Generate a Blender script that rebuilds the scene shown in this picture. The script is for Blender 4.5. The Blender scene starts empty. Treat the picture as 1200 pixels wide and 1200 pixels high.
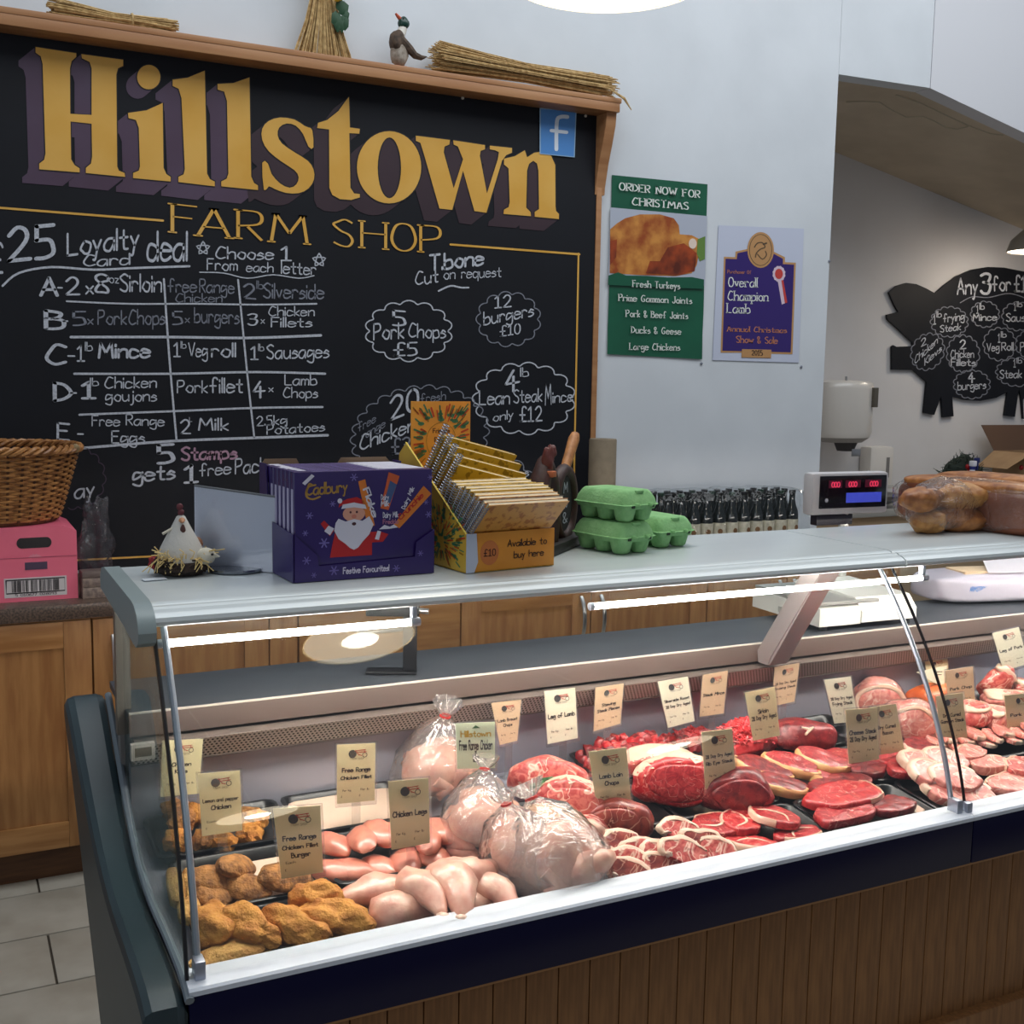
import bpy, bmesh, math, random
from math import pi, sin, cos, radians
from mathutils import Vector, Matrix, noise
from mathutils.geometry import tessellate_polygon
random.seed(7)
C = bpy.context.scene
# ------------------------------------------------------------------ camera
YAW, PITCH, ROLL, FPX, CAMH = radians(26.844), radians(6.680), radians(0.981), 1322.3, 1.637
cf = Vector((sin(YAW)*cos(PITCH), cos(YAW)*cos(PITCH), -sin(PITCH)))
r0 = Vector((cos(YAW), -sin(YAW), 0)); u0 = r0.cross(cf)
cr = cos(ROLL)*r0 + sin(ROLL)*u0; cu = -sin(ROLL)*r0 + cos(ROLL)*u0
cam = bpy.data.cameras.new('camera'); camo = bpy.data.objects.new('camera', cam); C.collection.objects.link(camo)
M = Matrix((cr, cu, -cf)).transposed().to_4x4(); M.translation = Vector((0, 0, CAMH)); camo.matrix_world = M
cam.sensor_width = 36; cam.lens = FPX/1200*36; cam.clip_start = 0.02; C.camera = camo
# ------------------------------------------------------------------ world, lights, exposure
C.view_settings.view_transform = 'Standard'; C.view_settings.look = 'None'
C.view_settings.exposure = -0.07; C.view_settings.gamma = 1.0; C.view_settings.use_curve_mapping = False
w = bpy.data.worlds.new('world'); C.world = w; w.use_nodes = True
w.node_tree.nodes['Background'].inputs[0].default_value = (0.74, 0.81, 0.93, 1)
w.node_tree.nodes['Background'].inputs[1].default_value = 0.22
def area(name, loc, target, sx, sy, power, col):
    l = bpy.data.lights.new(name, 'AREA'); l.shape = 'RECTANGLE'; l.size = sx; l.size_y = sy; l.energy = power; l.color = col
    o = bpy.data.objects.new(name, l); C.collection.objects.link(o); o.location = loc
    o.rotation_euler = (Vector(target)-Vector(loc)).to_track_quat('-Z', 'Y').to_euler(); return o
area('overhead_fill', (3.1, 2.5, 4.6), (3.1, 3.2, 0), 6.5, 2.0, 142, (0.93, 0.97, 1.0))  # large soft fill light added overhead, no roof opening there
area('left_fill', (-3.5, -0.5, 2.6), (1.8, 4.3, 1.6), 2.5, 2.0, 34, (0.86, 0.93, 1.0))  # unseen cool fill added from the left, no window built
# ------------------------------------------------------------------ rays on real planes
def ray(px, py): return cf + (px-600)/FPX*cr + (600-py)/FPX*cu
def onz(px, py, z): d = ray(px, py); return d*((z-CAMH)/d.z) + Vector((0, 0, CAMH))
def ony(px, py, y): d = ray(px, py); return d*(y/d.y) + Vector((0, 0, CAMH))
def onx(px, py, x): d = ray(px, py); return d*(x/d.x) + Vector((0, 0, CAMH))
DK0, DKS = 0.70, 0.11
def deckz(y): return DK0 + DKS*(y-1.65)
def ondeck(px, py, h=0.0):
    d = ray(px, py); t = (DK0+h-DKS*1.65-CAMH)/(d.z-DKS*d.y); return d*t + Vector((0, 0, CAMH))
TILT = math.atan(DKS)
# ------------------------------------------------------------------ materials
def mat(name, col, rough=.5, metal=0., col2=None, ns=20., bump=0., bs=None, sss=0., coat=0., emit=None, es=1., stretch=None, spec=.5, detail=4., ramp=(.35, .65), kind='noise'):
    m = bpy.data.materials.new(name); m.use_nodes = True; nt = m.node_tree; b = nt.nodes['Principled BSDF']
    I = b.inputs; I['Base Color'].default_value = (*col, 1); I['Roughness'].default_value = rough; I['Metallic'].default_value = metal
    I['Specular IOR Level'].default_value = spec
    if sss: I['Subsurface Weight'].default_value = sss; I['Subsurface Radius'].default_value = (.02, .006, .003); I['Subsurface Scale'].default_value = .5
    if coat: I['Coat Weight'].default_value = coat; I['Coat Roughness'].default_value = .12
    if emit: I['Emission Color'].default_value = (*emit, 1); I['Emission Strength'].default_value = es
    if col2 is not None or bump:
        tc = nt.nodes.new('ShaderNodeTexCoord'); mp = nt.nodes.new('ShaderNodeMapping'); nt.links.new(tc.outputs['Object'], mp.inputs[0])
        if stretch: mp.inputs['Scale'].default_value = stretch
    if col2 is not None:
        if kind == 'voronoi':
            n = nt.nodes.new('ShaderNodeTexVoronoi'); n.inputs['Scale'].default_value = ns; out = n.outputs['Distance']
        else:
            n = nt.nodes.new('ShaderNodeTexNoise'); n.inputs['Scale'].default_value = ns; n.inputs['Detail'].default_value = detail; out = n.outputs[0]
            if kind == 'marble': n.inputs['Distortion'].default_value = 1.6
        nt.links.new(mp.outputs[0], n.inputs['Vector'])
        r = nt.nodes.new('ShaderNodeValToRGB'); r.color_ramp.elements[0].position = ramp[0]; r.color_ramp.elements[1].position = ramp[1]
        r.color_ramp.elements[0].color = (*col, 1); r.color_ramp.elements[1].color = (*col2, 1)
        nt.links.new(out, r.inputs[0]); nt.links.new(r.outputs[0], I['Base Color'])
    if bump:
        n2 = nt.nodes.new('ShaderNodeTexNoise'); n2.inputs['Scale'].default_value = bs or ns*2; n2.inputs['Detail'].default_value = 3
        nt.links.new(mp.outputs[0], n2.inputs['Vector'])
        bp = nt.nodes.new('ShaderNodeBump'); bp.inputs['Strength'].default_value = bump; bp.inputs['Distance'].default_value = .004
        nt.links.new(n2.outputs[0], bp.inputs['Height']); nt.links.new(bp.outputs[0], I['Normal'])
    return m
def clear(name, tint=(1, 1, 1), haze=0.0, hazecol=(.9, .9, .9), rough=.02, bump=0., bs=60., ior=1.45, gain=1.0):
    m = bpy.data.materials.new(name); m.use_nodes = True; nt = m.node_tree; nt.nodes.clear(); N = nt.nodes.new; L = nt.links.new
    out = N('ShaderNodeOutputMaterial'); tr = N('ShaderNodeBsdfTransparent'); tr.inputs[0].default_value = (*tint, 1)
    gl = N('ShaderNodeBsdfGlossy'); gl.inputs['Roughness'].default_value = rough
    fr = N('ShaderNodeLayerWeight'); fr.inputs[0].default_value = .5; mx = N('ShaderNodeMixShader')
    pw = N('ShaderNodeMath'); pw.operation = 'POWER'; pw.inputs[1].default_value = 5; L(fr.outputs['Facing'], pw.inputs[0])
    f0 = ((ior-1)/(ior+1))**2
    mu = N('ShaderNodeMath'); mu.operation = 'MULTIPLY_ADD'; mu.inputs[1].default_value = gain*(1-f0); mu.inputs[2].default_value = gain*f0; mu.use_clamp = True
    L(pw.outputs[0], mu.inputs[0]); L(mu.outputs[0], mx.inputs[0]); L(gl.outputs[0], mx.inputs[2])
    if haze:
        df = N('ShaderNodeBsdfDiffuse'); df.inputs[0].default_value = (*hazecol, 1); tl = N('ShaderNodeBsdfTranslucent'); tl.inputs[0].default_value = (*hazecol, 1)
        a = N('ShaderNodeMixShader'); a.inputs[0].default_value = .5; L(df.outputs[0], a.inputs[1]); L(tl.outputs[0], a.inputs[2])
        h = N('ShaderNodeMixShader'); h.inputs[0].default_value = haze; L(tr.outputs[0], h.inputs[1]); L(a.outputs[0], h.inputs[2]); L(h.outputs[0], mx.inputs[1])
    else: L(tr.outputs[0], mx.inputs[1])
    if bump:
        tc = N('ShaderNodeTexCoord'); n = N('ShaderNodeTexNoise'); n.inputs['Scale'].default_value = bs; n.inputs['Detail'].default_value = 3; n.inputs['Distortion'].default_value = 1.2
        L(tc.outputs['Object'], n.inputs['Vector']); bp = N('ShaderNodeBump'); bp.inputs['Strength'].default_value = bump; bp.inputs['Distance'].default_value = .01
        L(n.outputs[0], bp.inputs['Height']); L(bp.outputs[0], gl.inputs['Normal']); L(bp.outputs[0], fr.inputs['Normal'])
    L(mx.outputs[0], out.inputs[0]); return m
_mc = {}
def solid(col, rough=.6, **k):
    key = (tuple(round(c, 3) for c in col), rough, tuple(sorted(k.items())))
    if key not in _mc: _mc[key] = mat('paint_%d' % len(_mc), col, rough, **k)
    return _mc[key]
def srgb(r, g, b): return tuple(((c/255)/12.92 if c/255 <= .04045 else ((c/255+.055)/1.055)**2.4) for c in (r, g, b))
# ------------------------------------------------------------------ mesh builder
class MB:
    def __init__(s): s.v = []; s.f = []; s.mi = []; s.cm = 0
    def add(s, vs, fs):
        o = len(s.v); s.v += [Vector(p) for p in vs]; s.f += [tuple(o+i for i in f) for f in fs]; s.mi += [s.cm]*len(fs); return s
    def box(s, a, b, ch=0.):
        x0, y0, z0 = a; x1, y1, z1 = b
        if ch:
            c = min(ch, abs(x1-x0)/2.01, abs(y1-y0)/2.01, abs(z1-z0)/2.01)
            bm = bmesh.new(); bmesh.ops.create_cube(bm, size=1)
            for v in bm.verts: v.co = Vector(((x0+x1)/2+v.co.x*(x1-x0), (y0+y1)/2+v.co.y*(y1-y0), (z0+z1)/2+v.co.z*(z1-z0)))
            bmesh.ops.bevel(bm, geom=bm.edges[:], offset=c, segments=2, affect='EDGES', profile=.6)
            s.bm(bm); return s
        v = [(x0,y0,z0),(x1,y0,z0),(x1,y1,z0),(x0,y1,z0),(x0,y0,z1),(x1,y0,z1),(x1,y1,z1),(x0,y1,z1)]
        return s.add(v, [(0,3,2,1),(4,5,6,7),(0,1,5,4),(1,2,6,5),(2,3,7,6),(3,0,4,7)])
    def bm(s, bm):
        bm.verts.index_update(); s.add([v.co.copy() for v in bm.verts], [tuple(v.index for v in f.verts) for f in bm.faces]); bm.free(); return s
    def tube(s, path, r, n=8, cap=True, up=None, flat=1.):
        P = [Vector(p) for p in path]; R = r if isinstance(r, (list, tuple)) else [r]*len(P); rings = []
        u = None
        for i, p in enumerate(P):
            t = (P[min(i+1, len(P)-1)]-P[max(i-1, 0)])
            t = t.normalized() if t.length > 1e-9 else Vector((0, 0, 1))
            if u is None:
                a = Vector(up) if up else (Vector((0, 0, 1)) if abs(t.z) < .9 else Vector((1, 0, 0)))
                u = (a - t*a.dot(t)).normalized()
            else: u = (u - t*u.dot(t)).normalized()
            w = t.cross(u); rings.append([p+(u*cos(2*pi*k/n)*flat+w*sin(2*pi*k/n))*R[i] for k in range(n)])
        return s.rings(rings, cap)
    def rings(s, rings, cap=True, close=True):
        n = len(rings[0]); vs = [p for r in rings for p in r]; fs = []
        for i in range(len(rings)-1):
            for k in range(n if close else n-1):
                a, b = i*n+k, i*n+(k+1) % n; fs.append((a, b, b+n, a+n))
        if cap: fs.append(tuple(range(n-1, -1, -1))); fs.append(tuple((len(rings)-1)*n+k for k in range(n)))
        return s.add(vs, fs)
    def lathe(s, prof, n=24, cx=0, cy=0, cap=True, ax=None):
        return s.rings([[Vector((cx+r*cos(2*pi*k/n), cy+r*sin(2*pi*k/n), z)) for k in range(n)] for r, z in prof], cap)
    def cyl(s, a, b, r, n=16): return s.tube([a, b], r, n)
    def prism(s, poly, axis, a, b):
        # poly in the two other axes, in order (y,z) for x, (x,z) for y, (x,y) for z
        def mk(p, t): return Vector((t, p[0], p[1])) if axis == 'x' else (Vector((p[0], t, p[1])) if axis == 'y' else Vector((p[0], p[1], t)))
        n = len(poly); tri = tessellate_polygon([[Vector((p[0], p[1], 0)) for p in poly]])
        vs = [mk(p, a) for p in poly]+[mk(p, b) for p in poly]
        fs = [tuple(t) for t in tri]+[tuple(n+i for i in t[::-1]) for t in tri]+[(i, (i+1) % n, n+(i+1) % n, n+i) for i in range(n)]
        return s.add(vs, fs)
    def lump(s, sx, sy, sz, amp=.1, fr=3., seed=0, sub=3, c=(0, 0, 0), flatb=0., pw=1., fine=0.):
        bm = bmesh.new(); bmesh.ops.create_icosphere(bm, subdivisions=sub, radius=1)
        o = Vector((seed*7.13, seed*3.7, -seed*1.9))
        for v in bm.verts:
            p = v.co.copy(); d = 1+amp*noise.noise(p*fr*.5+o)*2 + amp*.5*noise.noise(p*fr+o)*2
            if fine: d += fine*noise.noise(p*fr*5+o)*2
            if pw != 1: p = Vector([math.copysign(abs(q)**pw, q) for q in p])
            p = p*d
            if flatb and p.z < -flatb: p.z = -flatb - (abs(p.z)-flatb)*.1
            v.co = Vector((p.x*sx+c[0], p.y*sy+c[1], p.z*sz+c[2]))
        return s.bm(bm)
    def xf(s, m, start=0):
        for i in range(start, len(s.v)): s.v[i] = m @ s.v[i]
        return s
    def poly3(s, pts, holes=()):
        L = [[Vector(p) for p in pts]]+[[Vector(p) for p in h] for h in holes]
        tri = tessellate_polygon(L); flat = [p for l in L for p in l]
        return s.add(flat, [tuple(t) for t in tri])
    def mesh(s, name, mats, smooth=True):
        me = bpy.data.meshes.new(name); me.from_pydata([tuple(v) for v in s.v], [], s.f)
        mats = mats if isinstance(mats, (list, tuple)) else [mats]
        for m in mats: me.materials.append(m)
        if len(mats) > 1: me.polygons.foreach_set('material_index', s.mi)
        if smooth:
            me.polygons.foreach_set('use_smooth', [True]*len(me.polygons))
            try: me.set_sharp_from_angle(angle=radians(smooth if smooth is not True else 40))
            except Exception: pass
        me.validate(); me.update(); return me
def link(o): C.collection.objects.link(o); return o
def thing(name, label, cat, loc=(0, 0, 0), rot=(0, 0, 0), group=None, kind=None):
    o = link(bpy.data.objects.new(name, None)); o.location = loc; o.rotation_euler = rot; o.empty_display_size = .05
    if label: o['label'] = label
    if cat: o['category'] = cat
    if group: o['group'] = group
    if kind: o['kind'] = kind
    return o
def part(root, name, mb, m, smooth=True, label=None, kind=None, world=False):
    if world:
        R = root
        mw = Matrix.Identity(4)
        while R: mw = Matrix.LocRotScale(R.location, R.rotation_euler, R.scale) @ mw; R = R.parent
        mb.xf(mw.inverted())
    o = link(bpy.data.objects.new(name, mb.mesh(name, m, smooth) if isinstance(mb, MB) else mb)); o.parent = root
    if label: o['label'] = label
    if kind: o['kind'] = kind
    return o
def single(name, mb, m, label, cat, loc=(0, 0, 0), rot=(0, 0, 0), group=None, smooth=True, kind=None):
    o = link(bpy.data.objects.new(name, mb.mesh(name, m, smooth) if isinstance(mb, MB) else mb)); o.location = loc; o.rotation_euler = rot
    o['label'] = label; o['category'] = cat
    if group: o['group'] = group
    if kind: o['kind'] = kind
    return o
def struct(name, mb, m, smooth=False, label=None, cat=None):
    o = link(bpy.data.objects.new(name, mb.mesh(name, m, smooth))); o['kind'] = 'structure'
    if label: o['label'] = label
    if cat: o['category'] = cat
    return o
def copy_thing(r, loc=None, rot=None, label=None):
    c = link(r.copy())
    if loc is not None: c.location = loc
    if rot is not None: c.rotation_euler = rot
    if label: c['label'] = label
    for ch in list(r.children):
        d = link(ch.copy()); d.parent = c
        for g in list(ch.children): e = link(g.copy()); e.parent = d
    return c
# ------------------------------------------------------------------ stroke lettering (x digit, y digit with baseline 3, x height 8, cap 12=c)
G = {'a':'58 28 06 04 13 33 56;58 53','b':'0c 03;07 28 48 56 54 33 13 04','c':'57 38 18 06 04 13 33 54','d':'57 38 18 06 04 13 33 55;5c 53',
'e':'06 56 57 38 18 06 04 13 33 54','f':'5b 4c 2b 23;07 47','g':'57 38 18 06 04 14 35 57;58 52 40 20 01','h':'0c 03;06 28 48 57 53','i':'08 03;0a 0b',
'j':'28 22 10 00;2a 2b','k':'0c 03;48 05;15 43','l':'0c 03','m':'08 03;06 18 28 37 33;36 48 58 67 63','n':'08 03;06 28 48 57 53','o':'28 17 05 14 23 43 55 57 38 28',
'p':'08 00;07 28 48 56 54 33 13 05','q':'57 38 18 06 04 13 33 55;58 50','r':'08 03;06 18 38 47','s':'47 28 17 06 26 45 44 23 03','t':'2b 24 33 43;08 48',
'u':'08 05 13 33 55;58 53','v':'08 23;23 48','w':'08 13;13 37;37 53;53 78','x':'08 43;48 03','y':'08 24;48 24 10 00','z':'08 48;48 03;03 43',
'A':'03 3c;3c 63;16 56','B':'0c 03;0c 4b 49 28 08;28 57 54 33 03','C':'6b 3c 19 06 14 33 64','D':'0c 03;0c 3b 58 56 34 03','E':'0c 03;0c 5c;08 48;03 53',
'F':'0c 03;0c 5c;08 48','G':'6b 3c 1a 07 14 33 54 57;57 37','H':'0c 03;6c 63;08 68','I':'0c 03','J':'4c 45 33 13 05','K':'0c 03;5c 07;17 53','L':'0c 03;03 53',
'M':'03 1c;1c 46;46 7c;7c 83','N':'03 0c;0c 53;53 5c','O':'3c 1b 07 14 33 54 67 5b 3c','P':'0c 03;0c 4c 5a 48 07','R':'0c 03;0c 4c 5a 48 07;27 53',
'S':'5b 3c 1b 0a 28 47 55 43 23 04','T':'0c 6c;3c 33','U':'0c 06 14 33 54 66 6c','V':'0c 33;33 6c','W':'0c 23;23 4a;4a 63;63 8c','Y':'0c 38;6c 38;38 33',
'0':'2c 0a 05 23 45 4a 2c','1':'0a 2c;2c 23;03 43','2':'0a 2c 4b 48 03;03 53','3':'0b 2c 4b 38 18;28 47 45 33 13 04','4':'3c 06;06 56;39 32','5':'4c 0c;0c 08;08 38 46 44 23 03',
'6':'4c 1a 05 13 33 45 47 28 06','7':'0c 4c;4c 13','8':'4b 2c 0b 09 27 45 43 23 03 05 28 49 4b','9':'48 28 0a 1c 3c 4a 48 33','£':'5b 4c 2b 24 13 03;03 53;07 47','-':'07 37','.':'03 04',
'&':'53 09 1c 3b 28 05 13 33 56','!':'0c 06;03 04','/':'03 4c','%':'03 5c;0b 1c;43 54','\'':'0c 0a','@':'67 48 26 35 57;67 64 85 8a 4c 1a 05 23 53','I_':''}
def glyph_w(ch):
    if ch == ' ': return 3.6
    g = G.get(ch); return (max(int(p[0]) for st in g.split(';') for p in st.split()) if g else 4)
def crom(P, k=4):
    if len(P) < 3: return P
    out = []; closed = P[0] == P[-1]
    for i in range(len(P)-1):
        p0 = P[i-1] if i > 0 else (P[-2] if closed else P[0]); p3 = P[i+2] if i+2 < len(P) else (P[1] if closed else P[-1]); p1, p2 = P[i], P[i+1]
        for j in range(k):
            t = j/k; out.append(tuple(.5*((2*p1[a])+(-p0[a]+p2[a])*t+(2*p0[a]-5*p1[a]+4*p2[a]-p3[a])*t*t+(-p0[a]+3*p1[a]-3*p2[a]+p3[a])*t**3) for a in (0, 1)))
    out.append(P[-1]); return out
def ribbon(mb, pts, wd, mp, mod=0.):
    # pts 2d in local units, wd width in local units, mp maps (u,v)->3d
    n = len(pts)
    if n < 2: return
    L = []; Rr = []
    for i in range(n):
        a = pts[max(i-1, 0)]; b = pts[min(i+1, n-1)]; dx, dy = b[0]-a[0], b[1]-a[1]; l = math.hypot(dx, dy) or 1; dx /= l; dy /= l
        ww = wd/2*(1-mod+mod*abs(dy))
        L.append((pts[i][0]-dy*ww, pts[i][1]+dx*ww)); Rr.append((pts[i][0]+dy*ww, pts[i][1]-dx*ww))
    o = [mp(*p) for p in L]+[mp(*p) for p in Rr]
    mb.add(o, [(i, i+1, n+i+1, n+i) for i in range(n-1)])
    if not mod:
        for e, q in ((0, 1), (n-1, n-2)):
            c = pts[e]; an = math.atan2(c[1]-pts[q][1], c[0]-pts[q][0])
            arc = [(c[0]+cos(an+t)*wd/2, c[1]+sin(an+t)*wd/2) for t in (-pi/2, -pi/4, 0, pi/4, pi/2)]
            mb.add([mp(*p) for p in arc], [(0, 1, 2, 3, 4)])
def text_w(s, sp=1.6): return sum(glyph_w(c)+sp for c in s)-sp
def write(mb, s, mp, wd=.9, sp=1.6, mod=0., serif=0., jig=0.):
    """lettering in glyph units; mp(u,v): u 0..text_w, v: 0 = baseline, 9 = cap height"""
    x = 0.
    for ch in s:
        g = G.get(ch)
        if g:
            j = [random.uniform(-jig, jig) for _ in range(3)]
            for st in g.split(';'):
                P = [(x+int(p[0])+j[0]*.4, int(p[1], 16)-3+j[1]*.6) for p in st.split()]
                if jig: P = [(a+random.uniform(-jig, jig)*.25, b+random.uniform(-jig, jig)*.25) for a, b in P] if P[0] != P[-1] else P
                ribbon(mb, crom(P), wd, mp, mod)
                if serif:
                    for e, q in ((0, 1), (-1, -2)):
                        if abs(P[e][0]-P[q][0]) <= abs(P[e][1]-P[q][1])*.7 and P[e][1] in (0, 5, 9, -3):
                            ribbon(mb, [(P[e][0]-serif, P[e][1]), (P[e][0]+serif, P[e][1])], wd*.65, mp)
        x += glyph_w(ch)+sp
def plane_text(mb, s, p0, p1, hpx, plane, wd=.9, lift=0., **k):
    """text whose baseline runs between two image positions lying on a real plane; plane(px,py)->3d"""
    W = text_w(s, k.get('sp', 1.6)); A = plane(*p0); B = plane(*p1); T = plane(p0[0], p0[1]-hpx); U = (B-A)/W; V = (T-A)/9
    nn = U.cross(V).normalized()*-1 if lift else Vector((0, 0, 0))
    if lift and nn.y > 0: nn = -nn
    write(mb, s, lambda u, v: A+U*u+V*v+nn*lift, wd=wd, **k)
def flat_text(mb, s, cx, cz, h, width=None, y=0., align='c', **k):
    """text on a local XZ plane facing -Y"""
    W = text_w(s, k.get('sp', 1.6)); sc = h/9; sx = sc if width is None else width/W
    x0 = cx-W*sx/2 if align == 'c' else cx
    write(mb, s, lambda u, v: Vector((x0+u*sx, y, cz+v*sc)), **k)
# ================================================================== THE SETTING
WY = 4.36; CY = 3.76
white_wall = mat('painted wall', srgb(206, 211, 216), .55, col2=srgb(213, 218, 223), ns=3, bump=.05, bs=60)
alc_wall = mat('alcove paint', srgb(214, 212, 212), .6, col2=srgb(208, 205, 204), ns=2)
struct('wall_back', MB().box((-3, WY, 0), (3.935, WY+.1, 4.6)), white_wall)
hd = MB().prism([(3.937, 3.131), (4.541, 3.144), (4.541, 4.6), (3.937, 4.6)], 'y', WY, WY+.1)
struct('wall_header', hd, white_wall)
struct('wall_header', MB().prism([(4.547, 3.143), (9, 2.25), (9, 4.6), (4.547, 4.6)], 'y', WY+.001, WY+.1), mat('header paint', srgb(212, 213, 218), .55))
struct('trim_1', MB().box((4.5405, WY+.02, 3.16), (4.5475, WY+.05, 4.6)), solid(srgb(150, 152, 158)))
struct('wall_alcove_side', MB().box((3.86, WY+.1, 0), (3.935, 5.6, 3.2)), alc_wall)
struct('wall_alcove', MB().box((3.86, 5.5, 0), (9.2, 5.6, 3.4)), alc_wall)
struct('ceiling', MB().prism([(3.9, 3.15), (4.543, 3.146), (9, 2.26), (9, 2.34), (4.543, 3.22), (3.9, 3.22)], 'y', WY+.1, 5.5), mat('ceiling board', srgb(206, 190, 166), .7, col2=srgb(190, 174, 150), ns=3, bump=.1))
wire = MB()
for pts in ([(992, 112), (1010, 114), (1030, 119), (1046, 129), (1062, 137), (1082, 136), (1096, 142), (1108, 149), (1122, 151), (1138, 147)], [(1050, 109), (1080, 121), (1105, 133), (1135, 147), (1160, 156), (1176, 158)]):
    P = [];
    for q in pts:
        d = ray(*q); x_, z0 = None, None
        # hits the sloping ceiling plane z = 3.146 - .1988 (x - 4.543)
        t = (3.146+.1988*4.543-CAMH)/(d.z+.1988*d.x); p = d*t+Vector((0, 0, CAMH)); p.z = 3.144-.1988*max(p.x-4.543, 0); P.append(p)
    wire.tube(P, .004, 5)
single('ceiling_cable', wire, solid(srgb(190, 178, 155)), 'pale thin cables running across the shaded sloping ceiling of the alcove', 'cable')
# floor of tiles
fl = struct('floor', MB().box((-3, -2.5, -.06), (9.2, 5.6, -.006)), mat('dark grout', srgb(70, 62, 52), .9))
tile_m = mat('cream stone tile', srgb(168, 162, 150), .4, col2=srgb(150, 143, 130), ns=6, bump=.05, bs=30)
tm = MB().box((0, 0, -.012), (.594, .294, 0), .003).mesh('tile', tile_m)
for r in range(-8, 9):
    for c in range(-3, 10):
        y = 2.806+.3*r; x = .222-.6+.6*c+(.3 if r % 2 == 0 else 0)
        if y+.3 > 5.5 or (y > 3.75): continue
        t = part(fl, 'tile', tm, None); t.location = (x+.003, y+.003, 0)
# ------------------------------------------------------------------ base cabinets along the back wall
oak = mat('oak door', srgb(166, 118, 68), .42, col2=srgb(142, 94, 50), ns=5, stretch=(9, 9, .9), detail=6, coat=.15)
oak2 = mat('oak rail', srgb(172, 124, 74), .42, col2=srgb(148, 100, 54), ns=5, stretch=(.9, 9, 9), detail=6, coat=.15)
plinth_m = mat('dark plinth', srgb(96, 62, 34), .6, col2=srgb(78, 48, 26), ns=8, stretch=(1, 8, 8))
granite = mat('speckled granite laminate', srgb(104, 86, 74), .3, col2=srgb(58, 48, 44), ns=150, detail=8, ramp=(.4, .62))
steel = mat('brushed steel', srgb(190, 190, 190), .3, metal=1.)
def px2x(px, py): return ony(px, py, CY).x
seams = [-1.6, -.9, -.25, px2x(108, 760), px2x(315, 750), px2x(349, 745), px2x(539, 745), px2x(691, 725), px2x(827, 712)]
seams += [seams[-1]+.42, 3.9]
def shaker(root, x0, x1, z0, z1, hx=None, name='door', rail=.075, hz=None):
    d = part(root, name, MB().box((x0+.003, CY, z0), (x1-.003, CY+.012, z1)), oak, world=True)
    f = MB()
    part(d, 'stile', MB().box((x0+.003, CY-.008, z0), (x0+rail, CY, z1), .002), oak, world=True)
    part(d, 'stile', MB().box((x1-rail, CY-.008, z0), (x1-.003, CY, z1), .002), oak, world=True)
    part(d, 'rail', MB().box((x0+rail, CY-.008, z1-rail), (x1-rail, CY, z1), .002), oak2, world=True)
    part(d, 'rail', MB().box((x0+rail, CY-.008, z0), (x1-rail, CY, z0+rail), .002), oak2, world=True)
    if hx is not None:
        hz = hz or (.62, .80); n = 8
        P = [(hx, CY-.008, hz[0])]+[(hx, CY-.008-.032*sin(pi*k/n)**.6, hz[0]+(hz[1]-hz[0])*k/n) for k in range(1, n)]+[(hx, CY-.008, hz[1])]
        part(d, 'handle', MB().tube(P, .0085, 8, flat=.6), steel, world=True)
    return d
cabl = ['oak base cabinet at the far left out of which only a corner shows', 'oak base cabinet at far left of the counter run', 'oak cabinet with wide framed door below the pink box',
 'oak cabinet with tall plain door directly behind the left end of the display case', 'narrow oak filler unit behind the display case left side', 'oak drawer unit behind the lit front glass',
 'oak cabinet whose handle is on its right, behind the middle of the glass', 'oak cabinet whose handle is on its left, just left of the white scale', 'oak cabinet partly hidden behind the white scale', 'oak end cabinet at the right of the back run']
for i in range(len(seams)-1):
    a, b = seams[i], seams[i+1]; cx = (a+b)/2
    r = thing('base_cabinet', cabl[i], 'cabinet', (cx, CY+.3, 0), group='oak cabinets along the back wall')
    part(r, 'carcass', MB().box((a, CY+.012, .11), (b, WY-.004, .86)), oak, world=True)
    part(r, 'plinth', MB().box((a, CY+.05, 0), (b, CY+.07, .11)), plinth_m, world=True)
    if i == 5:
        for z0, z1 in ((.115, .38), (.385, .62), (.625, .855)):
            d = part(r, 'drawer', MB().box((a+.003, CY-.008, z0), (b-.003, CY+.012, z1), .003), oak2, world=True)
            part(d, 'handle', MB().tube([(cx-.09, CY-.008, (z0+z1)/2), (cx-.06, CY-.035, (z0+z1)/2), (cx+.06, CY-.035, (z0+z1)/2), (cx+.09, CY-.008, (z0+z1)/2)], .008, 8), steel, world=True)
    elif i == 4: part(r, 'door', MB().box((a+.003, CY-.004, .115), (b-.003, CY+.012, .855), .003), oak, world=True)
    else:
        hx = {2: None, 3: a+.065, 6: b-.045, 7: a+.045, 8: b-.04, 9: a+.04}.get(i, a+.05)
        shaker(r, a, b, .115, .855, hx, rail=.085)
wt = single('worktop', MB().box((-1.6, CY-.02, .862), (3.93, WY-.034, .912), .008), granite, 'brown speckled granite-look worktop along the back wall', 'worktop')
# alcove counter with sink
ac = thing('alcove_counter', 'pale counter with a round steel sink inside the alcove', 'counter', (5.4, 5.2, 0))
part(ac, 'carcass', MB().box((4.0, 4.95, 0), (7.5, 5.495, .87)), solid(srgb(176, 150, 118)), world=True)
part(ac, 'top', MB().box((3.98, 4.92, .87), (7.5, 5.495, .91), .006), solid(srgb(150, 148, 142), .3), world=True)
sp = ony(1015, 603, 5.15)
part(ac, 'sink_bowl', MB().lathe([(.0, .90), (.12, .905), (.17, .93), (.20, .965), (.21, .965), (.2, .94), (.14, .91)], 28, cap=False).xf(Matrix.Translation((sp.x, 5.15, .02))), steel, world=True)
part(ac, 'tap', MB().tube([(sp.x+.17, 5.34, .9), (sp.x+.17, 5.34, 1.03), (sp.x+.14, 5.30, 1.05), (sp.x+.05, 5.22, 1.01)], .013, 8).cyl((sp.x+.17, 5.34, 1.03), (sp.x+.2, 5.36, 1.10), .012), steel, world=True)
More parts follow.
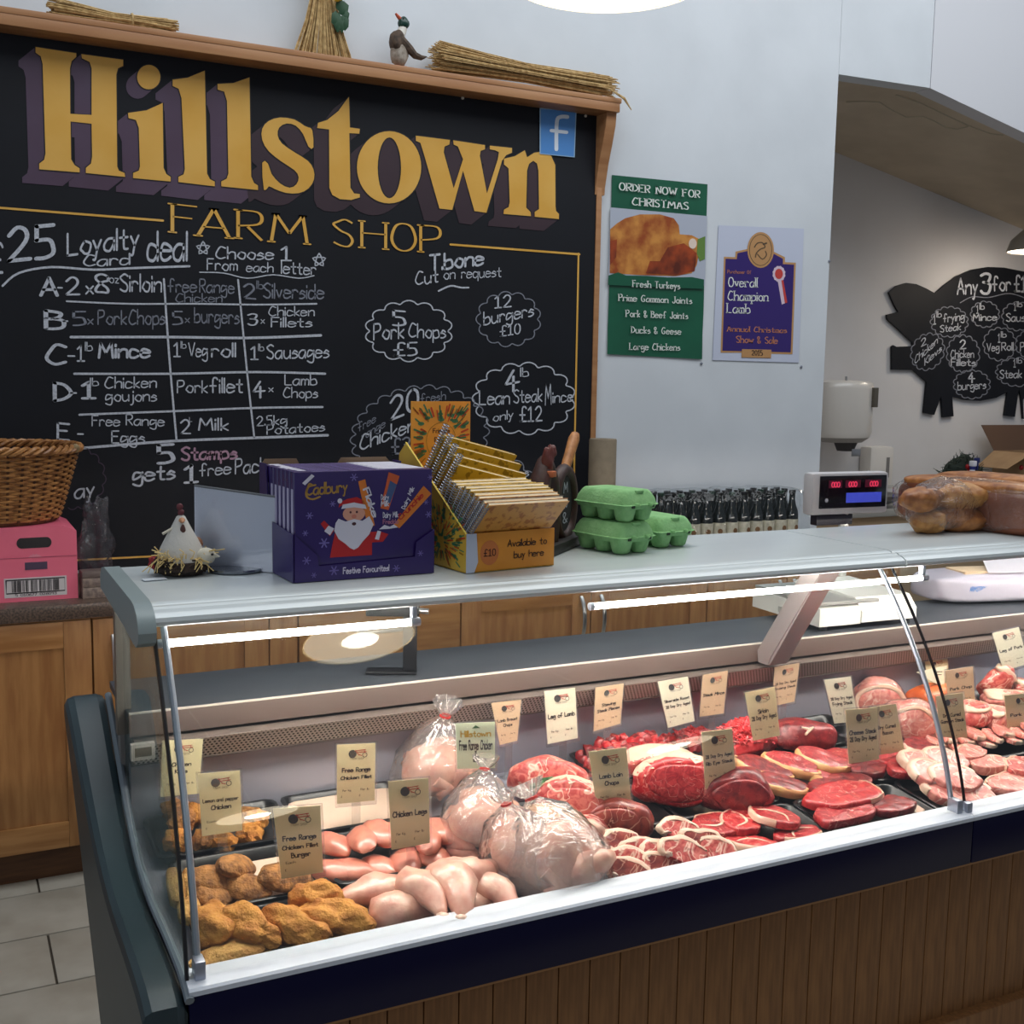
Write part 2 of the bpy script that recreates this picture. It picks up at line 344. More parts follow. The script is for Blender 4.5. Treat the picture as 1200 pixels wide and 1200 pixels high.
# ================================================================== CHALKBOARD
bx0, bx1 = -.55, 2.59; bz0, bz1 = .92, 2.815
cb = thing('chalkboard', 'large black chalkboard with painted gold shop lettering and a wooden shelf on top', 'chalkboard', (1.02, WY, bz0))
board_m = mat('black chalkboard paint', srgb(12, 14, 21), .6, col2=srgb(15, 18, 26), ns=4, detail=8, spec=.3)
part(cb, 'board_panel', MB().box((bx0, WY-.025, bz0), (bx1-.012, WY, bz1)), board_m, world=True)
shelf_m = mat('orange pine', srgb(178, 130, 88), .45, col2=srgb(162, 112, 72), ns=4, stretch=(.6, 8, 8), detail=5)
part(cb, 'frame_edge', MB().box((bx1-.012, WY-.03, bz0), (bx1+.014, WY, bz1), .002), shelf_m, world=True)
SF = WY-.13     # shelf front
z_sb = ony(350, 78, SF).z; z_st = z_sb+.058; sxr = ony(727, 120, SF).x
shf = part(cb, 'shelf', MB().box((bx0-.1, SF, z_sb), (sxr, WY, z_st-.02), .004).box((bx0-.1, SF-.002, z_st-.021), (sxr+.006, WY, z_st), .003), shelf_m, world=True)
brz = [(WY, z_sb), (SF+.02, z_sb), (SF+.025, z_sb-.05), (SF+.05, z_sb-.13), (SF+.075, z_sb-.20), (WY-.03, z_sb-.3), (WY-.028, z_sb-.33), (WY, z_sb-.33)]
part(cb, 'bracket', MB().prism(brz, 'x', bx1-.02, bx1+.028), shelf_m, world=True)
FY = WY-.0262
def bp(px, py, l=0.): return ony(px, py, FY-l)
gold = mat('gold paint', srgb(216, 162, 66), .38, col2=srgb(224, 174, 84), ns=5, coat=.2)
purple = mat('purple shadow paint', srgb(84, 68, 88), .4, col2=srgb(76, 56, 74), ns=3)
blackp = solid(srgb(14, 13, 20), .5)
chalk = mat('white chalk', srgb(196, 200, 208), .8, col2=srgb(168, 172, 182), ns=140)
chalk_dim = mat('faint chalk', srgb(130, 134, 145), .8, col2=srgb(108, 111, 122), ns=140)
chalk_pink = mat('pink chalk', srgb(176, 140, 158), .8, col2=srgb(156, 118, 138), ns=140)
def el(cx, cy, rx, ry, n=28, a0=0): return [(cx+rx*cos(2*pi*k/n+a0), cy+ry*sin(2*pi*k/n+a0)) for k in range(n)]
def T1(L): return [(x/3, y/3) for x, y in L]
def T2(L): return [(350+x/3, y/3) for x, y in L]
shapes = {
'H': [T1([(125,165),(268,187),(268,200),(252,215),(246,240),(247,400),(322,404),(322,240),(315,218),(288,205),(286,190),(433,210),(433,232),(415,240),(409,262),(412,585),(418,600),(438,608),(440,622),(302,608),(302,590),(320,575),(324,550),(322,435),(248,427),(250,560),(262,580),(280,592),(280,606),(138,595),(138,575),(155,562),(160,540),(150,225),(143,198),(125,185)])],
'i': [T1([(450,397),(515,388),(572,362),(575,590),(585,612),(600,622),(600,638),(468,626),(468,608),(488,600),(492,585),(488,450),(478,422),(452,415)])],
'dot': [T1(el(523,271,41,43))],
'l': [T1([(607,280),(660,273),(720,248),(728,610),(738,630),(755,638),(755,655),(627,640),(627,622),(645,613),(650,595),(638,345),(628,312),(607,302)])],
'l2': [T1([(765,295),(820,292),(877,272),(883,620),(893,643),(907,652),(907,668),(778,655),(778,638),(797,628),(803,610),(798,355),(788,322),(765,315)])],
's': [T1([(1098,458),(1102,518),(1085,516),(1066,472),(1040,442),(1008,434),(982,448),(976,475),(992,505),(1040,538),(1082,565),(1102,595),(1104,630),(1085,662),(1050,679),(1005,678),(965,664),(945,655),(928,668),(922,572),(942,575),(955,612),(985,645),(1018,660),(1042,648),(1050,622),(1035,598),(990,568),(945,532),(922,492),(922,452),(945,425),(985,413),(1035,420),(1070,442),(1085,448)])],
't': [T2([(177,340),(180,448),(215,453),(213,470),(178,468),(182,660),(195,680),(215,682),(215,694),(185,703),(145,700),(118,685),(108,660),(107,455),(65,450),(68,432),(100,422),(140,390),(165,355)])],
'o': [T2(el(318,588,113,127,40)), T2(el(319,590,41,107,32))],
'w': [T2([(412,477),(532,492),(530,508),(513,515),(510,535),(545,662),(578,560),(560,515),(545,508),(543,493),(655,510),(655,525),(640,530),(637,548),(662,680),(700,560),(704,535),(690,528),(672,525),(672,512),(750,520),(750,537),(730,545),(715,565),(660,748),(618,742),(578,600),(540,738),(495,733),(440,540),(428,502),(412,495)])],
'n': [T2([(722,558),(760,549),(795,528),(803,553),(828,537),(860,532),(888,548),(902,580),(903,725),(905,742),(915,752),(915,770),(830,762),(830,745),(845,735),(843,600),(838,575),(825,565),(810,576),(803,600),(800,730),(815,745),(817,760),(720,752),(722,737),(738,728),(742,710),(738,592),(722,578)])]}
names_painted = MB(); sh = MB(); sh2 = MB(); outl = MB()
for k_ in ('s',): shapes[k_] = [crom(shapes[k_][0]+[shapes[k_][0][0]], 2)[:-1]]
for k, pl in shapes.items():
    pts = pl[0]; n = len(pts); n_steps = 1; dx, dy = -20, 16
    if k in 'stown' : dx, dy = -18, 14
    if k == 'dot': dx, dy = -13, 11
    off = [(x+dx, y+dy) for x, y in pts]
    dl = .0003+.00012*(list(shapes).index(k) % 2); SH = sh2 if k in 'stown' else sh
    SH.poly3([bp(*p, dl) for p in pts]); SH.poly3([bp(*p, dl+1e-5) for p in off])
    for i in range(n):
        j = (i+1) % n; l_ = dl+1.5e-5+2e-6*i; SH.add([bp(*pts[i], l_), bp(*pts[j], l_), bp(*off[j], l_), bp(*off[i], l_)], [(0, 1, 2, 3)])
for k, pl in shapes.items():
    names_painted.poly3([bp(*p, .0022) for p in pl[0]], [[bp(*p, .0022) for p in h] for h in pl[1:]])
    for loop in pl: ribbon(outl, list(loop)+[loop[0]], 2.6, lambda u, v: bp(u, v, .0014))
# inner face of the o and the H counters stay visible as shadow, with black edge lines
part(cb, 'painted_shadow', sh, purple, False, world=True, kind='stuff')
part(cb, 'painted_shadow', sh2, mat('maroon shadow paint', srgb(58, 40, 48), .45, col2=srgb(50, 34, 42), ns=3), False, world=True, kind='stuff')
part(cb, 'painted_outline', outl, blackp, False, world=True)
part(cb, 'painted_name', names_painted, gold, False, label='large gold serif lettering reading Hillstown', world=True)
fs = MB()
for ch, a, b, h in [('F', (202, 272), (231, 275), 33), ('A', (232, 276), (269, 279), 33), ('R', (279, 279), (307, 282), 33), ('M', (318, 283), (360, 286), 33), ('S', (391, 287), (413, 289), 31), ('H', (424, 290), (452, 292), 31), ('O', (459, 293), (487, 295), 32), ('P', (493, 295), (516, 297), 31)]:
    W = glyph_w(ch); A = bp(*a, .002); B = bp(*b, .002); T = bp(a[0], a[1]-h, .002); U = (B-A)/W; V = (T-A)/9
    write(fs, ch, lambda u, v: A+U*u+V*v, wd=.75, mod=.45, serif=.75)
for a, b, wd in [((0, 243.5), (191, 258.5), 2.6), ((528, 286.5), (679, 298), 2.4), ((678, 297), (673, 545), 2.0), ((673, 545), (671.5, 627), 2), ((-40, 663), (671.5, 627), 2.2)]:
    ribbon(fs, [a, b], wd, lambda u, v: bp(u, v, .001))
part(cb, 'painted_border_and_words', fs, gold, False, label='gold lettering reading FARM SHOP with thin gold border lines', world=True)
# ------------------------------------------------------------------ chalk writing
def chalk_part(name, items, m=chalk, lines=(), label=None):
    mb = MB()
    for it in items:
        s, p0, p1, h = it[:4]; wd = (it[4] if len(it) > 4 else .9)*1.15
        plane_text(mb, s, p0, p1, h, lambda a, b: bp(a, b, .0008), wd=wd, jig=.25)
    for pts, wd in lines: ribbon(mb, crom(pts, 4), wd, lambda u, v: bp(u, v, .0007))
    return part(cb, name, mb, m, False, world=True, label=label, kind='stuff' if len(items)+len(lines) > 2 else None)
def cloud(cx, cy, rx, ry, n, rot=0., bulge=.12, a0=0., a1=1.):
    P = []
    for k in range(int(n)):
        for j in range(5):
            t = (k+j/5)/n; a = a0*2*pi+(a1-a0)*2*pi*t; r = 1+bulge*sin(pi*j/5); x, y = rx*r*cos(a), ry*r*sin(a); P.append((cx+x*cos(rot)-y*sin(rot), cy+x*sin(rot)+y*cos(rot)))
    if a1-a0 >= .999: P.append(P[0])
    return P
def star(cx, cy, r): return [(cx+r*sin(2*pi*k*2/5), cy-r*cos(2*pi*k*2/5)) for k in range(6)]
chalk_part('chalk_heading', [('£', (-9, 319), (3, 319), 34, .8), ('25', (10, 306), (62, 301), 38, .95), ('Loyalty', (79, 299), (162, 290), 25), ('Card', (98, 312), (152, 310), 13), ('deal', (173, 305), (219, 305), 33)],
  lines=[([(3, 335), (22, 320), (60, 313), (110, 316), (160, 314), (222, 312)], 2.6)], label='chalk heading reading £25 Loyalty Card deal')
chalk_part('chalk_choose', [('Choose', (253, 303), (320, 304), 14), ('1', (330, 305), (341, 305), 16), ('From', (243, 316), (278, 317), 13), ('each', (289, 318), (320, 319), 11), ('letter', (330, 320), (370, 322), 14)],
  lines=[([(234, 319), (262, 320), (290, 326), (320, 322), (350, 326), (368, 323)], 1.3), (star(238, 291, 8), 1.5), (star(374, 305, 8), 1.5)])
chalk_part('chalk_row_letters', [('A', (48, 346), (67, 346), 21, 1.2), ('B', (54, 385), (74, 385), 21, 1.2), ('C', (55, 427), (77, 427), 23, 1.1), ('D', (64, 470), (82, 470), 21, 1.2), ('E', (68, 515), (81, 516), 19, 1),
  ('-', (68, 345), (73, 345), 17), ('-', (74, 384), (79, 384), 17), ('-', (80, 425), (87, 425), 17), ('-', (83, 468), (89, 468), 17), ('-', (91, 516), (97, 516), 17)])
chalk_part('chalk_deals_first_column', [('2', (78, 345), (93, 345), 20), ('x', (101, 344), (109, 344), 16), ('8', (113, 342), (126, 343), 21), ('oz', (128, 331), (139, 332), 10), ('Sirloin', (141, 341), (189, 342), 20)])
chalk_part('chalk_deals_faint', [('5', (86, 381), (99, 381), 16), ('x', (103, 380), (109, 380), 11), ('Pork', (115, 380), (148, 380), 16), ('Chops', (151, 380), (193, 380), 17), ('5', (203, 380), (213, 380), 15), ('x', (217, 378), (222, 378), 9), ('burgers', (228, 378), (280, 379), 17),
  ('free', (197, 342), (230, 342), 15), ('Range', (234, 342), (274, 344), 15), ('Chicken', (206, 354), (260, 354), 10), ('2', (286, 349), (299, 350), 17), ('lb', (301, 338), (308, 339), 9), ('Silverside', (309, 349), (379, 350), 17)], chalk_dim)
chalk_part('chalk_deals', [('3', (291, 381), (301, 381), 13), ('x', (306, 379), (310, 379), 8), ('Chicken', (315, 370), (368, 370), 11), ('Fillets', (318, 383), (365, 383), 11),
  ('1', (91, 423), (99, 423), 18), ('lb', (100, 411), (108, 411), 10), ('Mince', (116, 419), (175, 419), 17, 1.3), ('1', (204, 418), (211, 418), 16), ('lb', (212, 408), (218, 408), 8), ('Veg', (221, 418), (243, 418), 16), ('roll', (248, 418), (276, 418), 16),
  ('1', (294, 421), (302, 421), 15), ('lb', (303, 411), (309, 411), 8), ('Sausages', (313, 420), (385, 419), 16),
  ('1', (97, 467), (111, 467), 19, 1.2), ('lb', (106, 452), (115, 452), 9), ('Chicken', (123, 455), (183, 454), 13), ('goujons', (124, 470), (183, 470), 13), ('Pork', (208, 460), (243, 460), 14), ('fillet', (246, 460), (284, 460), 17),
  ('4', (297, 465), (310, 464), 17), ('x', (315, 459), (320, 459), 8), ('Lamb', (334, 451), (371, 451), 12), ('Chops', (332, 466), (372, 466), 12),
  ('Free', (108, 499), (140, 499), 12), ('Range', (148, 498), (192, 499), 12), ('Eggs', (131, 519), (169, 519), 14), ('2', (212, 508), (223, 508), 16), ('L', (222, 494), (225, 494), 5), ('Milk', (233, 504), (267, 504), 14),
  ('2.5kg', (301, 499), (336, 497), 11), ('Potatoes', (313, 509), (380, 505), 11)])
chalk_part('chalk_table_lines', [], lines=[([(78, 353), (150, 356), (230, 356), (300, 357), (371, 356)], 2), ([(83, 395), (200, 395), (290, 396), (376, 393)], 3), ([(87, 438), (200, 438), (300, 436), (381, 438)], 2.6), ([(93, 486), (200, 482), (300, 478), (378, 477)], 2.4), ([(98, 525), (200, 517), (300, 513), (384, 510)], 3),
  ([(192, 327), (197, 400), (201, 450), (207, 517)], 2.4), ([(279, 328), (286, 400), (291, 450), (298, 513)], 2.2)])
chalk_part('chalk_stamps_offer', [('5', (186, 543), (202, 542), 21, 1.2), ('gets', (156, 564), (204, 561), 17, 1.1), ('1', (217, 566), (231, 565), 20, 1.1), ('free', (234, 558), (270, 555), 14), ('Pack', (276, 555), (311, 553), 17)])
chalk_part('chalk_stamps_word', [('Stamps', (213, 539), (277, 537), 15, 1.3)], chalk_pink, label='pink chalk word Stamps')
chalk_part('chalk_tbone', [('T.bone', (504, 317), (566, 310), 18, 1.2), ('on request', (520, 327), (587, 324), 12, .8)], lines=[([(514, 341), (528, 335), (540, 337), (549, 337)], 2)])
chalk_part('chalk_cut', [('Cut', (487, 334), (513, 330), 15)])
chalk_part('chalk_pork_chops', [('5', (461, 381), (474, 382), 17), ('Pork', (438, 398), (473, 396), 18), ('Chops', (479, 395), (522, 396), 16), ('£5', (462, 417), (488, 416), 15)], lines=[(cloud(479, 388, 46, 32, 14), 1.5)])
chalk_part('chalk_burgers', [('12', (580, 361), (599, 359), 14), ('burgers', (567, 381), (625, 370), 15), ('£10', (586, 394), (609, 391), 12)])
chalk_part('chalk_faint_clouds', [('fresh', (493, 472), (522, 468), 10), ('free', (420, 506), (440, 494), 10), ('range', (424, 516), (451, 500), 10), ('£30', (459, 532), (491, 530), 18)],
  chalk_dim, lines=[(cloud(596, 374, 34, 29, 13), 1.3), (cloud(492, 510, 76, 54, 17, -.15, .08, .42, 1.08), 1.3), (cloud(573, 585, 56, 50, 8, 0, .1, .6, 1.05), 1.3)])
chalk_part('chalk_mince_offer', [('4', (593, 458), (608, 455), 22), ('lb', (610, 441), (619, 441), 10), ('Lean', (562, 474), (597, 473), 16), ('Steak', (602, 472), (635, 470), 15), ('M', (639, 474), (646, 473), 23), ('ince', (648, 472), (671, 470), 13), ('only', (578, 494), (601, 490), 10), ('£12', (609, 494), (635, 493), 17)],
  lines=[(cloud(614, 467, 54, 38, 15), 1.5)])
chalk_part('chalk_chicken_offer', [('20', (458, 492), (489, 480), 26, .85), ('Chicken', (422, 528), (486, 504), 17), ('es', (606, 560), (619, 558), 10)])
chalk_part('chalk_lower_left', [('ay', (88, 584), (110, 581), 18)], lines=[])
chalk_part('chalk_lower_left_cloud', [], solid(srgb(66, 52, 70), .8), lines=[(cloud(88, 560, 33, 34, 8, 0, .1, -.22, .3), 1.2)])
for q in [(167, 59), (542, 115), (686, 136)]:
    pass
scr = MB()
for q in [(167, 59), (542, 115), (686, 136)]:
    p = bp(*q); scr.cyl(p, p+Vector((0, -.004, 0)), .006)
part(cb, 'screw', scr, solid(srgb(200, 195, 180), .3), world=True, kind='stuff')
# blue square sign with f
sg = thing('blue_sign', 'small blue square sign with a white letter f at the top right of the chalkboard', 'sign', bp(654, 155))
A, B, Cc, D = [bp(*q, .004) for q in ((633, 127), (675, 130), (673, 184), (633, 180))]
part(sg, 'panel', MB().poly3([A, B, Cc, D]).poly3([p+Vector((0, .0035, 0)) for p in (A, B, Cc, D)]), solid(srgb(78, 138, 205), .4), False, world=True)
ff = MB(); ribbon(ff, crom([(665, 137), (657, 137), (652.5, 143), (652, 175)]), 4.5, lambda u, v: bp(u, v, .005)); ribbon(ff, [(646, 153), (664, 155)], 4, lambda u, v: bp(u, v, .0051))
part(sg, 'letter', ff, solid(srgb(222, 230, 240), .5), False, world=True)
ed = MB(); ribbon(ed, [(633, 127), (675, 130), (673, 184), (633, 180), (633, 127)], 1.4, lambda u, v: bp(u, v, .0045)); part(sg, 'border', ed, solid(srgb(150, 180, 205)), False, world=True)
# ------------------------------------------------------------------ things on the shelf
straw_m = mat('straw', srgb(212, 182, 128), .7, col2=srgb(168, 134, 84), ns=60)
def straw_pile(mb, A, B, n, r0, r1, rw, kink=.5, rr=.0022, flat=.45):
    A = Vector(A); B = Vector(B); d = (B-A); L = d.length; t = d.normalized(); u = Vector((0, 1, 0)); w = t.cross(u).normalized()
    for i in range(n):
        a = random.uniform(0, 2*pi); q = math.sqrt(random.random())
        pts = []
        s0 = random.uniform(-.04, .03)*L; s1 = random.uniform(-.06, .05)*L
        for k in range(5):
            f = k/4; rad = (r0*(1-f)**1+rw*0+r1*f) if kink is None else (rw+(r0-rw)*max(0, (kink-f)/kink) if f < kink else rw+(r1-rw)*(f-kink)/(1-kink))
            p = A+t*(L*f+s0*(1-f)+s1*f)+u*cos(a)*q*rad+w*sin(a)*q*rad*flat*2
            pts.append(p+Vector((random.uniform(-1, 1), 0, random.uniform(-1, 1)))*.002)
        mb.tube(pts, rr, 4)
    return mb
yb = SF+.045
def shelf_pt(px, py): return ony(px, py, yb)
A = shelf_pt(513, 68); B = shelf_pt(712, 112); A.z = z_st+.066; B.z = z_st+.05
sb = thing('straw_bundle', 'long loose bundle of straw lying on the right end of the chalkboard shelf', 'straw', (A+B)/2, group='straw bundles on the shelf')
part(sb, 'stalks', straw_pile(MB(), A, B, 170, .068, .05, .04, .45), straw_m, kind='stuff', world=True)
ears = MB()
for i in range(40):
    p = B+Vector((random.uniform(-.13, .0), random.uniform(-.03, .03), random.uniform(-.02, .045))); ears.lump(.02, .006, .006, .1, 3, i, 1, p)
part(sb, 'ears', ears, straw_m, kind='stuff', world=True)
part(sb, 'drooping_stalk', MB().tube([B+Vector((-.12, -.03, .0)), B+Vector((-.02, -.05, -.02)), B+Vector((.04, -.07, -.055)), B+Vector((.075, -.075, -.10))], [.004, .004, .006, .002], 5), straw_m, world=True)
mid = A.lerp(B, .4); part(sb, 'binding', MB().tube([(mid.x, mid.y+.034*cos(a), mid.z+.034*sin(a)) for a in [2*pi*k/12 for k in range(13)]], .004, 5), straw_m, world=True)
A = shelf_pt(60, 5); B = shelf_pt(203, 20); A.z = z_st+.03; B.z = z_st+.022
sb = thing('straw_bundle', 'short bundle of straw lying on the left end of the chalkboard shelf', 'straw', (A+B)/2, group='straw bundles on the shelf')
part(sb, 'stalks', straw_pile(MB(), A, B, 100, .04, .034, .022, .5), straw_m, kind='stuff', world=True)
mid = A.lerp(B, .65); part(sb, 'binding', MB().tube([(mid.x, mid.y+.026*cos(a), mid.z+.026*sin(a)) for a in [2*pi*k/12 for k in range(13)]], .004, 5), straw_m, world=True)
# upright sheaf
ss = thing('straw_sheaf', 'upright sheaf of straw with yellow and green trim on the shelf', 'straw', shelf_pt(378, 55))
base = shelf_pt(379, 57); base.z = z_st
sv = MB()
for i in range(150):
    a = random.uniform(0, 2*pi); q = math.sqrt(random.random()); bxr, tyr = .118*q*cos(a), .04*q*sin(a)
    sv.tube([base+Vector((bxr, tyr, .003)), base+Vector((bxr*.62, tyr*.7, .12)), base+Vector((bxr*.32, tyr*.5, .26)), base+Vector((bxr*.6, tyr*.6, .36+random.uniform(-.02, .03)))], .0026, 4)
part(ss, 'stalks', sv, straw_m, kind='stuff', world=True)
lf = MB()
for k in range(9):
    a = k*.7; lf.lump(.018, .006, .03, .2, 3, k, 1, base+Vector((.055+.02*sin(a), -.035, .17+.02*cos(a*1.3)-.008*k)))
part(ss, 'green_trim', lf, solid(srgb(30, 70, 42)), world=True)
part(ss, 'yellow_flower', MB().lump(.022, .012, .02, .25, 4, 3, 2, base+Vector((.04, -.05, .215))), solid(srgb(225, 190, 60)), world=True)
# duck
dk = thing('duck_ornament', 'small feathered mallard duck ornament with green head standing on the shelf', 'ornament', shelf_pt(468, 66))
b0 = shelf_pt(468, 66); b0.z = z_st
brown_f = mat('brown feathers', srgb(96, 78, 64), .8, col2=srgb(60, 48, 40), ns=60, bump=.4, bs=120); pale_f = mat('pale feathers', srgb(170, 160, 148), .85, col2=srgb(130, 118, 105), ns=50, bump=.4, bs=120)
part(dk, 'breast', MB().lump(.036, .034, .06, .08, 3, 1, 3, b0+Vector((0, 0, .062))), pale_f, world=True)
part(dk, 'back', MB().lump(.03, .036, .042, .08, 3, 2, 3, b0+Vector((-.012, -.004, .098))), brown_f, world=True)
part(dk, 'wing', MB().tube([b0+Vector((.0, -.02, .105)), b0+Vector((.03, -.022, .075)), b0+Vector((.06, -.012, .055)), b0+Vector((.09, -.005, .052)), b0+Vector((.115, 0, .060))], [.016, .018, .014, .010, .002], 8), brown_f, world=True)
part(dk, 'neck', MB().tube([b0+Vector((-.002, 0, .12)), b0+Vector((.010, 0, .14)), b0+Vector((.015, 0, .155))], [.024, .018, .017], 10), solid(srgb(215, 210, 200)), world=True)
hd_ = part(dk, 'head', MB().lump(.023, .020, .025, .06, 3, 3, 3, b0+Vector((.016, -.002, .170))), mat('mallard green', srgb(24, 58, 48), .3), world=True)
part(hd_, 'beak', MB().tube([b0+Vector((.004, -.005, .180)), b0+Vector((-.010, -.008, .191)), b0+Vector((-.020, -.009, .200))], [.010, .008, .005], 8, flat=.7), solid(srgb(200, 90, 60)), world=True)
part(hd_, 'eye', MB().lump(.003, .003, .003, 0, 1, 0, 1, b0+Vector((.008, -.02, .184))), blackp, world=True)
part(dk, 'foot', MB().box(b0+Vector((-.02, -.02, 0)), b0+Vector((.0, .01, .008)), .002).box(b0+Vector((.006, -.02, 0)), b0+Vector((.026, .01, .008)), .002), solid(srgb(190, 100, 50)), world=True)
# ================================================================== DISPLAY CASE
X0, X1 = .29, 4.3
dc = thing('display_case', 'long refrigerated serve-over display case with curved front glass and oak plank front', 'display case', (1.9, 1.95, 0))
canopy_m = mat('pale grey lacquer', srgb(202, 210, 212), .3, metal=.1, col2=srgb(196, 205, 208), ns=3, stretch=(.3, 6, 6), coat=.2)
grey_m = mat('grey green moulding', srgb(136, 150, 152), .42)
cap_poly = [(2.235, 1.2385), (2.235, 1.262), (2.225, 1.27), (1.868, 1.27), (1.86, 1.2685), (1.855, 1.2655), (1.849, 1.2655), (1.845, 1.2675), (1.838, 1.2665), (1.834, 1.263), (1.829, 1.2625), (1.820, 1.259), (1.812, 1.2535), (1.809, 1.247), (1.811, 1.241), (1.816, 1.2385), (1.87, 1.2385)]
xs = [X0, 1.898, X1]
for i in range(2):
    part(dc, 'canopy', MB().prism(cap_poly, 'x', xs[i]+(.002 if i else 0), xs[i+1]-.002), canopy_m, 30, world=True)
part(dc, 'canopy_end_cap', MB().prism([(2.27, 1.225), (2.272, 1.25), (2.25, 1.268), (2.21, 1.275), (1.87, 1.273), (1.845, 1.27), (1.82, 1.26), (1.806, 1.246), (1.802, 1.232), (1.81, 1.215), (1.83, 1.205), (1.86, 1.205), (1.95, 1.212), (2.1, 1.218)], 'x', X0-.028, X0), grey_m, 30, world=True)
# glass
gprof = [(1.607+.2*d_+.6383*d_*d_, .752+d_) for d_ in [.484*(1-k/11) for k in range(12)]]
gp2_ = [(y-.0, z) for y, z in crom(gprof, 3)]
glass_m = clear('curved glass', (.95, .97, .96), rough=.0, ior=1.5)
def sheet(prof, x0, x1, th=.006):
    mb = MB(); n = len(prof); ins = []
    for i in range(n):
        a, b = prof[max(i-1, 0)], prof[min(i+1, n-1)]; dy, dz = b[0]-a[0], b[1]-a[1]; l = math.hypot(dy, dz); ins.append((prof[i][0]-dz/l*th, prof[i][1]+dy/l*th))
    ring = list(prof)+ins[::-1]
    return mb.rings([[Vector((x, y, z)) for y, z in ring] for x in (x0, x1)])
for i, (a, b) in enumerate(((X0+.004, 1.893), (1.901, X1-.01))):
    part(dc, 'front_glass', sheet(gp2_, a, b), glass_m, 60, world=True)
blk = solid(srgb(18, 18, 22), .4)
part(dc, 'glass_edge_seal', sheet([(y-.0015, z) for y, z in gp2_], X0-.0005, X0+.004, .009), blk, 60, world=True)
part(dc, 'glass_edge_seal', sheet([(y-.001, z) for y, z in gp2_], 1.8952, 1.8992, .005), blk, 60, world=True)
strut_m = mat('satin aluminium', srgb(170, 176, 190), .35, metal=.6)
for x in (X0+.020, 1.872):
    part(dc, 'glass_stay', MB().tube([(x, y+.014, z) for y, z in gp2_], .0055, 8), strut_m, world=True)
    part(dc, 'stay_foot', MB().box((x-.008, 1.600, .750), (x+.008, 1.628, .78), .003), strut_m, world=True)
part(dc, 'clip', MB().box((1.889, 1.596, .750), (1.905, 1.612, .772), .003), strut_m, world=True)
# side glass (flat), follows the moulding
sg_poly = [(1.85, 1.236)]+[(y+.004, z) for y, z in gp2_[2:]]+[(1.66, .752), (1.95, .742), (2.1, .78), (2.2, .86), (2.21, 1.236)]
side_glass = clear('side glass', (.80, .86, .86), rough=.0, ior=1.5, haze=.06, hazecol=(.25, .3, .3), gain=.5)
part(dc, 'side_glass', MB().prism(sg_poly, 'x', X0+.001, X0+.006), side_glass, False, world=True)
part(dc, 'rear_post', MB().box((X0-.012, 2.2, .95), (X0+.014, 2.225, 1.236)), mat('post', srgb(120, 112, 104), .4, metal=.4), world=True)
# padded end moulding
pad_top = crom([(2.50, .93), (2.46, .965), (2.40, .945), (2.28, .868), (2.16, .795), (2.05, .752), (1.92, .735), (1.76, .742), (1.64, .742), (1.585, .728)], 4)
pb = MB(); rings = []
nP = len(pad_top)
def xout(z, y): return .206+.055*max(0, (.96-z)/.75)
for t, (dx, ins) in enumerate(((0.0, .016), (.006, .005), (.018, .0), (.04, 0), (.06, .0), (.072, .006), (.078, .016))):
    ring = []
    for y, z in pad_top:
        ring.append((y, z-ins))
    ring += [(1.575+ins, .66), (1.60+ins, .45), (1.64+ins, .2), (1.66, .1), (2.45-ins, .1), (2.47-ins, .5), (2.49-ins, .8)]
    R_ = []
    for y, z in ring:
        xo = xout(z, y); R_.append(Vector((xo+(X0-.002-xo)*dx/.078, y, z)))
    rings.append(R_)
o_ = MB()
for a in range(len(rings)-1): o_.rings(rings[a:a+2], cap=False)
n0 = len(rings[0]); 
for rr_ in (rings[0], rings[-1]):
    tri = tessellate_polygon([[Vector((p.y, p.z, 0)) for p in rr_]]); o_.add(rr_, [tuple(t) for t in tri])
part(dc, 'end_moulding', o_, mat('teal grey moulding', srgb(44, 60, 66), .45, col2=srgb(40, 55, 61), ns=5), 60, world=True)
part(dc, 'moulding_rim', MB().tube([(X0+.0, y-.004, z+.006) for y, z in pad_top[6:]], .007, 8), solid(srgb(110, 120, 128), .4), world=True)
# sill, fascia, planks
sill_m = mat('white sill', srgb(205, 212, 222), .35)
part(dc, 'sill', MB().prism([(1.583, .738), (1.583, .7455), (1.587, .749), (1.604, .7525), (1.64, .7525), (1.64, .738)], 'x', X0, 1.8965).prism([(1.583, .738), (1.583, .7455), (1.587, .749), (1.604, .7525), (1.64, .7525), (1.64, .738)], 'x', 1.8975, X1), sill_m, 20, world=True)
fas_m = mat('navy fascia', srgb(14, 14, 50), .3, spec=.25)
part(dc, 'fascia', MB().box((X0, 1.585, .644), (1.896, 1.625, .7375), .003), fas_m, world=True)
part(dc, 'fascia', MB().box((1.898, 1.585, .644), (X1, 1.625, .7375), .003), fas_m, world=True)
plank_m = mat('oak plank', srgb(146, 102, 60), .5, col2=srgb(118, 80, 45), ns=7, stretch=(14, 14, 1.0), detail=6)
part(dc, 'top_moulding', MB().box((X0, 1.598, .632), (X1, 1.64, .6435), .003), mat('oak bead', srgb(158, 112, 66), .4), world=True)
xp = X0+.003; pm = MB().box((.0012, 0, 0), (.0625, .014, .43), .0018).mesh('plank', plank_m)
nb = 0
while xp < X1-.06:
    p_ = part(dc, 'plank', pm, None); p_.location = Vector((xp, 1.625, .2)) - dc.location; xp += .0637; nb += 1
part(dc, 'plank_backing', MB().box((X0, 1.638, .1), (X1, 1.66, .64)), solid(srgb(40, 26, 14)), world=True)
part(dc, 'skirting', MB().box((X0, 1.60, .0), (X1, 1.637, .285), .006), plank_m, world=True)
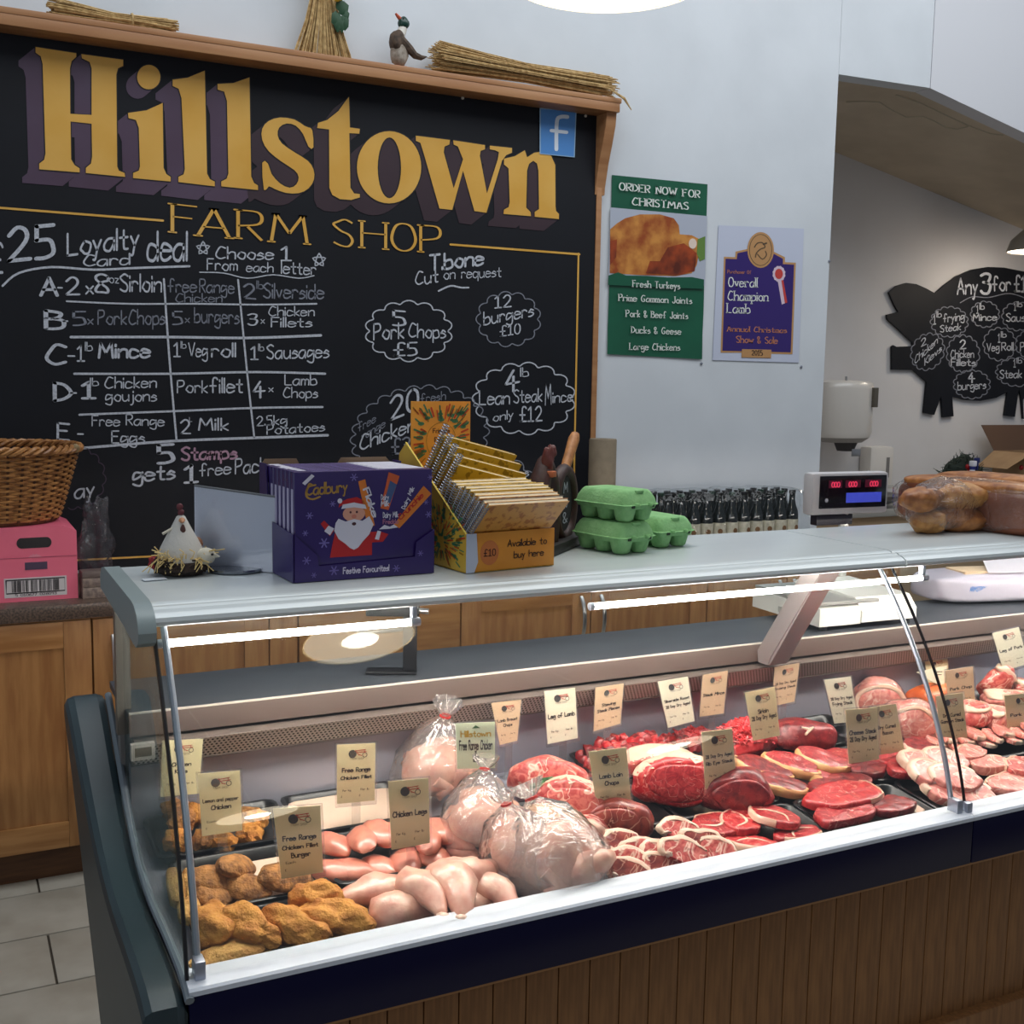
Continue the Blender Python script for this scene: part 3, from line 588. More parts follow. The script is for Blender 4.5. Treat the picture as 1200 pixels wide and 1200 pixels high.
# inside: deck, liner, grille, service shelf
steel_l = mat('grey liner', srgb(158, 158, 170), .4, metal=.3)
part(dc, 'deck', MB().prism([(1.645, .60), (1.645, deckz(1.645)-.012), (2.26, deckz(2.26)-.012), (2.26, .60)], 'x', X0+.012, X1), steel_l, world=True)
part(dc, 'back_liner', MB().box((X0+.012, 2.215, .70), (X1, 2.235, .89)), steel_l, world=True)
part(dc, 'body', MB().box((X0+.001, 2.262, .1), (X1, 2.30, .955)).box((X0+.001, 1.665, .1), (X1, 2.30, .58)), solid(srgb(120, 118, 116)), world=True)
perf = mat('perforated steel', srgb(176, 172, 166), .6)
nt = perf.node_tree; N = nt.nodes.new; b_ = nt.nodes['Principled BSDF']
tc = N('ShaderNodeTexCoord'); sx = N('ShaderNodeSeparateXYZ'); nt.links.new(tc.outputs['Object'], sx.inputs[0])
def mth(op, a, b=None):
    n = N('ShaderNodeMath'); n.operation = op
    for i, q in enumerate((a, b)):
        if q is None: continue
        if isinstance(q, (int, float)): n.inputs[i].default_value = q
        else: nt.links.new(q, n.inputs[i])
    return n.outputs[0]
PT = .009
rowf = mth('DIVIDE', sx.outputs[2], PT*.70); row = mth('FLOOR', rowf); par = mth('MODULO', row, 2.)
u_ = mth('ADD', mth('DIVIDE', sx.outputs[0], PT), mth('MULTIPLY', mth('ABSOLUTE', par), .5))
fu = mth('SUBTRACT', mth('FRACT', u_), .5); fv = mth('MULTIPLY', mth('SUBTRACT', mth('FRACT', rowf), .5), .87)
d_ = mth('SQRT', mth('ADD', mth('MULTIPLY', fu, fu), mth('MULTIPLY', fv, fv))); hole = mth('LESS_THAN', d_, .27)
mixc = N('ShaderNodeMix'); mixc.data_type = 'RGBA'; nt.links.new(hole, mixc.inputs[0]); mixc.inputs[6].default_value = (*srgb(186, 178, 170), 1); mixc.inputs[7].default_value = (*srgb(22, 20, 20), 1)
nt.links.new(mixc.outputs[2], b_.inputs['Base Color'])
part(dc, 'perforated_grille', MB().add([(X0+.012, 2.145, .941), (X1, 2.145, .941), (X1, 2.178, .895), (X0+.012, 2.178, .895)], [(0, 1, 2, 3)]).add([(X0+.012, 2.147, .942), (X1, 2.147, .942), (X1, 2.180, .896), (X0+.012, 2.180, .896)], [(0, 3, 2, 1)]), perf, False, world=True)
part(dc, 'grille_ledge', MB().prism([(2.178, .893), (2.182, .899), (2.235, .899), (2.235, .884), (2.2, .884)], 'x', X0+.012, X1).prism([(2.143, .942), (2.147, .946), (2.26, .956), (2.26, .944)], 'x', X0+.012, X1), mat('ledge', srgb(112, 100, 94), .4, metal=.3), world=True)
shelf_top = mat('dark grey work surface', srgb(66, 70, 76), .45, col2=srgb(60, 64, 70), ns=5)
warm_steel = mat('stainless edge', srgb(126, 110, 104), .4, metal=.4)
part(dc, 'service_shelf', MB().box((X0+.002, 2.165, .985), (X1, 2.42, 1.0), .002), shelf_top, world=True)
part(dc, 'shelf_edge', MB().box((X0+.004, 2.160, .955), (X1, 2.1645, 1.0005), .001), warm_steel, world=True)
part(dc, 'shelf_edge_highlight', MB().box((X0+.004, 2.1590, .9985), (X1, 2.1655, 1.0025), .0008), mat('lip highlight', srgb(235, 225, 215), .2, metal=.2), world=True)  # pale bar puts the edge highlight into the colour
# thermometer
p = ony(167, 882, 2.13)
th_ = part(dc, 'temperature_display', MB().box((p.x-.02, 2.135, p.z-.017), (p.x+.024, 2.150, p.z+.015), .002), solid(srgb(190, 180, 170)), world=True)
part(th_, 'screen', MB().box((p.x-.013, 2.133, p.z-.009), (p.x+.017, 2.136, p.z+.008)), solid(srgb(84, 70, 44), .2), world=True)
# sloping support arm and light strips
arm_m = mat('arm metal', srgb(168, 160, 160), .3, metal=.5)
arm = MB().prism([(1.93, 1.236), (1.985, 1.236), (2.155, .985), (2.15, .957), (2.115, .957), (2.108, .975)], 'x', 1.775, 1.778).prism([(1.93, 1.236), (1.94, 1.236), (2.122, .965), (2.112, .957), (2.104, .967)], 'x', 1.778, 1.832).prism([(1.93, 1.236), (1.985, 1.236), (2.155, .985), (2.15, .957), (2.115, .957), (2.108, .975)], 'x', 1.832, 1.835)
part(dc, 'support_arm', arm, arm_m, world=True)
led = mat('lit tube', (1, 1, 1), .4, emit=(1.0, .93, .86), es=22)
for a, b in ((.305, .735), (1.115, 1.985)):
    t = part(dc, 'light_tube', MB().cyl((a, 1.848, 1.2035), (b, 1.848, 1.2035), .0065, 12), led, world=True)
    part(t, 'end_cap', MB().cyl((b, 1.848, 1.2035), (b+.018, 1.848, 1.2035), .008, 12).cyl((a-.008, 1.848, 1.2035), (a, 1.848, 1.2035), .008, 12).box((b+.004, 1.846, 1.2035), (b+.012, 1.86, 1.24)), strut_m, world=True)
led2 = mat('canopy fill strip', (1, 1, 1), .4, emit=(1.0, .90, .82), es=46)  # unseen strips added under the canopy to light the meat evenly
part(dc, 'canopy_fill_light', MB().box((.36, 1.93, 1.222), (1.74, 1.965, 1.2385)), led2, world=True)
part(dc, 'canopy_fill_light', MB().box((1.87, 1.93, 1.222), (3.6, 1.965, 1.2385)), led2, world=True)
# ================================================================== FOOD IN THE CASE
TR = (TILT, 0, 0)
def meat(name, c1, c2, ns=30, rough=.36, vein=None, vw=.02, vs=16, **k):
    m = meat_(name, c1, c2, ns, rough, **k)
    if vein:
        nt = m.node_tree; N = nt.nodes.new; L = nt.links.new; b = nt.nodes['Principled BSDF']; old = b.inputs['Base Color'].links[0].from_socket
        tc = N('ShaderNodeTexCoord'); n = N('ShaderNodeTexNoise'); n.inputs['Scale'].default_value = vs; n.inputs['Detail'].default_value = 2.5; n.inputs['Distortion'].default_value = .8; L(tc.outputs['Object'], n.inputs['Vector'])
        r = N('ShaderNodeValToRGB'); e = r.color_ramp.elements; e[0].position = .5-vw; e[0].color = (0, 0, 0, 1); e[1].position = .5; e[1].color = (1, 1, 1, 1); q = e.new(.5+vw); q.color = (0, 0, 0, 1); L(n.outputs[0], r.inputs[0])
        mx = N('ShaderNodeMix'); mx.data_type = 'RGBA'; L(r.outputs[0], mx.inputs[0]); L(old, mx.inputs[6]); mx.inputs[7].default_value = (*srgb(*vein), 1); L(mx.outputs[2], b.inputs['Base Color'])
    return m
def meat_(name, c1, c2, ns=30, rough=.3, **k): return mat(name, srgb(*c1), rough, col2=srgb(*c2), ns=ns, detail=6, bump=k.pop('bump', .25), bs=k.pop('bs', 70), sss=k.pop('sss', .06), coat=k.pop('coat', .15), **k)
beef = meat('beef', (146, 24, 34), (190, 58, 60), 60, vein=(226, 150, 134), vw=.012, vs=34, ramp=(.4, .62), kind='marble')
beef_dark = meat('dark beef', (100, 20, 28), (150, 44, 46), 55, vein=(190, 100, 90), vw=.007, vs=30, ramp=(.35, .6))
beef_br = meat('bright beef', (176, 28, 38), (208, 64, 62), 70, vein=(230, 150, 138), vw=.012, vs=26, ramp=(.45, .65))
lambm = meat('lamb', (178, 62, 62), (212, 112, 102), 50, vein=(240, 200, 182), vw=.03, vs=24, ramp=(.4, .6), kind='marble')
lamb_dark = meat('dark lamb', (112, 36, 34), (164, 70, 58), 44, vein=(214, 160, 136), vw=.014, vs=22)
porkm = meat('pork', (204, 112, 104), (228, 152, 138), 44, vein=(244, 208, 190), vw=.025, vs=22, ramp=(.4, .62), kind='marble')
fatm = meat('fat', (234, 206, 182), (222, 178, 156), 30, bump=.15)
fat_y = meat('yellow fat', (226, 180, 120), (210, 146, 98), 26, bump=.2)
bonem = meat('bone', (232, 214, 196), (212, 170, 150), 40)
skinm = meat('raw chicken skin', (230, 182, 160), (212, 146, 130), 38, bump=.7, bs=34, coat=.3, ramp=(.35, .7))
filletm = meat('raw chicken breast', (222, 146, 122), (200, 110, 94), 34, bump=.5, bs=40, coat=.6, ramp=(.3, .7))
crumb = mat('golden breadcrumb', srgb(206, 142, 58), .75, col2=srgb(168, 98, 34), ns=38, detail=8, bump=.9, bs=170, ramp=(.35, .7))
crumb_lt = mat('pale breadcrumb', srgb(206, 160, 88), .8, col2=srgb(170, 118, 56), ns=40, detail=8, bump=.9, bs=190)
herb_crumb = mat('pepper crumb', srgb(188, 128, 66), .75, col2=srgb(96, 58, 28), ns=55, detail=8, bump=.8, bs=190, ramp=(.38, .7))
smoked = meat('orange crumb gammon', (226, 120, 66), (206, 96, 52), 30, bump=.4)
green_leaf = mat('parsley', srgb(44, 92, 40), .5, col2=srgb(24, 60, 24), ns=60)
bagm = clear('clear plastic bag', (.97, .96, .96), haze=.20, hazecol=(.97, .93, .9), rough=.16, bump=1.0, bs=26, ior=1.5, gain=3.0)
wrapm = clear('cling film', (.98, .97, .97), haze=.05, rough=.1, bump=1.0, bs=50, gain=1.5)
trayb = solid(srgb(20, 20, 22), .3)
paper = solid(srgb(228, 200, 178), .8)
# ---- trays: thin walled with a rolled rim, laid on the sloping deck
def tray(px0, px1, y0, y1, label, z=.0, h=.026):
    w_, d_ = px1-px0, y1-y0; c_ = .018
    def ro(w, d, r): return [(sx*(w/2-r)+r*cos(a), sy*(d/2-r)+r*sin(a)) for sx, sy, a0 in ((1, 1, 0), (-1, 1, pi/2), (-1, -1, pi), (1, -1, 1.5*pi)) for a in (a0, a0+pi/4, a0+pi/2)]
    mb = MB(); R_ = []
    for ww, dd, zz in ((w_-.03, d_-.03, 0), (w_-.008, d_-.008, h-.003), (w_, d_, h-.002), (w_+.002, d_+.002, h), (w_-.006, d_-.006, h+.002), (w_-.014, d_-.014, h), (w_-.036, d_-.036, .003)):
        R_.append([Vector((a, b, zz)) for a, b in ro(ww, dd, c_)])
    mb.rings(R_)
    ym = (y0+y1)/2
    return single('meat_tray', mb, trayb, label, 'tray', ((px0+px1)/2, ym, deckz(ym)-.011+z), TR, 'black meat trays in the case', smooth=50)
rows = {'f': (1.652, 1.838), 'm': (1.850, 2.03), 'b': (2.045, 2.21)}
for x0, x1, r, lab in [
 (.335, .590, 'f', 'black tray under the breaded chicken portions at the front left of the case'),
 (.598, .860, 'f', 'black tray of raw chicken legs by the front sill'),
 (.335, .590, 'm', 'black tray under the peppered chicken burgers, middle row left'),
 (.600, .930, 'm', 'black tray of pale raw chicken fillets, middle row'),
 (.320, .580, 'b', 'black tray under the lemon and pepper chicken at the back left'),
 (.590, .840, 'b', 'black tray with bare pink paper at the back behind the chicken fillets'),
 (1.075, 1.370, 'f', 'black tray of lamb chops by the front sill'),
 (1.375, 1.610, 'f', 'black tray of round rib eye steaks by the front sill'),
 (1.618, 1.905, 'f', 'black tray of broad flat beef steaks by the front sill'),
 (1.915, 2.190, 'f', 'black tray of pork loin chops near the glass joint'),
 (2.200, 2.520, 'f', 'black tray of pork steaks right of the glass joint'),
 (1.010, 1.330, 'm', 'black tray under the lamb leg joints, middle row'),
 (1.340, 1.610, 'm', 'black tray under the large beef joint, middle row'),
 (1.618, 1.880, 'm', 'black tray of sirloin steaks with yellow fat, middle row'),
 (1.888, 2.110, 'm', 'black tray of dark red steaks, middle row left of the pork'),
 (2.118, 2.560, 'm', 'black tray of sliced pink pork, middle row right'),
 (1.270, 1.500, 'b', 'black tray of diced beef at the back'),
 (1.508, 1.780, 'b', 'black tray of bright red mince at the back'),
 (1.788, 2.060, 'b', 'black tray under the dark red beef slab at the back'),
 (2.068, 2.340, 'b', 'black tray under the pink gammon joints at the back'),
 (2.350, 2.720, 'b', 'black tray of pork ribs at the back right')]:
    tray(x0, x1, *rows[r], lab)
# ---- shapes
def blob_outline(rx, ry, seed, n=28, amp=.12, fr=1.2, sq=1.0):
    out = []
    for k in range(n):
        a = 2*pi*k/n; ca, sa = cos(a), sin(a)
        r = 1+amp*2*noise.noise(Vector((ca*fr+seed*3.3, sa*fr-seed*1.7, seed)))+amp*.45*noise.noise(Vector((ca*4+seed, sa*4, seed*2.)))
        out.append((rx*r*math.copysign(abs(ca)**sq, ca), ry*r*math.copysign(abs(sa)**sq, sa)))
    return out
def slab(out, th, seed=0, dome=.12, rough=.0015):
    """rounded slice of meat, base at z = 0"""
    mb = MB(); n = len(out); R_ = []
    for s_, z in ((.95, 0), (.995, th*.12), (1.0, th*.5), (.992, th*.86), (.965, th*.985), (.85, th*(1+dome*.2)), (.55, th*(1+dome*.45)), (.28, th*(1+dome*.5))):
        R_.append([Vector((x*s_, y*s_, z+rough*noise.noise(Vector((x*s_*60+seed, y*s_*60, z*50)))*2*(1 if z > 0 else 0))) for x, y in out])
    mb.rings(R_, cap=False)
    mb.add([Vector((0, 0, th*(1+dome*.5)))]+R_[-1], [(0, 1+k, 1+(k+1) % n) for k in range(n)])
    mb.add(R_[0], [tuple(range(n-1, -1, -1))]); return mb
def rim(out, th, k0, k1, wd=.006, out2=1.0, lift=.0008):
    """band of fat along part of an outline"""
    n = len(out); R_ = []
    ks = range(k0, k1+1)
    for j, k in enumerate(ks):
        x, y = out[k % n]; l = math.hypot(x, y) or 1; e = wd*(sin(pi*min(max(j/(len(ks)-1), .04), .96))**.5)
        nx, ny = x/l, y/l
        R_.append([Vector((x-nx*wd*.7, y-ny*wd*.7, th*1.0+lift)), Vector((x+nx*e*.2, y+ny*e*.2, th*1.0+lift)), Vector((x+nx*e, y+ny*e, th*.75)), Vector((x+nx*e, y+ny*e, th*.2)), Vector((x-nx*.002, y-ny*.002, 0.0005)), Vector((x-nx*wd*.7, y-ny*wd*.7, th*.5))])
    return MB().rings(R_)
def vein(out, th, pts, wd, dome=.12):
    mb = MB(); P = crom(pts, 4)
    def zz(x, y):
        # height of the slab top
        a = math.atan2(y, x); n = len(out); k = int((a % (2*pi))/(2*pi)*n) % n; r = math.hypot(x, y)/max(math.hypot(*out[k]), 1e-6); r = min(r, 1)
        return th*(1+dome*(1-r*r)) if r < .8 else th*(1+dome*.35-(r-.8)*.4)
    mb.tube([(x, y, zz(x, y)-wd*.2) for x, y in P], [wd*(.4+.6*sin(pi*max(.08, min(.92, i/(len(P)-1))))) for i in range(len(P))], 6, flat=.6)
    return mb
def steak(label, loc, rot, rx, ry, th, seed, m, fat=None, rimspan=None, veins=(), group=None, name='beef_steak', cat='steak', rimw=.006, amp=.12, sq=1.0, scale=None):
    o = blob_outline(rx, ry, seed, 30, amp, sq=sq); r = thing(name, label, cat, loc, rot, group)
    part(r, 'lean', slab(o, th, seed), m, 60)
    if rimspan: part(r, 'fat_rim', rim(o, th, *rimspan, wd=rimw), fat or fatm, 60)
    for v in veins: part(r, 'fat_seam', vein(o, th, [(a*rx, b*ry) for a, b in v[0]], v[1]), fat or fatm, 60)
    return r
def R3(z, x=0., y=0.): return (TILT+x, y, z)
def at(px, py, h): return ondeck(px, py, h)
# ---------------------------------------------------------- breaded chicken, front left
bl = [('largest golden breaded chicken portion, centre of the front left tray', 288, 1085, .055, (.036, .060, .030), .55, 0, crumb),
 ('golden breaded chicken portion leaning right beside the chicken legs tray', 392, 1076, .055, (.036, .062, .03), .85, .1, crumb),
 ('long golden breaded chicken portion, second from the right in the front tray', 345, 1086, .052, (.034, .064, .032), .55, .0, crumb),
 ('flat pale breaded chicken piece lying along the front sill', 275, 1118, .035, (.062, .035, .018), .25, 0, crumb_lt),
 ('rounded breaded chicken portion behind the aluminium glass stay', 252, 1085, .05, (.04, .05, .03), .2, 0, crumb),
 ('small breaded chicken knob at the top right of the front tray', 372, 1052, .06, (.032, .042, .028), 1.2, 0, crumb),
 ('breaded chicken piece seen through the side glass near the sill', 236, 1105, .03, (.02, .05, .02), .1, 0, crumb_lt)]
for i, (lab, px, py, h, s, rz, ry_, m_) in enumerate(bl):
    single('breaded_chicken', MB().lump(*s, .17, 2.4, i+3, 5, (0, 0, 0), fine=.022), m_, lab, 'breaded chicken', at(max(px, 262 if i == 6 else px), py, h-.018), R3(rz, 0, ry_), 'golden breaded chicken portions in the front tray')
bu = [('speckled chicken burger leaning on its edge, top of the pile', 277, 1016, .045, (.036, .028, .02), .6), ('dark peppered chicken burger directly right of the glass stay', 250, 1030, .035, (.034, .034, .018), .2),
 ('round peppered chicken burger low in the middle tray', 252, 1048, .02, (.034, .033, .016), .1), ('oval golden chicken burger below the leaning one', 289, 1040, .025, (.034, .027, .016), -.5),
 ('peppered chicken burger under the Free Range Chicken Fillet Burger card', 335, 1028, .03, (.043, .032, .02), .15)]
for i, (lab, px, py, h, s, rz) in enumerate(bu):
    single('chicken_burger', MB().lump(s[0]*1.22, s[1]*1.0, s[2]*.9, .08, 1.8, i+20, 4, fine=.02), herb_crumb, lab, 'chicken burger', at(px, py, h), R3(rz, .35, .25), 'peppered chicken burgers in the middle tray')
for i, (lab, px, py, s) in enumerate([('pale crumbed goujon slab seen through the side glass', 206, 1040, (.015, .055, .018)), ('second pale crumbed slab seen through the side glass, nearer the stay', 226, 1040, (.017, .055, .018)), ('third crumbed piece below the pale slabs at the side glass', 222, 1068, (.02, .035, .014))]):
    single('breaded_slab', MB().lump(*s, .08, 2.5, i+30, 3, pw=.7, fine=.02), crumb_lt, lab, 'breaded chicken', at(px, py, .02), R3(-.1), 'pale crumbed slabs by the side glass')
lm = [(206, 950, .05), (226, 955, .045), (256, 960, .04), (290, 958, .03), (208, 985, .03), (210, 985, .025), (238, 985, .02), (262, 988, .018), (292, 978, .015), (214, 962, .06), (300, 962, .02)]
for i, (px, py, h) in enumerate(lm):
    single('coated_chicken_piece', MB().lump(.026, .024, .02, .22, 3, i+40, 3, fine=.04), crumb if i % 3 else herb_crumb, 'small knobbly crumbed chicken piece in the lemon and pepper tray at the back left', 'chicken piece', at(px, py, h*.6), R3(i*.7), 'crumbed chicken pieces in the back left tray')
# pink paper lining in back tray
pl_ = MB().box((-.115, -.07, 0), (.115, .07, .002)); single('tray_liner', pl_, paper, 'bare pink paper liner in the back tray behind the chicken fillets', 'paper', (.715, 2.13, deckz(2.13)+.004), TR)
pl_ = MB().box((-.1, -.06, 0), (.12, .07, .002)); single('tray_liner', pl_, paper, 'pink paper liner just showing behind the chicken burgers', 'paper', (.47, 1.94, deckz(1.94)-.004), TR)
# ---------------------------------------------------------- chicken fillets
def fillet_mb(s, seed):
    mb = MB().lump(.030*s, .042*s, .020*s, .10, 1.8, seed, 3)
    for v in mb.v: f = .75+.35*(v.y/(.042*s)+1)/2; v.x *= f; v.z *= f
    return mb
fl_ = [(392, 990, .03, .3, 'leftmost pale chicken fillet, back row beside the burger card'), (425, 985, .042, -.2, 'plump chicken fillet second in the back row of the fillet tray'), (446, 978, .045, .1, 'chicken fillet on top between its card and the Chicken Legs card'), (392, 1022, .012, 1.2, 'chicken fillet at the near left corner of the fillet tray'),
 (412, 1020, .010, .9, 'small chicken fillet in the near row beside the corner one'), (446, 1018, .008, .5, 'chicken fillet in the near row below the white tape strip'), (476, 1012, .015, -.4, 'chicken fillet under the left edge of the Chicken Legs card'), (507, 1005, .015, .3, 'chicken fillet in the near row left of the bagged chickens'),
 (515, 975, .042, .2, 'chicken fillet behind, right of the Chicken Legs card'), (540, 1000, .012, .8, 'rightmost chicken fillet tucked against the bagged chicken'), (500, 985, .04, -.3, 'chicken fillet half behind the Chicken Legs card'), (470, 980, .035, .0, 'chicken fillet wholly behind the Chicken Legs card'), (532, 985, .03, .5, 'chicken fillet behind the rightmost one')]
for i, (px, py, h, rz, lab) in enumerate(fl_):
    single('chicken_fillet', fillet_mb(1.05, i+60), filletm, lab, 'chicken fillet', at(px, py, h), R3(rz), 'raw chicken fillets')
# ---------------------------------------------------------- chicken legs
def leg_thing(label, loc, rot, s=1., seed=0, flip=1):
    r = thing('chicken_quarter', label, 'chicken leg', loc, rot, 'raw chicken legs')
    P = [(-.052, 0, .0), (-.03, .004*flip, .006), (.0, .006*flip, .008), (.025, -.002*flip, .004), (.05, -.02*flip, -.002), (.066, -.034*flip, -.006)]
    mb = MB(); cr3 = []
    for k in range(len(P)-1):
        for t in (0, .5): cr3.append(Vector(P[k]).lerp(Vector(P[k+1]), t))
    cr3.append(Vector(P[-1])); rad = [.010, .024, .032, .034, .033, .030, .026, .021, .016, .011, .009]
    mb.tube([p*s for p in cr3], [q*s for q in rad], 16, flat=.8)
    for v in mb.v: v += v.normalized()*.004*noise.noise(v*40+Vector((seed, 0, 0)))*2
    part(r, 'thigh_and_drumstick', mb, skinm, 80)
    part(r, 'knuckle', MB().lump(.012*s, .011*s, .010*s, .15, 2, seed, 2, (.071*s, -.038*s*flip, -.007*s)), bonem)
    return r
for i, (lab, px, py, h, rz, s, fp) in enumerate([
 ('chicken leg at the left with its knuckle pointing left', 440, 1050, .03, 2.75, 1.1, -1), ('large chicken leg at the front left with wrinkled skin', 470, 1072, .022, .25, 1.1, 1), ('upright plump chicken leg in the middle of the tray', 492, 1046, .048, -1.0, 1.05, 1),
 ('chicken leg with yellow knuckle pointing to the back', 527, 1042, .05, -1.3, 1.2, 1), ('chicken leg stretched to the right towards the bagged chicken', 545, 1028, .042, -.1, 1.15, -1), ('rounded chicken leg at the right end of the tray', 575, 1048, .03, -.9, 1.0, 1), ('small chicken leg half under the others at the sill', 556, 1062, .018, .3, .85, 1)]):
    leg_thing(lab, at(px, py, h), R3(rz), s, i*5, fp)
# ---------------------------------------------------------- whole chickens in bags
def bagged(label, loc, rot, s, seed, neck, fold=(0, 0, .07)):
    r = thing('bagged_chicken', label, 'whole chicken', loc, rot, 'whole chickens in clear bags')
    body = MB().lump(.072*s, .058*s, .056*s, .07, 2., seed, 4)
    b = part(r, 'chicken_body', body, skinm, 80)
    for sg_ in (-1, 1):
        part(r, 'leg', MB().tube([Vector((.01, -.042*sg_, -.01))*s, Vector((.04, -.05*sg_, .012))*s, Vector((.07, -.04*sg_, .022))*s, Vector((.085, -.03*sg_, .02))*s], [.018*s, .028*s, .018*s, .010*s], 12), skinm, 80)
        part(r, 'wing', MB().tube([Vector((-.03, -.05*sg_, .01))*s, Vector((-.005, -.062*sg_, -.008))*s, Vector((-.03, -.066*sg_, -.02))*s], [.012*s, .014*s, .008*s], 10), skinm, 80)
    bag = MB(); N_ = Vector(neck)*s; n = 34; R_ = []
    d = N_.normalized(); u = d.orthogonal().normalized(); w_ = d.cross(u)
    for t, rad in ((-1.0, .25), (-.95, .55), (-.8, .82), (-.5, 1.0), (-.15, 1.07), (.2, 1.0), (.5, .82), (.75, .55), (.92, .28), (1.02, .13), (1.06, .11), (1.12, .2), (1.22, .30), (1.32, .36)):
        ring = []
        for k in range(n):
            a = 2*pi*k/n; wr = 1+.05*noise.noise(Vector((cos(a)*3+seed, sin(a)*3, t*3)))*2+(.14*sin(a*9+seed+t*2)+.08*sin(a*15) if t > .6 else .025*sin(a*11+seed))*(1 if t > 0 else .4)
            ring.append(d*(t*N_.length)+ (u*cos(a)*.088+w_*sin(a)*.078)*s*rad*wr)
        R_.append(ring)
    bag.rings(R_, cap=False); bag.add(R_[0], [tuple(range(n-1, -1, -1))])
    bo = part(r, 'plastic_bag', bag, bagm, 80)
    part(bo, 'tape', MB().tube([d*(1.03*N_.length)+(u*cos(a)+w_*sin(a))*.0095*s for a in [2*pi*k/10 for k in range(11)]], .0028*s, 6), solid(srgb(206, 46, 40)))
    return r
bagged('bagged whole chicken standing at the back with its twisted bag neck pointing up', at(508, 902, .06), R3(.2, .1), 1.05, 1, (.01, .0, .115))
bagged('bagged whole chicken lying in the middle, left of the parsley', at(561, 960, .06), R3(.6, .1), .9, 2, (.05, .035, .085))
bagged('largest bagged whole chicken right against the front sill', at(652, 1005, .055), R3(-.3, .1), 1.12, 3, (-.035, .055, .075))
bagged('bagged whole chicken squeezed between the chicken legs and the largest bag', at(607, 995, .06), R3(.9, .1), .88, 4, (.0, .045, .085))
# ---------------------------------------------------------- lamb
def joint(label, loc, rot, s, seed, m, facem=None, fatc=None, name='lamb_joint', cat='meat joint', group=None, strings=0, face=1):
    r = thing(name, label, cat, loc, (rot[0], rot[1], rot[2]-.5), group)
    mb = MB().lump(*s, .10, 1.7, seed, 4, fine=.012)
    for v in mb.v:
        if v.y < -s[1]*.62 and face: v.y = -s[1]*.62-(abs(v.y)-s[1]*.62)*.12
    part(r, 'meat', mb, m, 70)
    if fatc:
        fb = MB().lump(s[0]*1.03, s[1]*.92, s[2]*1.05, .10, 1.7, seed, 3)
        keep = [f for f in fb.f if sum(fb.v[i].z for i in f)/3 > s[2]*.35 and sum(fb.v[i].y for i in f)/3 > -s[1]*.56]
        fb.f = keep; fb.mi = [0]*len(keep); part(r, 'fat_cap', fb, fatc, 70)
    if facem:
        o = blob_outline(s[0]*.74, s[2]*.74, seed+3, 26, .08); fm = MB().rings([[Vector((x*k_, -s[1]*.66-d_, z*k_)) for x, z in o] for k_, d_ in ((1, -.006), (1.0, .001), (.9, .004), (.45, .006))])
        part(r, 'cut_face', fm, facem, 60)
    for k in range(strings):
        x = s[0]*(-.6+1.2*(k+.5)/strings); q = math.sqrt(max(0, 1-(x/s[0])**2))
        part(r, 'string', MB().tube([(x, s[1]*q*1.03*cos(a), s[2]*q*1.05*sin(a)) for a in [2*pi*j/20 for j in range(21)]], .0014, 5), solid(srgb(226, 208, 190)))
    return r
def chopface(r, s, y, m_):
    pass
lk = 'lamb leg joints'
joint('lamb leg joint at the back with white outlined cut muscles', at(640, 912, .045), R3(.1, -.5), (.085, .055, .05), 5, lambm, lambm, None, group=lk)
joint('lamb leg joint with round cut end, lying below the Leg of Lamb card', at(672, 942, .05), R3(-.2, -.35), (.08, .06, .052), 6, lambm, lambm, fatm, group=lk)
joint('tan fat covered lamb joint beside the parsley', at(648, 968, .03), R3(.2), (.075, .05, .042), 7, lamb_dark, None, fat_y, group=lk)
joint('dark lamb shank joint half behind the Lamb Loin Chops card', at(722, 962, .035), R3(.0, -.2), (.075, .05, .046), 8, lamb_dark, lamb_dark, None, group=lk)
joint('small lamb joint between the tan joint and the shank', at(690, 975, .025), R3(.5), (.045, .04, .035), 9, lambm, None, None, group=lk)
pr = thing('parsley_sprig', 'green parsley sprig beside the bagged chickens', 'parsley', at(640, 922, .075))
for k in range(22):
    a = k*2.4; part(pr, 'leaf', MB().lump(.012, .010, .005, .5, 5, k, 2, (.036*sin(a)*((k % 5)/5+.3), .012*cos(a), .010*sin(k*1.3))), green_leaf)
# big beef joint
joint('large marbled beef topside joint with grained cut face', at(795, 915, .055), R3(.15, -.35), (.105, .065, .056), 11, beef_br, beef, fatm, 'beef_joint', group='beef joints in the middle tray')
joint('dark red rib eye joint behind the 28 Day Dry Aged card', at(862, 925, .05), R3(.1, -.1), (.082, .058, .048), 12, beef_dark, beef_dark, None, 'beef_joint', group='beef joints in the middle tray')
joint('rough pink topped beef joint behind the topside', at(770, 892, .045), R3(.2), (.08, .05, .035), 13, lambm, None, fatm, 'beef_joint', group='beef joints in the middle tray')
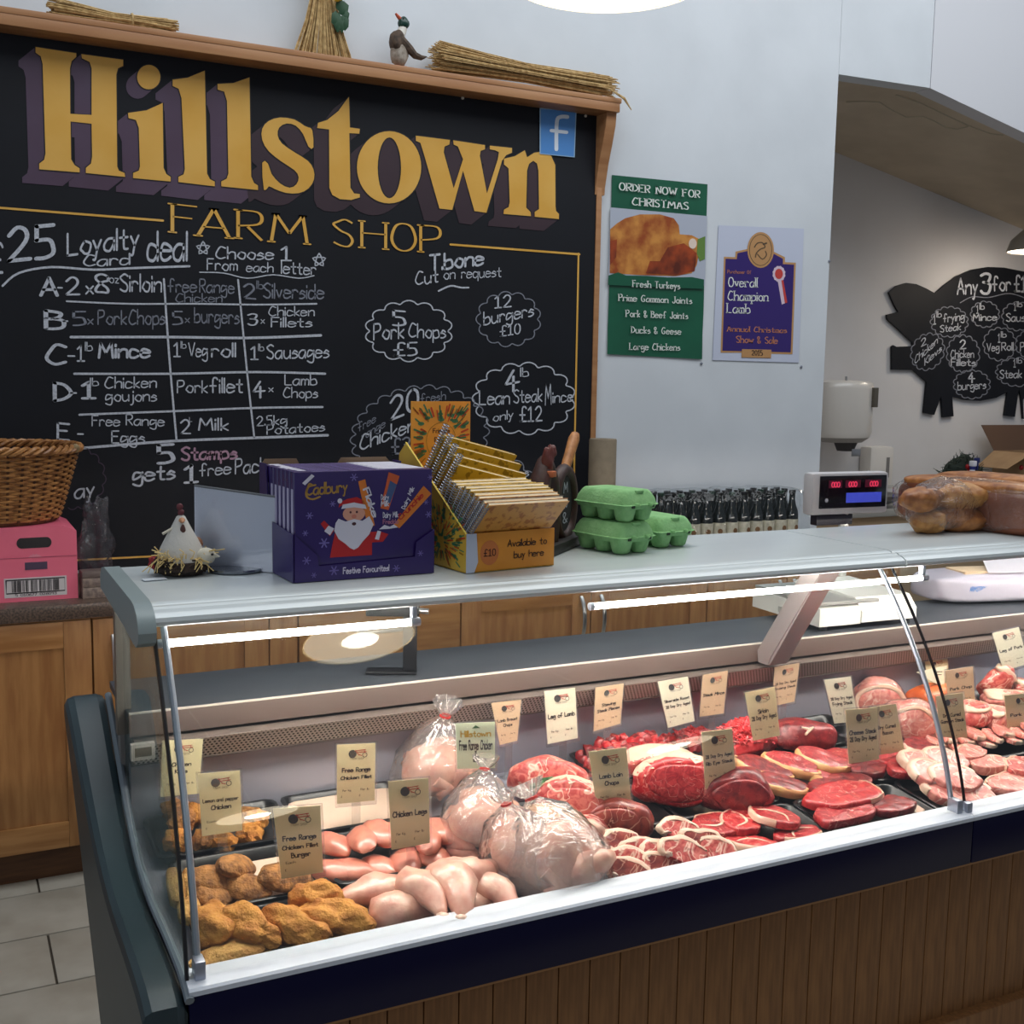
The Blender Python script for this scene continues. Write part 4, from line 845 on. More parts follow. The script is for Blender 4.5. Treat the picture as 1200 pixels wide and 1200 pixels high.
# lamb chops: curved slabs with fat rim and bone standing on edge
ch = [(728, 992, .028, .5, 'leftmost lamb chop, thin with a pale bone tip'), (735, 1012, .026, .35, 'lamb chop second from the left at the sill'), (752, 1000, .032, .4, 'lamb chop leaning in the left group, third along'), (738, 1026, .018, .1, 'dark centred lamb chop lying at the sill corner'),
 (775, 1003, .028, .3, 'lamb chop in the middle with long white fat edge'), (800, 1000, .034, .45, 'tall lamb chop with purple eye right of centre'), (822, 990, .032, .4, 'lamb chop near the rib eye steaks'), (838, 1000, .02, .3, 'rightmost lamb chop at the sill'), (795, 975, .025, .6, 'curved lamb chop at the back with a thick fat end'), (775, 1018, .015, .2, 'low lamb chop against the sill below the middle one'), (712, 1012, .02, .4, 'lamb chop beside the largest bagged chicken')]
for i, (px, py, h, rz, lab) in enumerate(ch):
    o = blob_outline(.047, .026, i+80, 26, .14); r = thing('lamb_chop', lab, 'lamb chop', at(px, py, h), (radians(42), radians(12), -.5+rz*.6), 'lamb loin chops')
    part(r, 'lean', slab(o, .013, i, .05), lambm if i % 3 else lamb_dark, 60)
    part(r, 'fat_edge', rim(o, .013, 1, 15, .007), fatm, 60); part(r, 'bone', MB().lump(.012, .006, .008, .2, 3, i, 2, (-.034, -.010, .008)), bonem)
# rib eyes
for i, (px, py, h, s, lab) in enumerate([(806, 975, .010, (.058, .045), 'rib eye steak at the back left of its tray'), (868, 968, .012, (.056, .044), 'rib eye steak at the centre back with a white seam'), (908, 962, .022, (.060, .046), 'rib eye steak at the right back, highest of the five'), (880, 994, .006, (.055, .04), 'rib eye steak at the front left along the sill'), (935, 983, .008, (.058, .04), 'rib eye steak at the front right along the sill')]):
    if i == 0: px, py = 842, 972
    steak(lab, at(px, py, h), R3(i*.8, .0), *s, .016, i+90, beef_br if i % 2 else beef, veins=[([(-.75, .1), (-.2, -.25), (.3, .1), (.5, .55)], .0035), ([(.1, -.1), (.25, -.6)], .0028)], rimspan=(2, 11), group='round rib eye steaks', name='rib_eye_steak', rimw=.004)
# flat beef steaks
for i, (px, py, h, s, rz, m_, lab) in enumerate([(985, 925, .018, (.085, .05), .1, beef_dark, 'dark flat beef steak at the back of the front tray'), (985, 938, .026, (.098, .048), .05, beef_br, 'long bright red beef steak lying across the pile'), (990, 958, .018, (.090, .036), .12, beef, 'wide beef steak nearest the sill with dark cut edge'), (1045, 950, .014, (.055, .034), .1, beef_dark, 'beef steak at the right end over the pale fat piece')]):
    steak(lab, at(px, py, h), R3(rz), *s, .018, i+100, m_, rimspan=(24, 33) if i == 1 else None, group='broad flat beef steaks', sq=.85, rimw=.003)
steak('pale fat trimming at the right corner of the beef steak tray', at(1070, 950, .002), R3(.1), .035, .022, .008, 111, fatm, name='fat_trimming', cat='fat trimming')
# sirloins
for i, (px, py, h, rz, lab) in enumerate([(893, 905, .03, -.5, 'sirloin steak at the left with a broad yellow fat strip'), (925, 900, .034, -.5, 'sirloin steak in the middle with a thin pale fat line'), (962, 896, .036, -.5, 'sirloin steak at the right with thick yellow fat'), (912, 925, .02, -.1, 'rounded sirloin steak end lying in front of the others'), (968, 915, .014, 0, 'sirloin steak lying flat under the pile at the right')]):
    steak(lab, at(px, py, h), (TILT+.18, .22, rz-.25), .066, .030, .022, i+120, beef_dark if i in (0, 3) else beef, fat=fat_y, rimspan=(15, 29), group='sirloin steaks with yellow fat', name='sirloin_steak', rimw=.008)
# dark red steaks middle row
for i, (px, py, h, rz, lab, m_) in enumerate([(985, 893, .02, .3, 'red steak with white fat corner left of the Cheese Steak card', beef), (1045, 893, .018, -.1, 'red steak behind the Dry Cured Bacon card', beef_br), (1062, 905, .024, .2, 'deep red steak right of the Dry Cured Bacon card', beef), (1015, 905, .012, .1, 'deep red steak low in the tray below the cards', beef_dark), (1075, 880, .02, .6, 'small dark red steak with pale fat tip', beef_dark)]):
    steak(lab, at(px, py, h), R3(rz), .058, .04, .018, i+130, m_, rimspan=(10, 18) if i in (0, 4) else None, group='red steaks in the middle tray', rimw=.009)
# diced beef
dmb = [MB().lump(.0145, .0125, .0115, .2, 2.2, k+200, 2, pw=.65).mesh('diced_beef', [beef, beef_dark, beef_br][k % 3]) for k in range(6)]
nd = 0
for lay in range(3):
    for ix in range(11-2*lay):
        for iy in range(6-lay):
            x = 1.285+.022*(ix+lay)+random.uniform(-.005, .005); y = 2.06+.023*(iy+lay*.5)+random.uniform(-.005, .005)
            single('diced_beef', dmb[nd % 6], None, 'small cube of raw diced beef heaped in the back tray behind the topside joint', 'diced beef', (x, y, deckz(y)+.014+.018*lay+random.uniform(0, .006)), (random.random()*3, random.random()*3, random.random()*3), 'diced beef cubes'); nd += 1
for i in range(16):
    single('diced_beef', dmb[i % 6], None, 'small cube of raw diced beef heaped in the back tray behind the topside joint', 'diced beef', at(760+random.random()*70, 862+random.random()*16, .02+.02*random.random()), (random.random()*3, random.random()*3, 0), 'diced beef cubes')
# mince
mn = MB(); bmn = at(865, 865, .03)
mn.lump(.105, .055, .045, .12, 3, 7, 4)
for i in range(520):
    a = random.uniform(0, 2*pi); q = random.uniform(.1, .98); x = .105*q*cos(a); y = .055*q*sin(a); z = .048*math.sqrt(max(0, 1-q*q))+.002
    b = random.uniform(0, 2*pi); l = random.uniform(.008, .016); P = []
    for k in range(4):
        P.append((x+cos(b)*l*(k-1.5)/1.5, y+sin(b)*l*(k-1.5)/1.5, z+random.uniform(-.003, .005))); b += random.uniform(-.6, .6)
    mn.tube(P, .0026, 5)
single('beef_mince', mn, meat('mince', (206, 38, 46), (226, 82, 84), 90), 'heap of bright red minced beef behind the Sirloin card', 'mince', at(880, 868, .018), R3(0), kind='stuff')
mn2 = MB()
for i in range(140):
    x = random.uniform(-.06, .06); y = random.uniform(-.025, .025); z = .018*(1-(x/.07)**2)+random.uniform(0, .006); b = random.uniform(0, 6.3)
    mn2.tube([(x+cos(b)*.012*(k-1), y+sin(b)*.012*(k-1), z+random.uniform(-.002, .003)) for k in range(3)], .0026, 5)
single('beef_mince', mn2, meat('mince2', (200, 44, 50), (222, 84, 84), 90), 'low spread of minced beef left of the heap, below the silverside card', 'mince', at(812, 868, .02), R3(0), kind='stuff')
# dark slab behind sirloin
joint('dark red beef slab at the back with a white fork of fat', at(938, 862, .035), R3(.1), (.095, .06, .04), 14, beef_dark, None, None, 'beef_slab', group=None, face=0)
r = thing('beef_fat_strip', 'white forked strip of fat lying on the dark beef slab', 'fat', at(948, 856, .072), R3(.2))
part(r, 'strip', MB().tube([(-.028, -.012, 0), (0, -.004, .004), (.02, .004, .002)], [.003, .0045, .003], 6).tube([(0, -.004, .003), (-.004, .018, .002)], [.004, .002], 6), fatm)
# gammon joints in film
for i, (px, py, h, s, lab) in enumerate([(1030, 822, .045, (.072, .055, .062), 'film wrapped pink gammon joint at the back, rounder of the two'), (1068, 845, .045, (.075, .055, .055), 'film wrapped gammon joint with bright highlights, in front')]):
    r = joint(lab, at(px, py, h), R3(-.2+i*.1, -.1), s, 15+i, porkm, porkm, None, 'gammon_joint', group='film wrapped gammon joints')
    o = blob_outline(s[0]*.80, s[2]*.80, 18+i, 26, .08); rg = MB().rings([[Vector((x*k_, -s[1]*.62+d_, z*k_)) for x, z in o] for k_, d_ in ((1.0, .012), (1.12, .004), (1.12, -.003), (1.0, -.006), (.93, -.004))], cap=False); part(r, 'fat_rim', rg, fatm, 60)
    part(r, 'cling_film', MB().lump(s[0]*1.05, s[1]*1.0, s[2]*1.05, .10, 1.7, 15+i, 4), wrapm, 80)
single('crumbed_gammon', MB().lump(.09, .05, .05, .1, 2, 17, 4), smoked, 'orange crumb coated ham joint at the back behind the gammon', 'meat joint', at(1100, 822, .045), R3(-.45, 0, .25))
# pork chops
for i, (px, py, h, rz, lab) in enumerate([(1078, 900, .034, .9, 'pork loin chop at the back left of the overlapping row'), (1092, 912, .036, .7, 'second pork loin chop in the overlapping row'), (1118, 918, .038, .4, 'third pork loin chop in the row, with thick pale fat'), (1108, 932, .018, .4, 'pork chop at the bottom of the stack under the third'), (1135, 936, .016, .1, 'pork chop lying nearest the sill by the stay foot'), (1108, 898, .03, .5, 'pork chop at the top of the row behind the others')]):
    steak(lab, at(px, py, h), (TILT+.28, .12, rz-.9), .056, .040, .022, i+140, porkm, rimspan=(3, 17), group='pork loin chops in a row', name='pork_chop', rimw=.009, cat='pork chop')
for i, (px, py, h, s, rz, lab) in enumerate([(1135, 890, .03, (.055, .03), .2, 'boneless pork escalope behind the chop row'), (1160, 902, .026, (.055, .032), -.2, 'orange tinged pork steak left of the glass seal'), (1185, 925, .02, (.08, .04), .2, 'large pork steak right of the glass joint near the sill'), (1195, 905, .028, (.06, .035), .5, 'pork steak with red centre at the right edge of view'), (1215, 930, .012, (.06, .04), 0, 'pork steak at the far right by the sill')]):
    steak(lab, at(px, py, h), R3(rz), *s, .022, i+150, porkm if i != 3 else lambm, rimspan=(3, 12), group='pork steaks right of the chops', name='pork_steak', cat='pork steak')
for i in range(12):
    px = 1085+i*11; py = 876-(i % 3)*5-i*1.2
    steak('thin slice of pink pork belly fanned in the middle tray right of the gammon', at(px, py+2, .012+.007*(i % 3)), (TILT+.12, .12, .75), .062, .026, .012, i+160, porkm, rimspan=(16, 28), group='pork belly slices', name='pork_slice', rimw=.006, cat='pork slice')
# ribs and rear right meats
for i, (px, py, h, s, rot, lab) in enumerate([(1168, 800, .07, (.05, .03, .055), (.4, .5, .3), 'pink pork rib piece standing upright behind the last card'), (1180, 822, .04, (.08, .035, .025), (.2, .1, -.2), 'layered pork belly slab below the upright rib piece'), (1140, 838, .045, (.055, .04, .035), (0, 0, .2), 'rolled pork loin right of the ham, crossed by the glass stay'), (1168, 842, .035, (.05, .035, .03), (0, 0, .5), 'pork knuckle right of the glass seal'), (1195, 812, .035, (.05, .03, .04), (0, .2, 1), 'pork joint at the right edge behind the Leg of Pork card'), (1188, 848, .02, (.05, .03, .02), (0, 0, .1), 'fatty pork strip under the pork steak card'), (1215, 835, .03, (.05, .04, .04), (0, 0, .7), 'pork joint cut off by the right edge of the view')]):
    r = thing('pork_joint', lab, 'meat joint', at(px, py, h), (TILT+rot[0], rot[1], rot[2]), 'pork joints at the back right')
    part(r, 'meat', MB().lump(*s, .12, 2, i+170, 4, pw=.8), porkm if i % 2 else lambm, 70)
    part(r, 'fat_layer', MB().lump(s[0]*.97, s[1]*.9, s[2]*.3, .12, 2, i+170, 3, (0, .002, s[2]*.68), pw=.8), fatm, 70)
# ================================================================== PRICE CARDS
ink = solid(srgb(38, 34, 34), .7); ink_b = solid(srgb(70, 62, 52), .7); redp = solid(srgb(196, 52, 44), .6); greyp = solid(srgb(66, 62, 60), .7); goldp = solid(srgb(196, 156, 52), .6)
cream = solid(srgb(240, 226, 178), .7); cream_w = solid(srgb(246, 240, 214), .7); mint = solid(srgb(226, 238, 206), .7); tan = solid(srgb(226, 196, 160), .7)
holder_m = clear('card holder plastic', (.95, .95, .95), haze=.05, rough=.05, gain=1.5)
cards = [
 ([(190,868),(238,866),(233,930),(188,934)], 2.12, ['Chicken','Kievs'], cream, 'partly hidden by the glass stay, reading Chicken Kievs'),
 ([(232,907),(281,903),(284,973),(237,980)], 2.03, ['Lemon and pepper','Chicken'], cream, 'reading Lemon and pepper Chicken'),
 ([(320,948),(375,944),(379,1022),(330,1030)], 1.84, ['Free Range','Chicken Fillet','Burger'], cream, 'reading Free Range Chicken Fillet Burger'),
 ([(395,873),(440,871),(439,938),(395,942)], 2.04, ['Free Range','Chicken Fillet'], cream, 'reading Free Range Chicken Fillet, in the back tray'),
 ([(455,916),(502,912),(504,988),(459,996)], 1.86, ['Chicken Legs'], cream, 'reading Chicken Legs'),
 ([(534,848),(580,846),(580,900),(536,901)], 2.02, ['Free Range Chicken'], mint, 'pale green, reading Free Range Chicken'),
 ([(576,824),(611,820),(606,868),(586,873)], 2.14, ['Lamb Breast','Chops'], tan, 'half behind the pale green card, reading Breast'),
 ([(638,810),(674,806),(677,865),(642,872)], 2.13, ['Leg of Lamb'], cream_w, 'reading Leg of Lamb'),
 ([(698,806),(731,801),(727,848),(696,857)], 2.14, ['Stewing','Steak Pieces'], tan, 'tan, reading Stewing Steak Pieces'),
 ([(771,799),(806,793),(814,845),(783,853)], 2.13, ['Silverside Roast','28 Day Dry Aged'], cream_w, 'reading Silverside Roast'),
 ([(824,791),(853,786),(848,836),(820,840)], 2.14, ['Steak Mince'], tan, 'standing in the mince, reading Steak Mince'),
 ([(873,812),(908,805),(914,862),(883,868)], 2.02, ['Sirloin','28 Day Dry Aged'], cream, 'reading Sirloin'),
 ([(908,782),(937,777),(931,822),(905,828)], 2.14, ['28 Day Dry Aged','Braising Steak'], tan, 'reading Braising Steak'),
 ([(966,797),(997,793),(1005,845),(978,848)], 2.08, ['28 Day Dry Aged','Frying Steak'], cream_w, 'left of the gammon, reading Frying Steak'),
 ([(822,858),(858,854),(863,917),(827,925)], 1.86, ['28 Day Dry Aged','Rib Eye Steak'], cream, 'in front of the beef joints, reading Rib Eye Steak'),
 ([(690,881),(734,876),(740,944),(700,950)], 1.86, ['Lamb Loin','Chops'], cream, 'reading Lamb Loin Chops'),
 ([(991,832),(1028,829),(1030,890),(995,895)], 1.87, ['Cheese Steak','28 Day Dry Aged'], cream, 'reading Cheese Steak'),
 ([(1019,829),(1050,825),(1060,880),(1029,885)], 1.90, ['Dry Cured','Bacon'], cream, 'half behind another card, reading Dry Cured Bacon'),
 ([(1097,816),(1128,812),(1134,866),(1103,870)], 1.93, ['Dry Cured','Gammon Steak'], cream, 'in front of the wrapped gammon, reading Dry Cured Gammon Steak'),
 ([(1084,775),(1110,769),(1113,800),(1088,806)], 2.19, ['Ham'], cream, 'small one at the very back above the orange ham'),
 ([(1108,786),(1140,781),(1143,826),(1112,831)], 2.06, ['Pork Chop'], tan, 'crossed by the right glass stay, reading Pork Chop'),
 ([(1163,742),(1194,735),(1205,778),(1176,786)], 2.1, ['Leg of Pork'], cream_w, 'at the top right, reading Leg of Pork'),
 ([(1177,815),(1215,811),(1218,858),(1182,863)], 1.95, ['Pork Grills'], cream, 'cut by the right edge, reading Pork Grills')]
for n_, (Q, y, lines, cm, lab) in enumerate(cards):
    TL, TRt, BR, BL = [ony(*q, y) for q in Q]
    cbm = (BL+BR)/2; zb = deckz(y)+.012
    r = thing('price_card', 'price card '+lab, 'price card', (cbm.x, y, zb), group='price cards in the case')
    def mp(u, v, l=0.): return TL*(1-u)*(1-v)+TRt*u*(1-v)+BR*u*v+BL*(1-u)*v+Vector((0, -l, 0))
    part(r, 'card', MB().add([mp(0, 0), mp(1, 0), mp(1, 1), mp(0, 1), mp(0, 0, -.0012), mp(1, 0, -.0012), mp(1, 1, -.0012), mp(0, 1, -.0012)], [(0, 1, 2, 3), (7, 6, 5, 4), (0, 4, 5, 1), (1, 5, 6, 2), (2, 6, 7, 3), (3, 7, 4, 0)]), cm, False, world=True)
    hl = MB()
    for l in (.0022,): hl.add([mp(-.05, -.03, l), mp(1.05, -.03, l), mp(1.05, 1.06, l), mp(-.05, 1.06, l), mp(-.05, -.03, -.002), mp(1.05, -.03, -.002), mp(1.05, 1.06, -.002), mp(-.05, 1.06, -.002)], [(0, 1, 2, 3), (7, 6, 5, 4), (0, 4, 5, 1), (1, 5, 6, 2), (2, 6, 7, 3), (3, 7, 4, 0)])
    part(r, 'clear_sleeve', hl, holder_m, False, world=True)
    st = mp(.5, 1.0); hz_ = max(zb, min(st.z-.01, zb+.0))
    if st.z-zb > .012: part(r, 'clear_stem', MB().box((st.x-.009, y-.0014, zb), (st.x+.009, y+.0006, st.z), 0).box((st.x-.014, y-.01, zb), (st.x+.014, y+.012, zb+.003)), holder_m, False, world=True)
    W = (TRt-TL).length; H = (TL-BL).length
    def disc(mb, u, v, rr, l=.0005, r2=0): 
        P = [mp(u+rr*cos(a)/W*H*1., v+rr*sin(a), l) for a in [2*pi*k/20 for k in range(20)]]
        if r2: mb.poly3(P, [[mp(u+r2*cos(a)/W*H, v+r2*sin(a), l) for a in [2*pi*k/20 for k in range(20)]]])
        else: mb.poly3(P)
    # lettering
    tx = MB(); tl = MB()
    if cm is mint:
        g_ = MB(); Wt = text_w('Hillstown'); write(g_, 'Hillstown', lambda u, v: mp(.12+.76*u/Wt, .30-.13*v/9, .0006), wd=1.7)
        part(r, 'shop_name', g_, goldp, False, world=True)
        bd = MB(); bd.poly3([mp(.42, .86, .0006), mp(.56, .86, .0006), mp(.58, .72, .0006), mp(.52, .72, .0006), mp(.5, .66, .0006), mp(.46, .72, .0006), mp(.40, .72, .0006)]); disc(bd, .49, .63, .02, .0006); part(r, 'basket_mark', bd, ink, False, world=True)
        gm = MB(); gm.poly3([mp(.40, .12, .0006), mp(.5, .05, .0006), mp(.62, .12, .0006)]); part(r, 'leaf_mark', gm, solid(srgb(70, 110, 60)), False, world=True)
        Wt = text_w(lines[0]); write(tx, lines[0], lambda u, v: mp(.07+.86*u/Wt, .58-.19*v/9, .0006), wd=1.9)
    else:
        lg = MB(); disc(lg, .40, .165, .070); part(r, 'wheel_mark', lg, greyp, False, world=True)
        lr = MB(); disc(lr, .72, .19, .044, .0005, .033); part(r, 'small_wheel_mark', lr, greyp, False, world=True)
        rd = MB()
        for a, b in (((.46, .115), (.74, .10)), ((.50, .145), (.76, .135)), ((.55, .175), (.64, .20)), ((.48, .10), (.56, .19)), ((.70, .10), (.72, .15))): ribbon(rd, [a, b], .013, lambda u, v: mp(u, v, .0006))
        part(r, 'tractor_mark', rd, redp, False, world=True, kind='stuff')
        for k in range(1): write(tl, 'FARM SHOP', lambda u, v: mp(.34+.36*u/text_w('FARM SHOP'), .268-.035*v/9, .0005), wd=.9)
        for k, t in enumerate(lines):
            Wt = text_w(t); fw = min(.86, Wt*.0128*(.9 if len(lines) > 1 else 1.1)+.02); hh = .068 if len(t) < 13 else .055
            if n_ in (11, 16, 7, 4): hh = .078
            v0 = (.47 if len(lines) > 1 else .53)+k*.125
            write(tx, t, lambda u, v: mp(.5-fw/2+fw*u/Wt, v0-hh*v/9, .0006), wd=2.1)
        for u0, t in ((.14, 'Per Kg'), (.62, 'Per lb')):
            if n_ in (1, 2) and u0 > .5: continue
            t = 'Each' if n_ in (1, 2) else t
            Wt = text_w(t); write(tl, t, lambda u, v: mp(u0+.22*u/Wt, .80-.032*v/9, .0006), wd=1.4)
            write(tl, '£', lambda u, v: mp(u0-.04+.03*u/5, .90-.03*v/9, .0006), wd=1.4)
    part(r, 'lettering', tx, ink, False, world=True)
    if tl.v: part(r, 'small_print', tl, ink_b, False, world=True, kind='stuff')
# folded white card in front of the orange ham
P = [ony(*q, 2.11) for q in ((1074, 788), (1110, 780), (1106, 806))]
fc = thing('price_card', 'folded white triangular price card leaning over the orange ham', 'price card', P[2], group='price cards in the case')
part(fc, 'card', MB().add([*P, *[p+Vector((0, .0015, 0)) for p in P]], [(0, 1, 2), (5, 4, 3), (0, 3, 4, 1), (1, 4, 5, 2), (2, 5, 3, 0)]).box((P[2].x-.004, 2.108, deckz(2.11)+.01), (P[2].x+.002, 2.112, P[2].z+.005)), cream_w, False, world=True)
lt = MB(); c0 = (P[0]+P[1]*2+P[2])/4; ribbon(lt, [(-.02, .005), (.012, .002)], .002, lambda u, v: c0+Vector((u, -.0006, v))); ribbon(lt, [(-.008, -.004), (.010, -.006)], .002, lambda u, v: c0+Vector((u, -.0006, v))); part(fc, 'small_print', lt, ink_b, False, world=True)
# ================================================================== THINGS ON THE SERVICE SHELF
white_pl = mat('white plastic', srgb(222, 222, 216), .35, coat=.2)
sc = thing('weighing_scale', 'white shop weighing scale on the shelf behind the glass with a raised customer display', 'scale', (2.17, 2.3, 1.002), (0, 0, radians(-3)))
part(sc, 'body', MB().prism([(-.115, .016), (-.115, .045), (-.085, .078), (.16, .085), (.19, .06), (.19, .016)], 'x', -.02, .165), white_pl, 30)
part(sc, 'platform_housing', MB().prism([(-.11, .012), (-.11, .060), (.18, .062), (.18, .012)], 'x', -.155, -.02), white_pl, 30)
part(sc, 'weighing_plate', MB().box((-.15, -.10, .064), (.05, .18, .074), .004), mat('scale plate', srgb(176, 176, 172), .3, metal=.5))
part(sc, 'side_vent', MB().box((-.158, -.02, .02), (-.154, .06, .035)), solid(srgb(170, 170, 164)))
for x in (-.13, .15): part(sc, 'foot', MB().lathe([(.014, 0), (.014, .008), (.009, .016)], 12, x, -.09), blk)
pole = part(sc, 'display_pole', MB().cyl((.17, .2, .08), (.17, .2, .30), .015), white_pl)
part(sc, 'display_neck', MB().box((.06, .185, .232), (.19, .215, .263), .003), solid(srgb(36, 36, 46), .3))
dp = part(sc, 'display_head', MB().box((.035, .18, .262), (.315, .225, .385), .012), mat('display casing', srgb(196, 194, 196), .4))
part(dp, 'display_panel', MB().box((.060, .177, .282), (.303, .181, .376), .002), solid(srgb(14, 13, 24), .15))
redled = mat('red digits', (1, .1, .2), emit=(1., .03, .12), es=.4); blueled = mat('blue panel', (.1, .15, .8), emit=(.03, .04, .6), es=.3)
part(dp, 'window', MB().box((.090, .1755, .341), (.137, .1768, .363)).box((.150, .1755, .341), (.205, .1768, .363)).box((.222, .1755, .341), (.282, .1768, .363)), solid(srgb(110, 34, 60), .3), kind='stuff')
dg = MB()
for x0 in (.096, .158, .236):
    for k in range(3):
        flat_text(dg, '0', x0+.010*k+.008, .344, .014, .008, .1748, wd=1.8)
part(dp, 'red_digits', dg, redled, False, kind='stuff')
part(dp, 'blue_panel', MB().box((.155, .176, .297), (.285, .1768, .326)), blueled, False)
bt = MB(); flat_text(bt, 'SCALES', .105, .300, .006, .03, .1765, wd=1.2); part(dp, 'casing_print', bt, solid(srgb(150, 150, 160)), False, label=None) if False else None
part(dp, 'round_mark', MB().lathe([(.006, 0), (.006, .001)], 14).xf(Matrix.Translation((.084, .176, .306)) @ Matrix.Rotation(pi/2, 4, 'X')), solid(srgb(170, 170, 180)))
# black stand with red tip
b0 = onz(455, 790, 1.0); bsd = thing('label_stand', 'black upright stand with a red tip standing on the grey shelf behind the glass', 'stand', (b0.x+.01, 2.24, 1.002), (0, 0, radians(-25)))
part(bsd, 'base', MB().box((-.06, -.012, 0), (.05, .03, .006), .002), blk); part(bsd, 'upright', MB().box((.02, 0, .006), (.05, .012, .13), .002), blk)
part(bsd, 'arm', MB().box((-.06, -.004, .125), (.055, .02, .15), .004), blk); part(bsd, 'red_tip', MB().box((-.04, -.002, .15), (-.022, .016, .158), .002), solid(srgb(206, 52, 40)))
part(bsd, 'silver_clip', MB().cyl((.05, .006, .138), (.075, .004, .136), .006), steel)
# white paper bag pack, right
wb = thing('paper_bag_pack', 'torn white pack of paper bags with small blue print at the right on the shelf', 'paper pack', (2.80, 2.37, 1.002), (0, 0, radians(-14)))
part(wb, 'wrapper', MB().lump(.20, .085, .045, .05, 2, 3, 4, (0, 0, .042), pw=.45), mat('white wrap', srgb(190, 184, 198), .35, bump=.3, bs=12, coat=.3), 60)
part(wb, 'torn_flap', MB().add([(-.03, -.07, .090), (.19, -.07, .088), (.21, .05, .120), (.02, .03, .112), (-.03, -.07, .092), (.19, -.07, .090), (.21, .05, .122), (.02, .03, .114)], [(0, 1, 2, 3), (7, 6, 5, 4), (0, 4, 5, 1), (1, 5, 6, 2), (2, 6, 7, 3), (3, 7, 4, 0)]), solid(srgb(220, 214, 222), .5))
part(wb, 'paper_inside', MB().box((-.10, -.06, .080), (.04, .04, .093), .004), solid(srgb(226, 196, 160)))
bp_ = MB(); flat_text(bp_, 'ARMSTRONG', -.07, .040, .013, .06, -.0885, wd=1.8) ; part(wb, 'blue_print', bp_, solid(srgb(70, 130, 200)), False)
# ================================================================== ON THE CANOPY TOP (z = 1.27)
CT = 1.2715
# ---- hen in a nest
hn = thing('hen_ornament', 'white felt hen ornament in a dark straw nest on the counter', 'ornament', (*onz(213, 672, CT).xy, CT))
hc = onz(213, 672, CT)
nm = MB()
for i in range(150):
    a = random.uniform(0, 6.3); rr_ = random.uniform(.034, .05); z = random.uniform(.002, .03); l = random.uniform(.3, .9)
    nm.tube([(rr_*cos(a+l*k/3)*1.05, rr_*sin(a+l*k/3), z+random.uniform(-.003, .004)) for k in range(4)], .0016, 4)
nm.lathe([(.036, 0), (.048, .010), (.046, .024), (.03, .03)], 20)
part(hn, 'nest', nm, mat('dark nest', srgb(58, 44, 36), .9, col2=srgb(30, 22, 20), ns=90), kind='stuff')
part(hn, 'body', MB().lathe([(.042, .018), (.043, .03), (.038, .048), (.029, .066), (.020, .082), (.013, .096), (.008, .106), (.002, .110)], 20), mat('white felt', srgb(196, 194, 188), .9, bump=.3, bs=150), 60)
part(hn, 'comb', MB().lump(.006, .004, .007, .1, 2, 1, 2, (0, -.002, .114)).lump(.006, .004, .007, .1, 2, 2, 2, (-.002, -.002, .124)), solid(srgb(96, 40, 48), .6))
part(hn, 'beak', MB().tube([(0, -.010, .1), (0, -.020, .098)], [.006, .001], 8), solid(srgb(196, 140, 100)))
part(hn, 'wattle', MB().lump(.005, .004, .010, .1, 2, 3, 2, (0, -.018, .083)), solid(srgb(76, 40, 34)))
part(hn, 'chick', MB().lump(.020, .018, .016, .08, 2, 4, 3, (.036, -.024, .034)).tube([(.05, -.03, .036), (.062, -.036, .033)], [.007, .001], 8), mat('chick felt', srgb(200, 196, 180), .9, bump=.3, bs=150), 60)
part(hn, 'chick_eye', MB().lump(.0028, .0028, .0028, 0, 1, 1, 1, (.048, -.040, .039)), blk)
rf = MB()
for i in range(64):
    a = random.uniform(-2.9, -.2); p = Vector((.045*cos(a), .045*sin(a)*.9, .032)); d = Vector((cos(a)*random.uniform(-.2, 1.2), -.3, random.uniform(-1, .9)))*.027
    rf.tube([p, p+d*.5+Vector((random.uniform(-.006, .006), -.003, .004)), p+d+Vector((random.uniform(-.01, .01), 0, 0))], .0011, 4)
part(hn, 'raffia', rf, solid(srgb(216, 190, 130), .8), kind='stuff')
part(hn, 'twig', MB().cyl((-.034, -.006, .076), (-.01, -.004, .088), .0026), solid(srgb(206, 200, 184)))
part(hn, 'brown_egg', MB().lump(.012, .012, .014, 0, 1, 1, 2, (.030, .012, .052)), solid(srgb(150, 104, 76)))
part(hn, 'red_trim', MB().lump(.012, .008, .012, .3, 3, 5, 2, (-.045, .015, .022)), solid(srgb(150, 30, 36)))
single('paper_tag', MB().box((-.02, -.01, 0), (.02, .012, .0012)), solid(srgb(206, 214, 222)), 'tiny white paper label lying beside the hen ornament', 'label', (*onz(181, 679, CT).xy, CT), (0, 0, .1))
# ---- white acrylic sign back
A_ = onz(236, 668, CT); B_ = onz(331, 668, CT)
sgn = thing('acrylic_sign', 'blank white sheet in a clear acrylic stand between hen and purple boxes', 'sign', (*((A_+B_)/2).xy, CT))
yA = A_.y+.03; yB = B_.y-.03
def sp_(px, py): 
    t = (px-228)/(330-228); return ony(px, py, yA*(1-t)+yB*t)
q4 = [sp_(228, 569), sp_(329, 583), sp_(326, 674), sp_(229, 672)]
q4[2].z = CT+.0; q4[3].z = CT+.002
back = [p+Vector((0, .003, 0)) for p in q4]
part(sgn, 'sheet', MB().add([*q4, *back], [(0, 1, 2, 3), (7, 6, 5, 4), (0, 4, 5, 1), (1, 5, 6, 2), (2, 6, 7, 3), (3, 7, 4, 0)]), mat('white sheet', srgb(214, 222, 240), .25, coat=.3), False, world=True)
part(sgn, 'acrylic_pane', MB().add([p+Vector((0, -.002, 0)) for p in q4]+[p+Vector((0, -.0035, 0)) for p in q4], [(0, 1, 2, 3), (7, 6, 5, 4)]), holder_m, False, world=True)
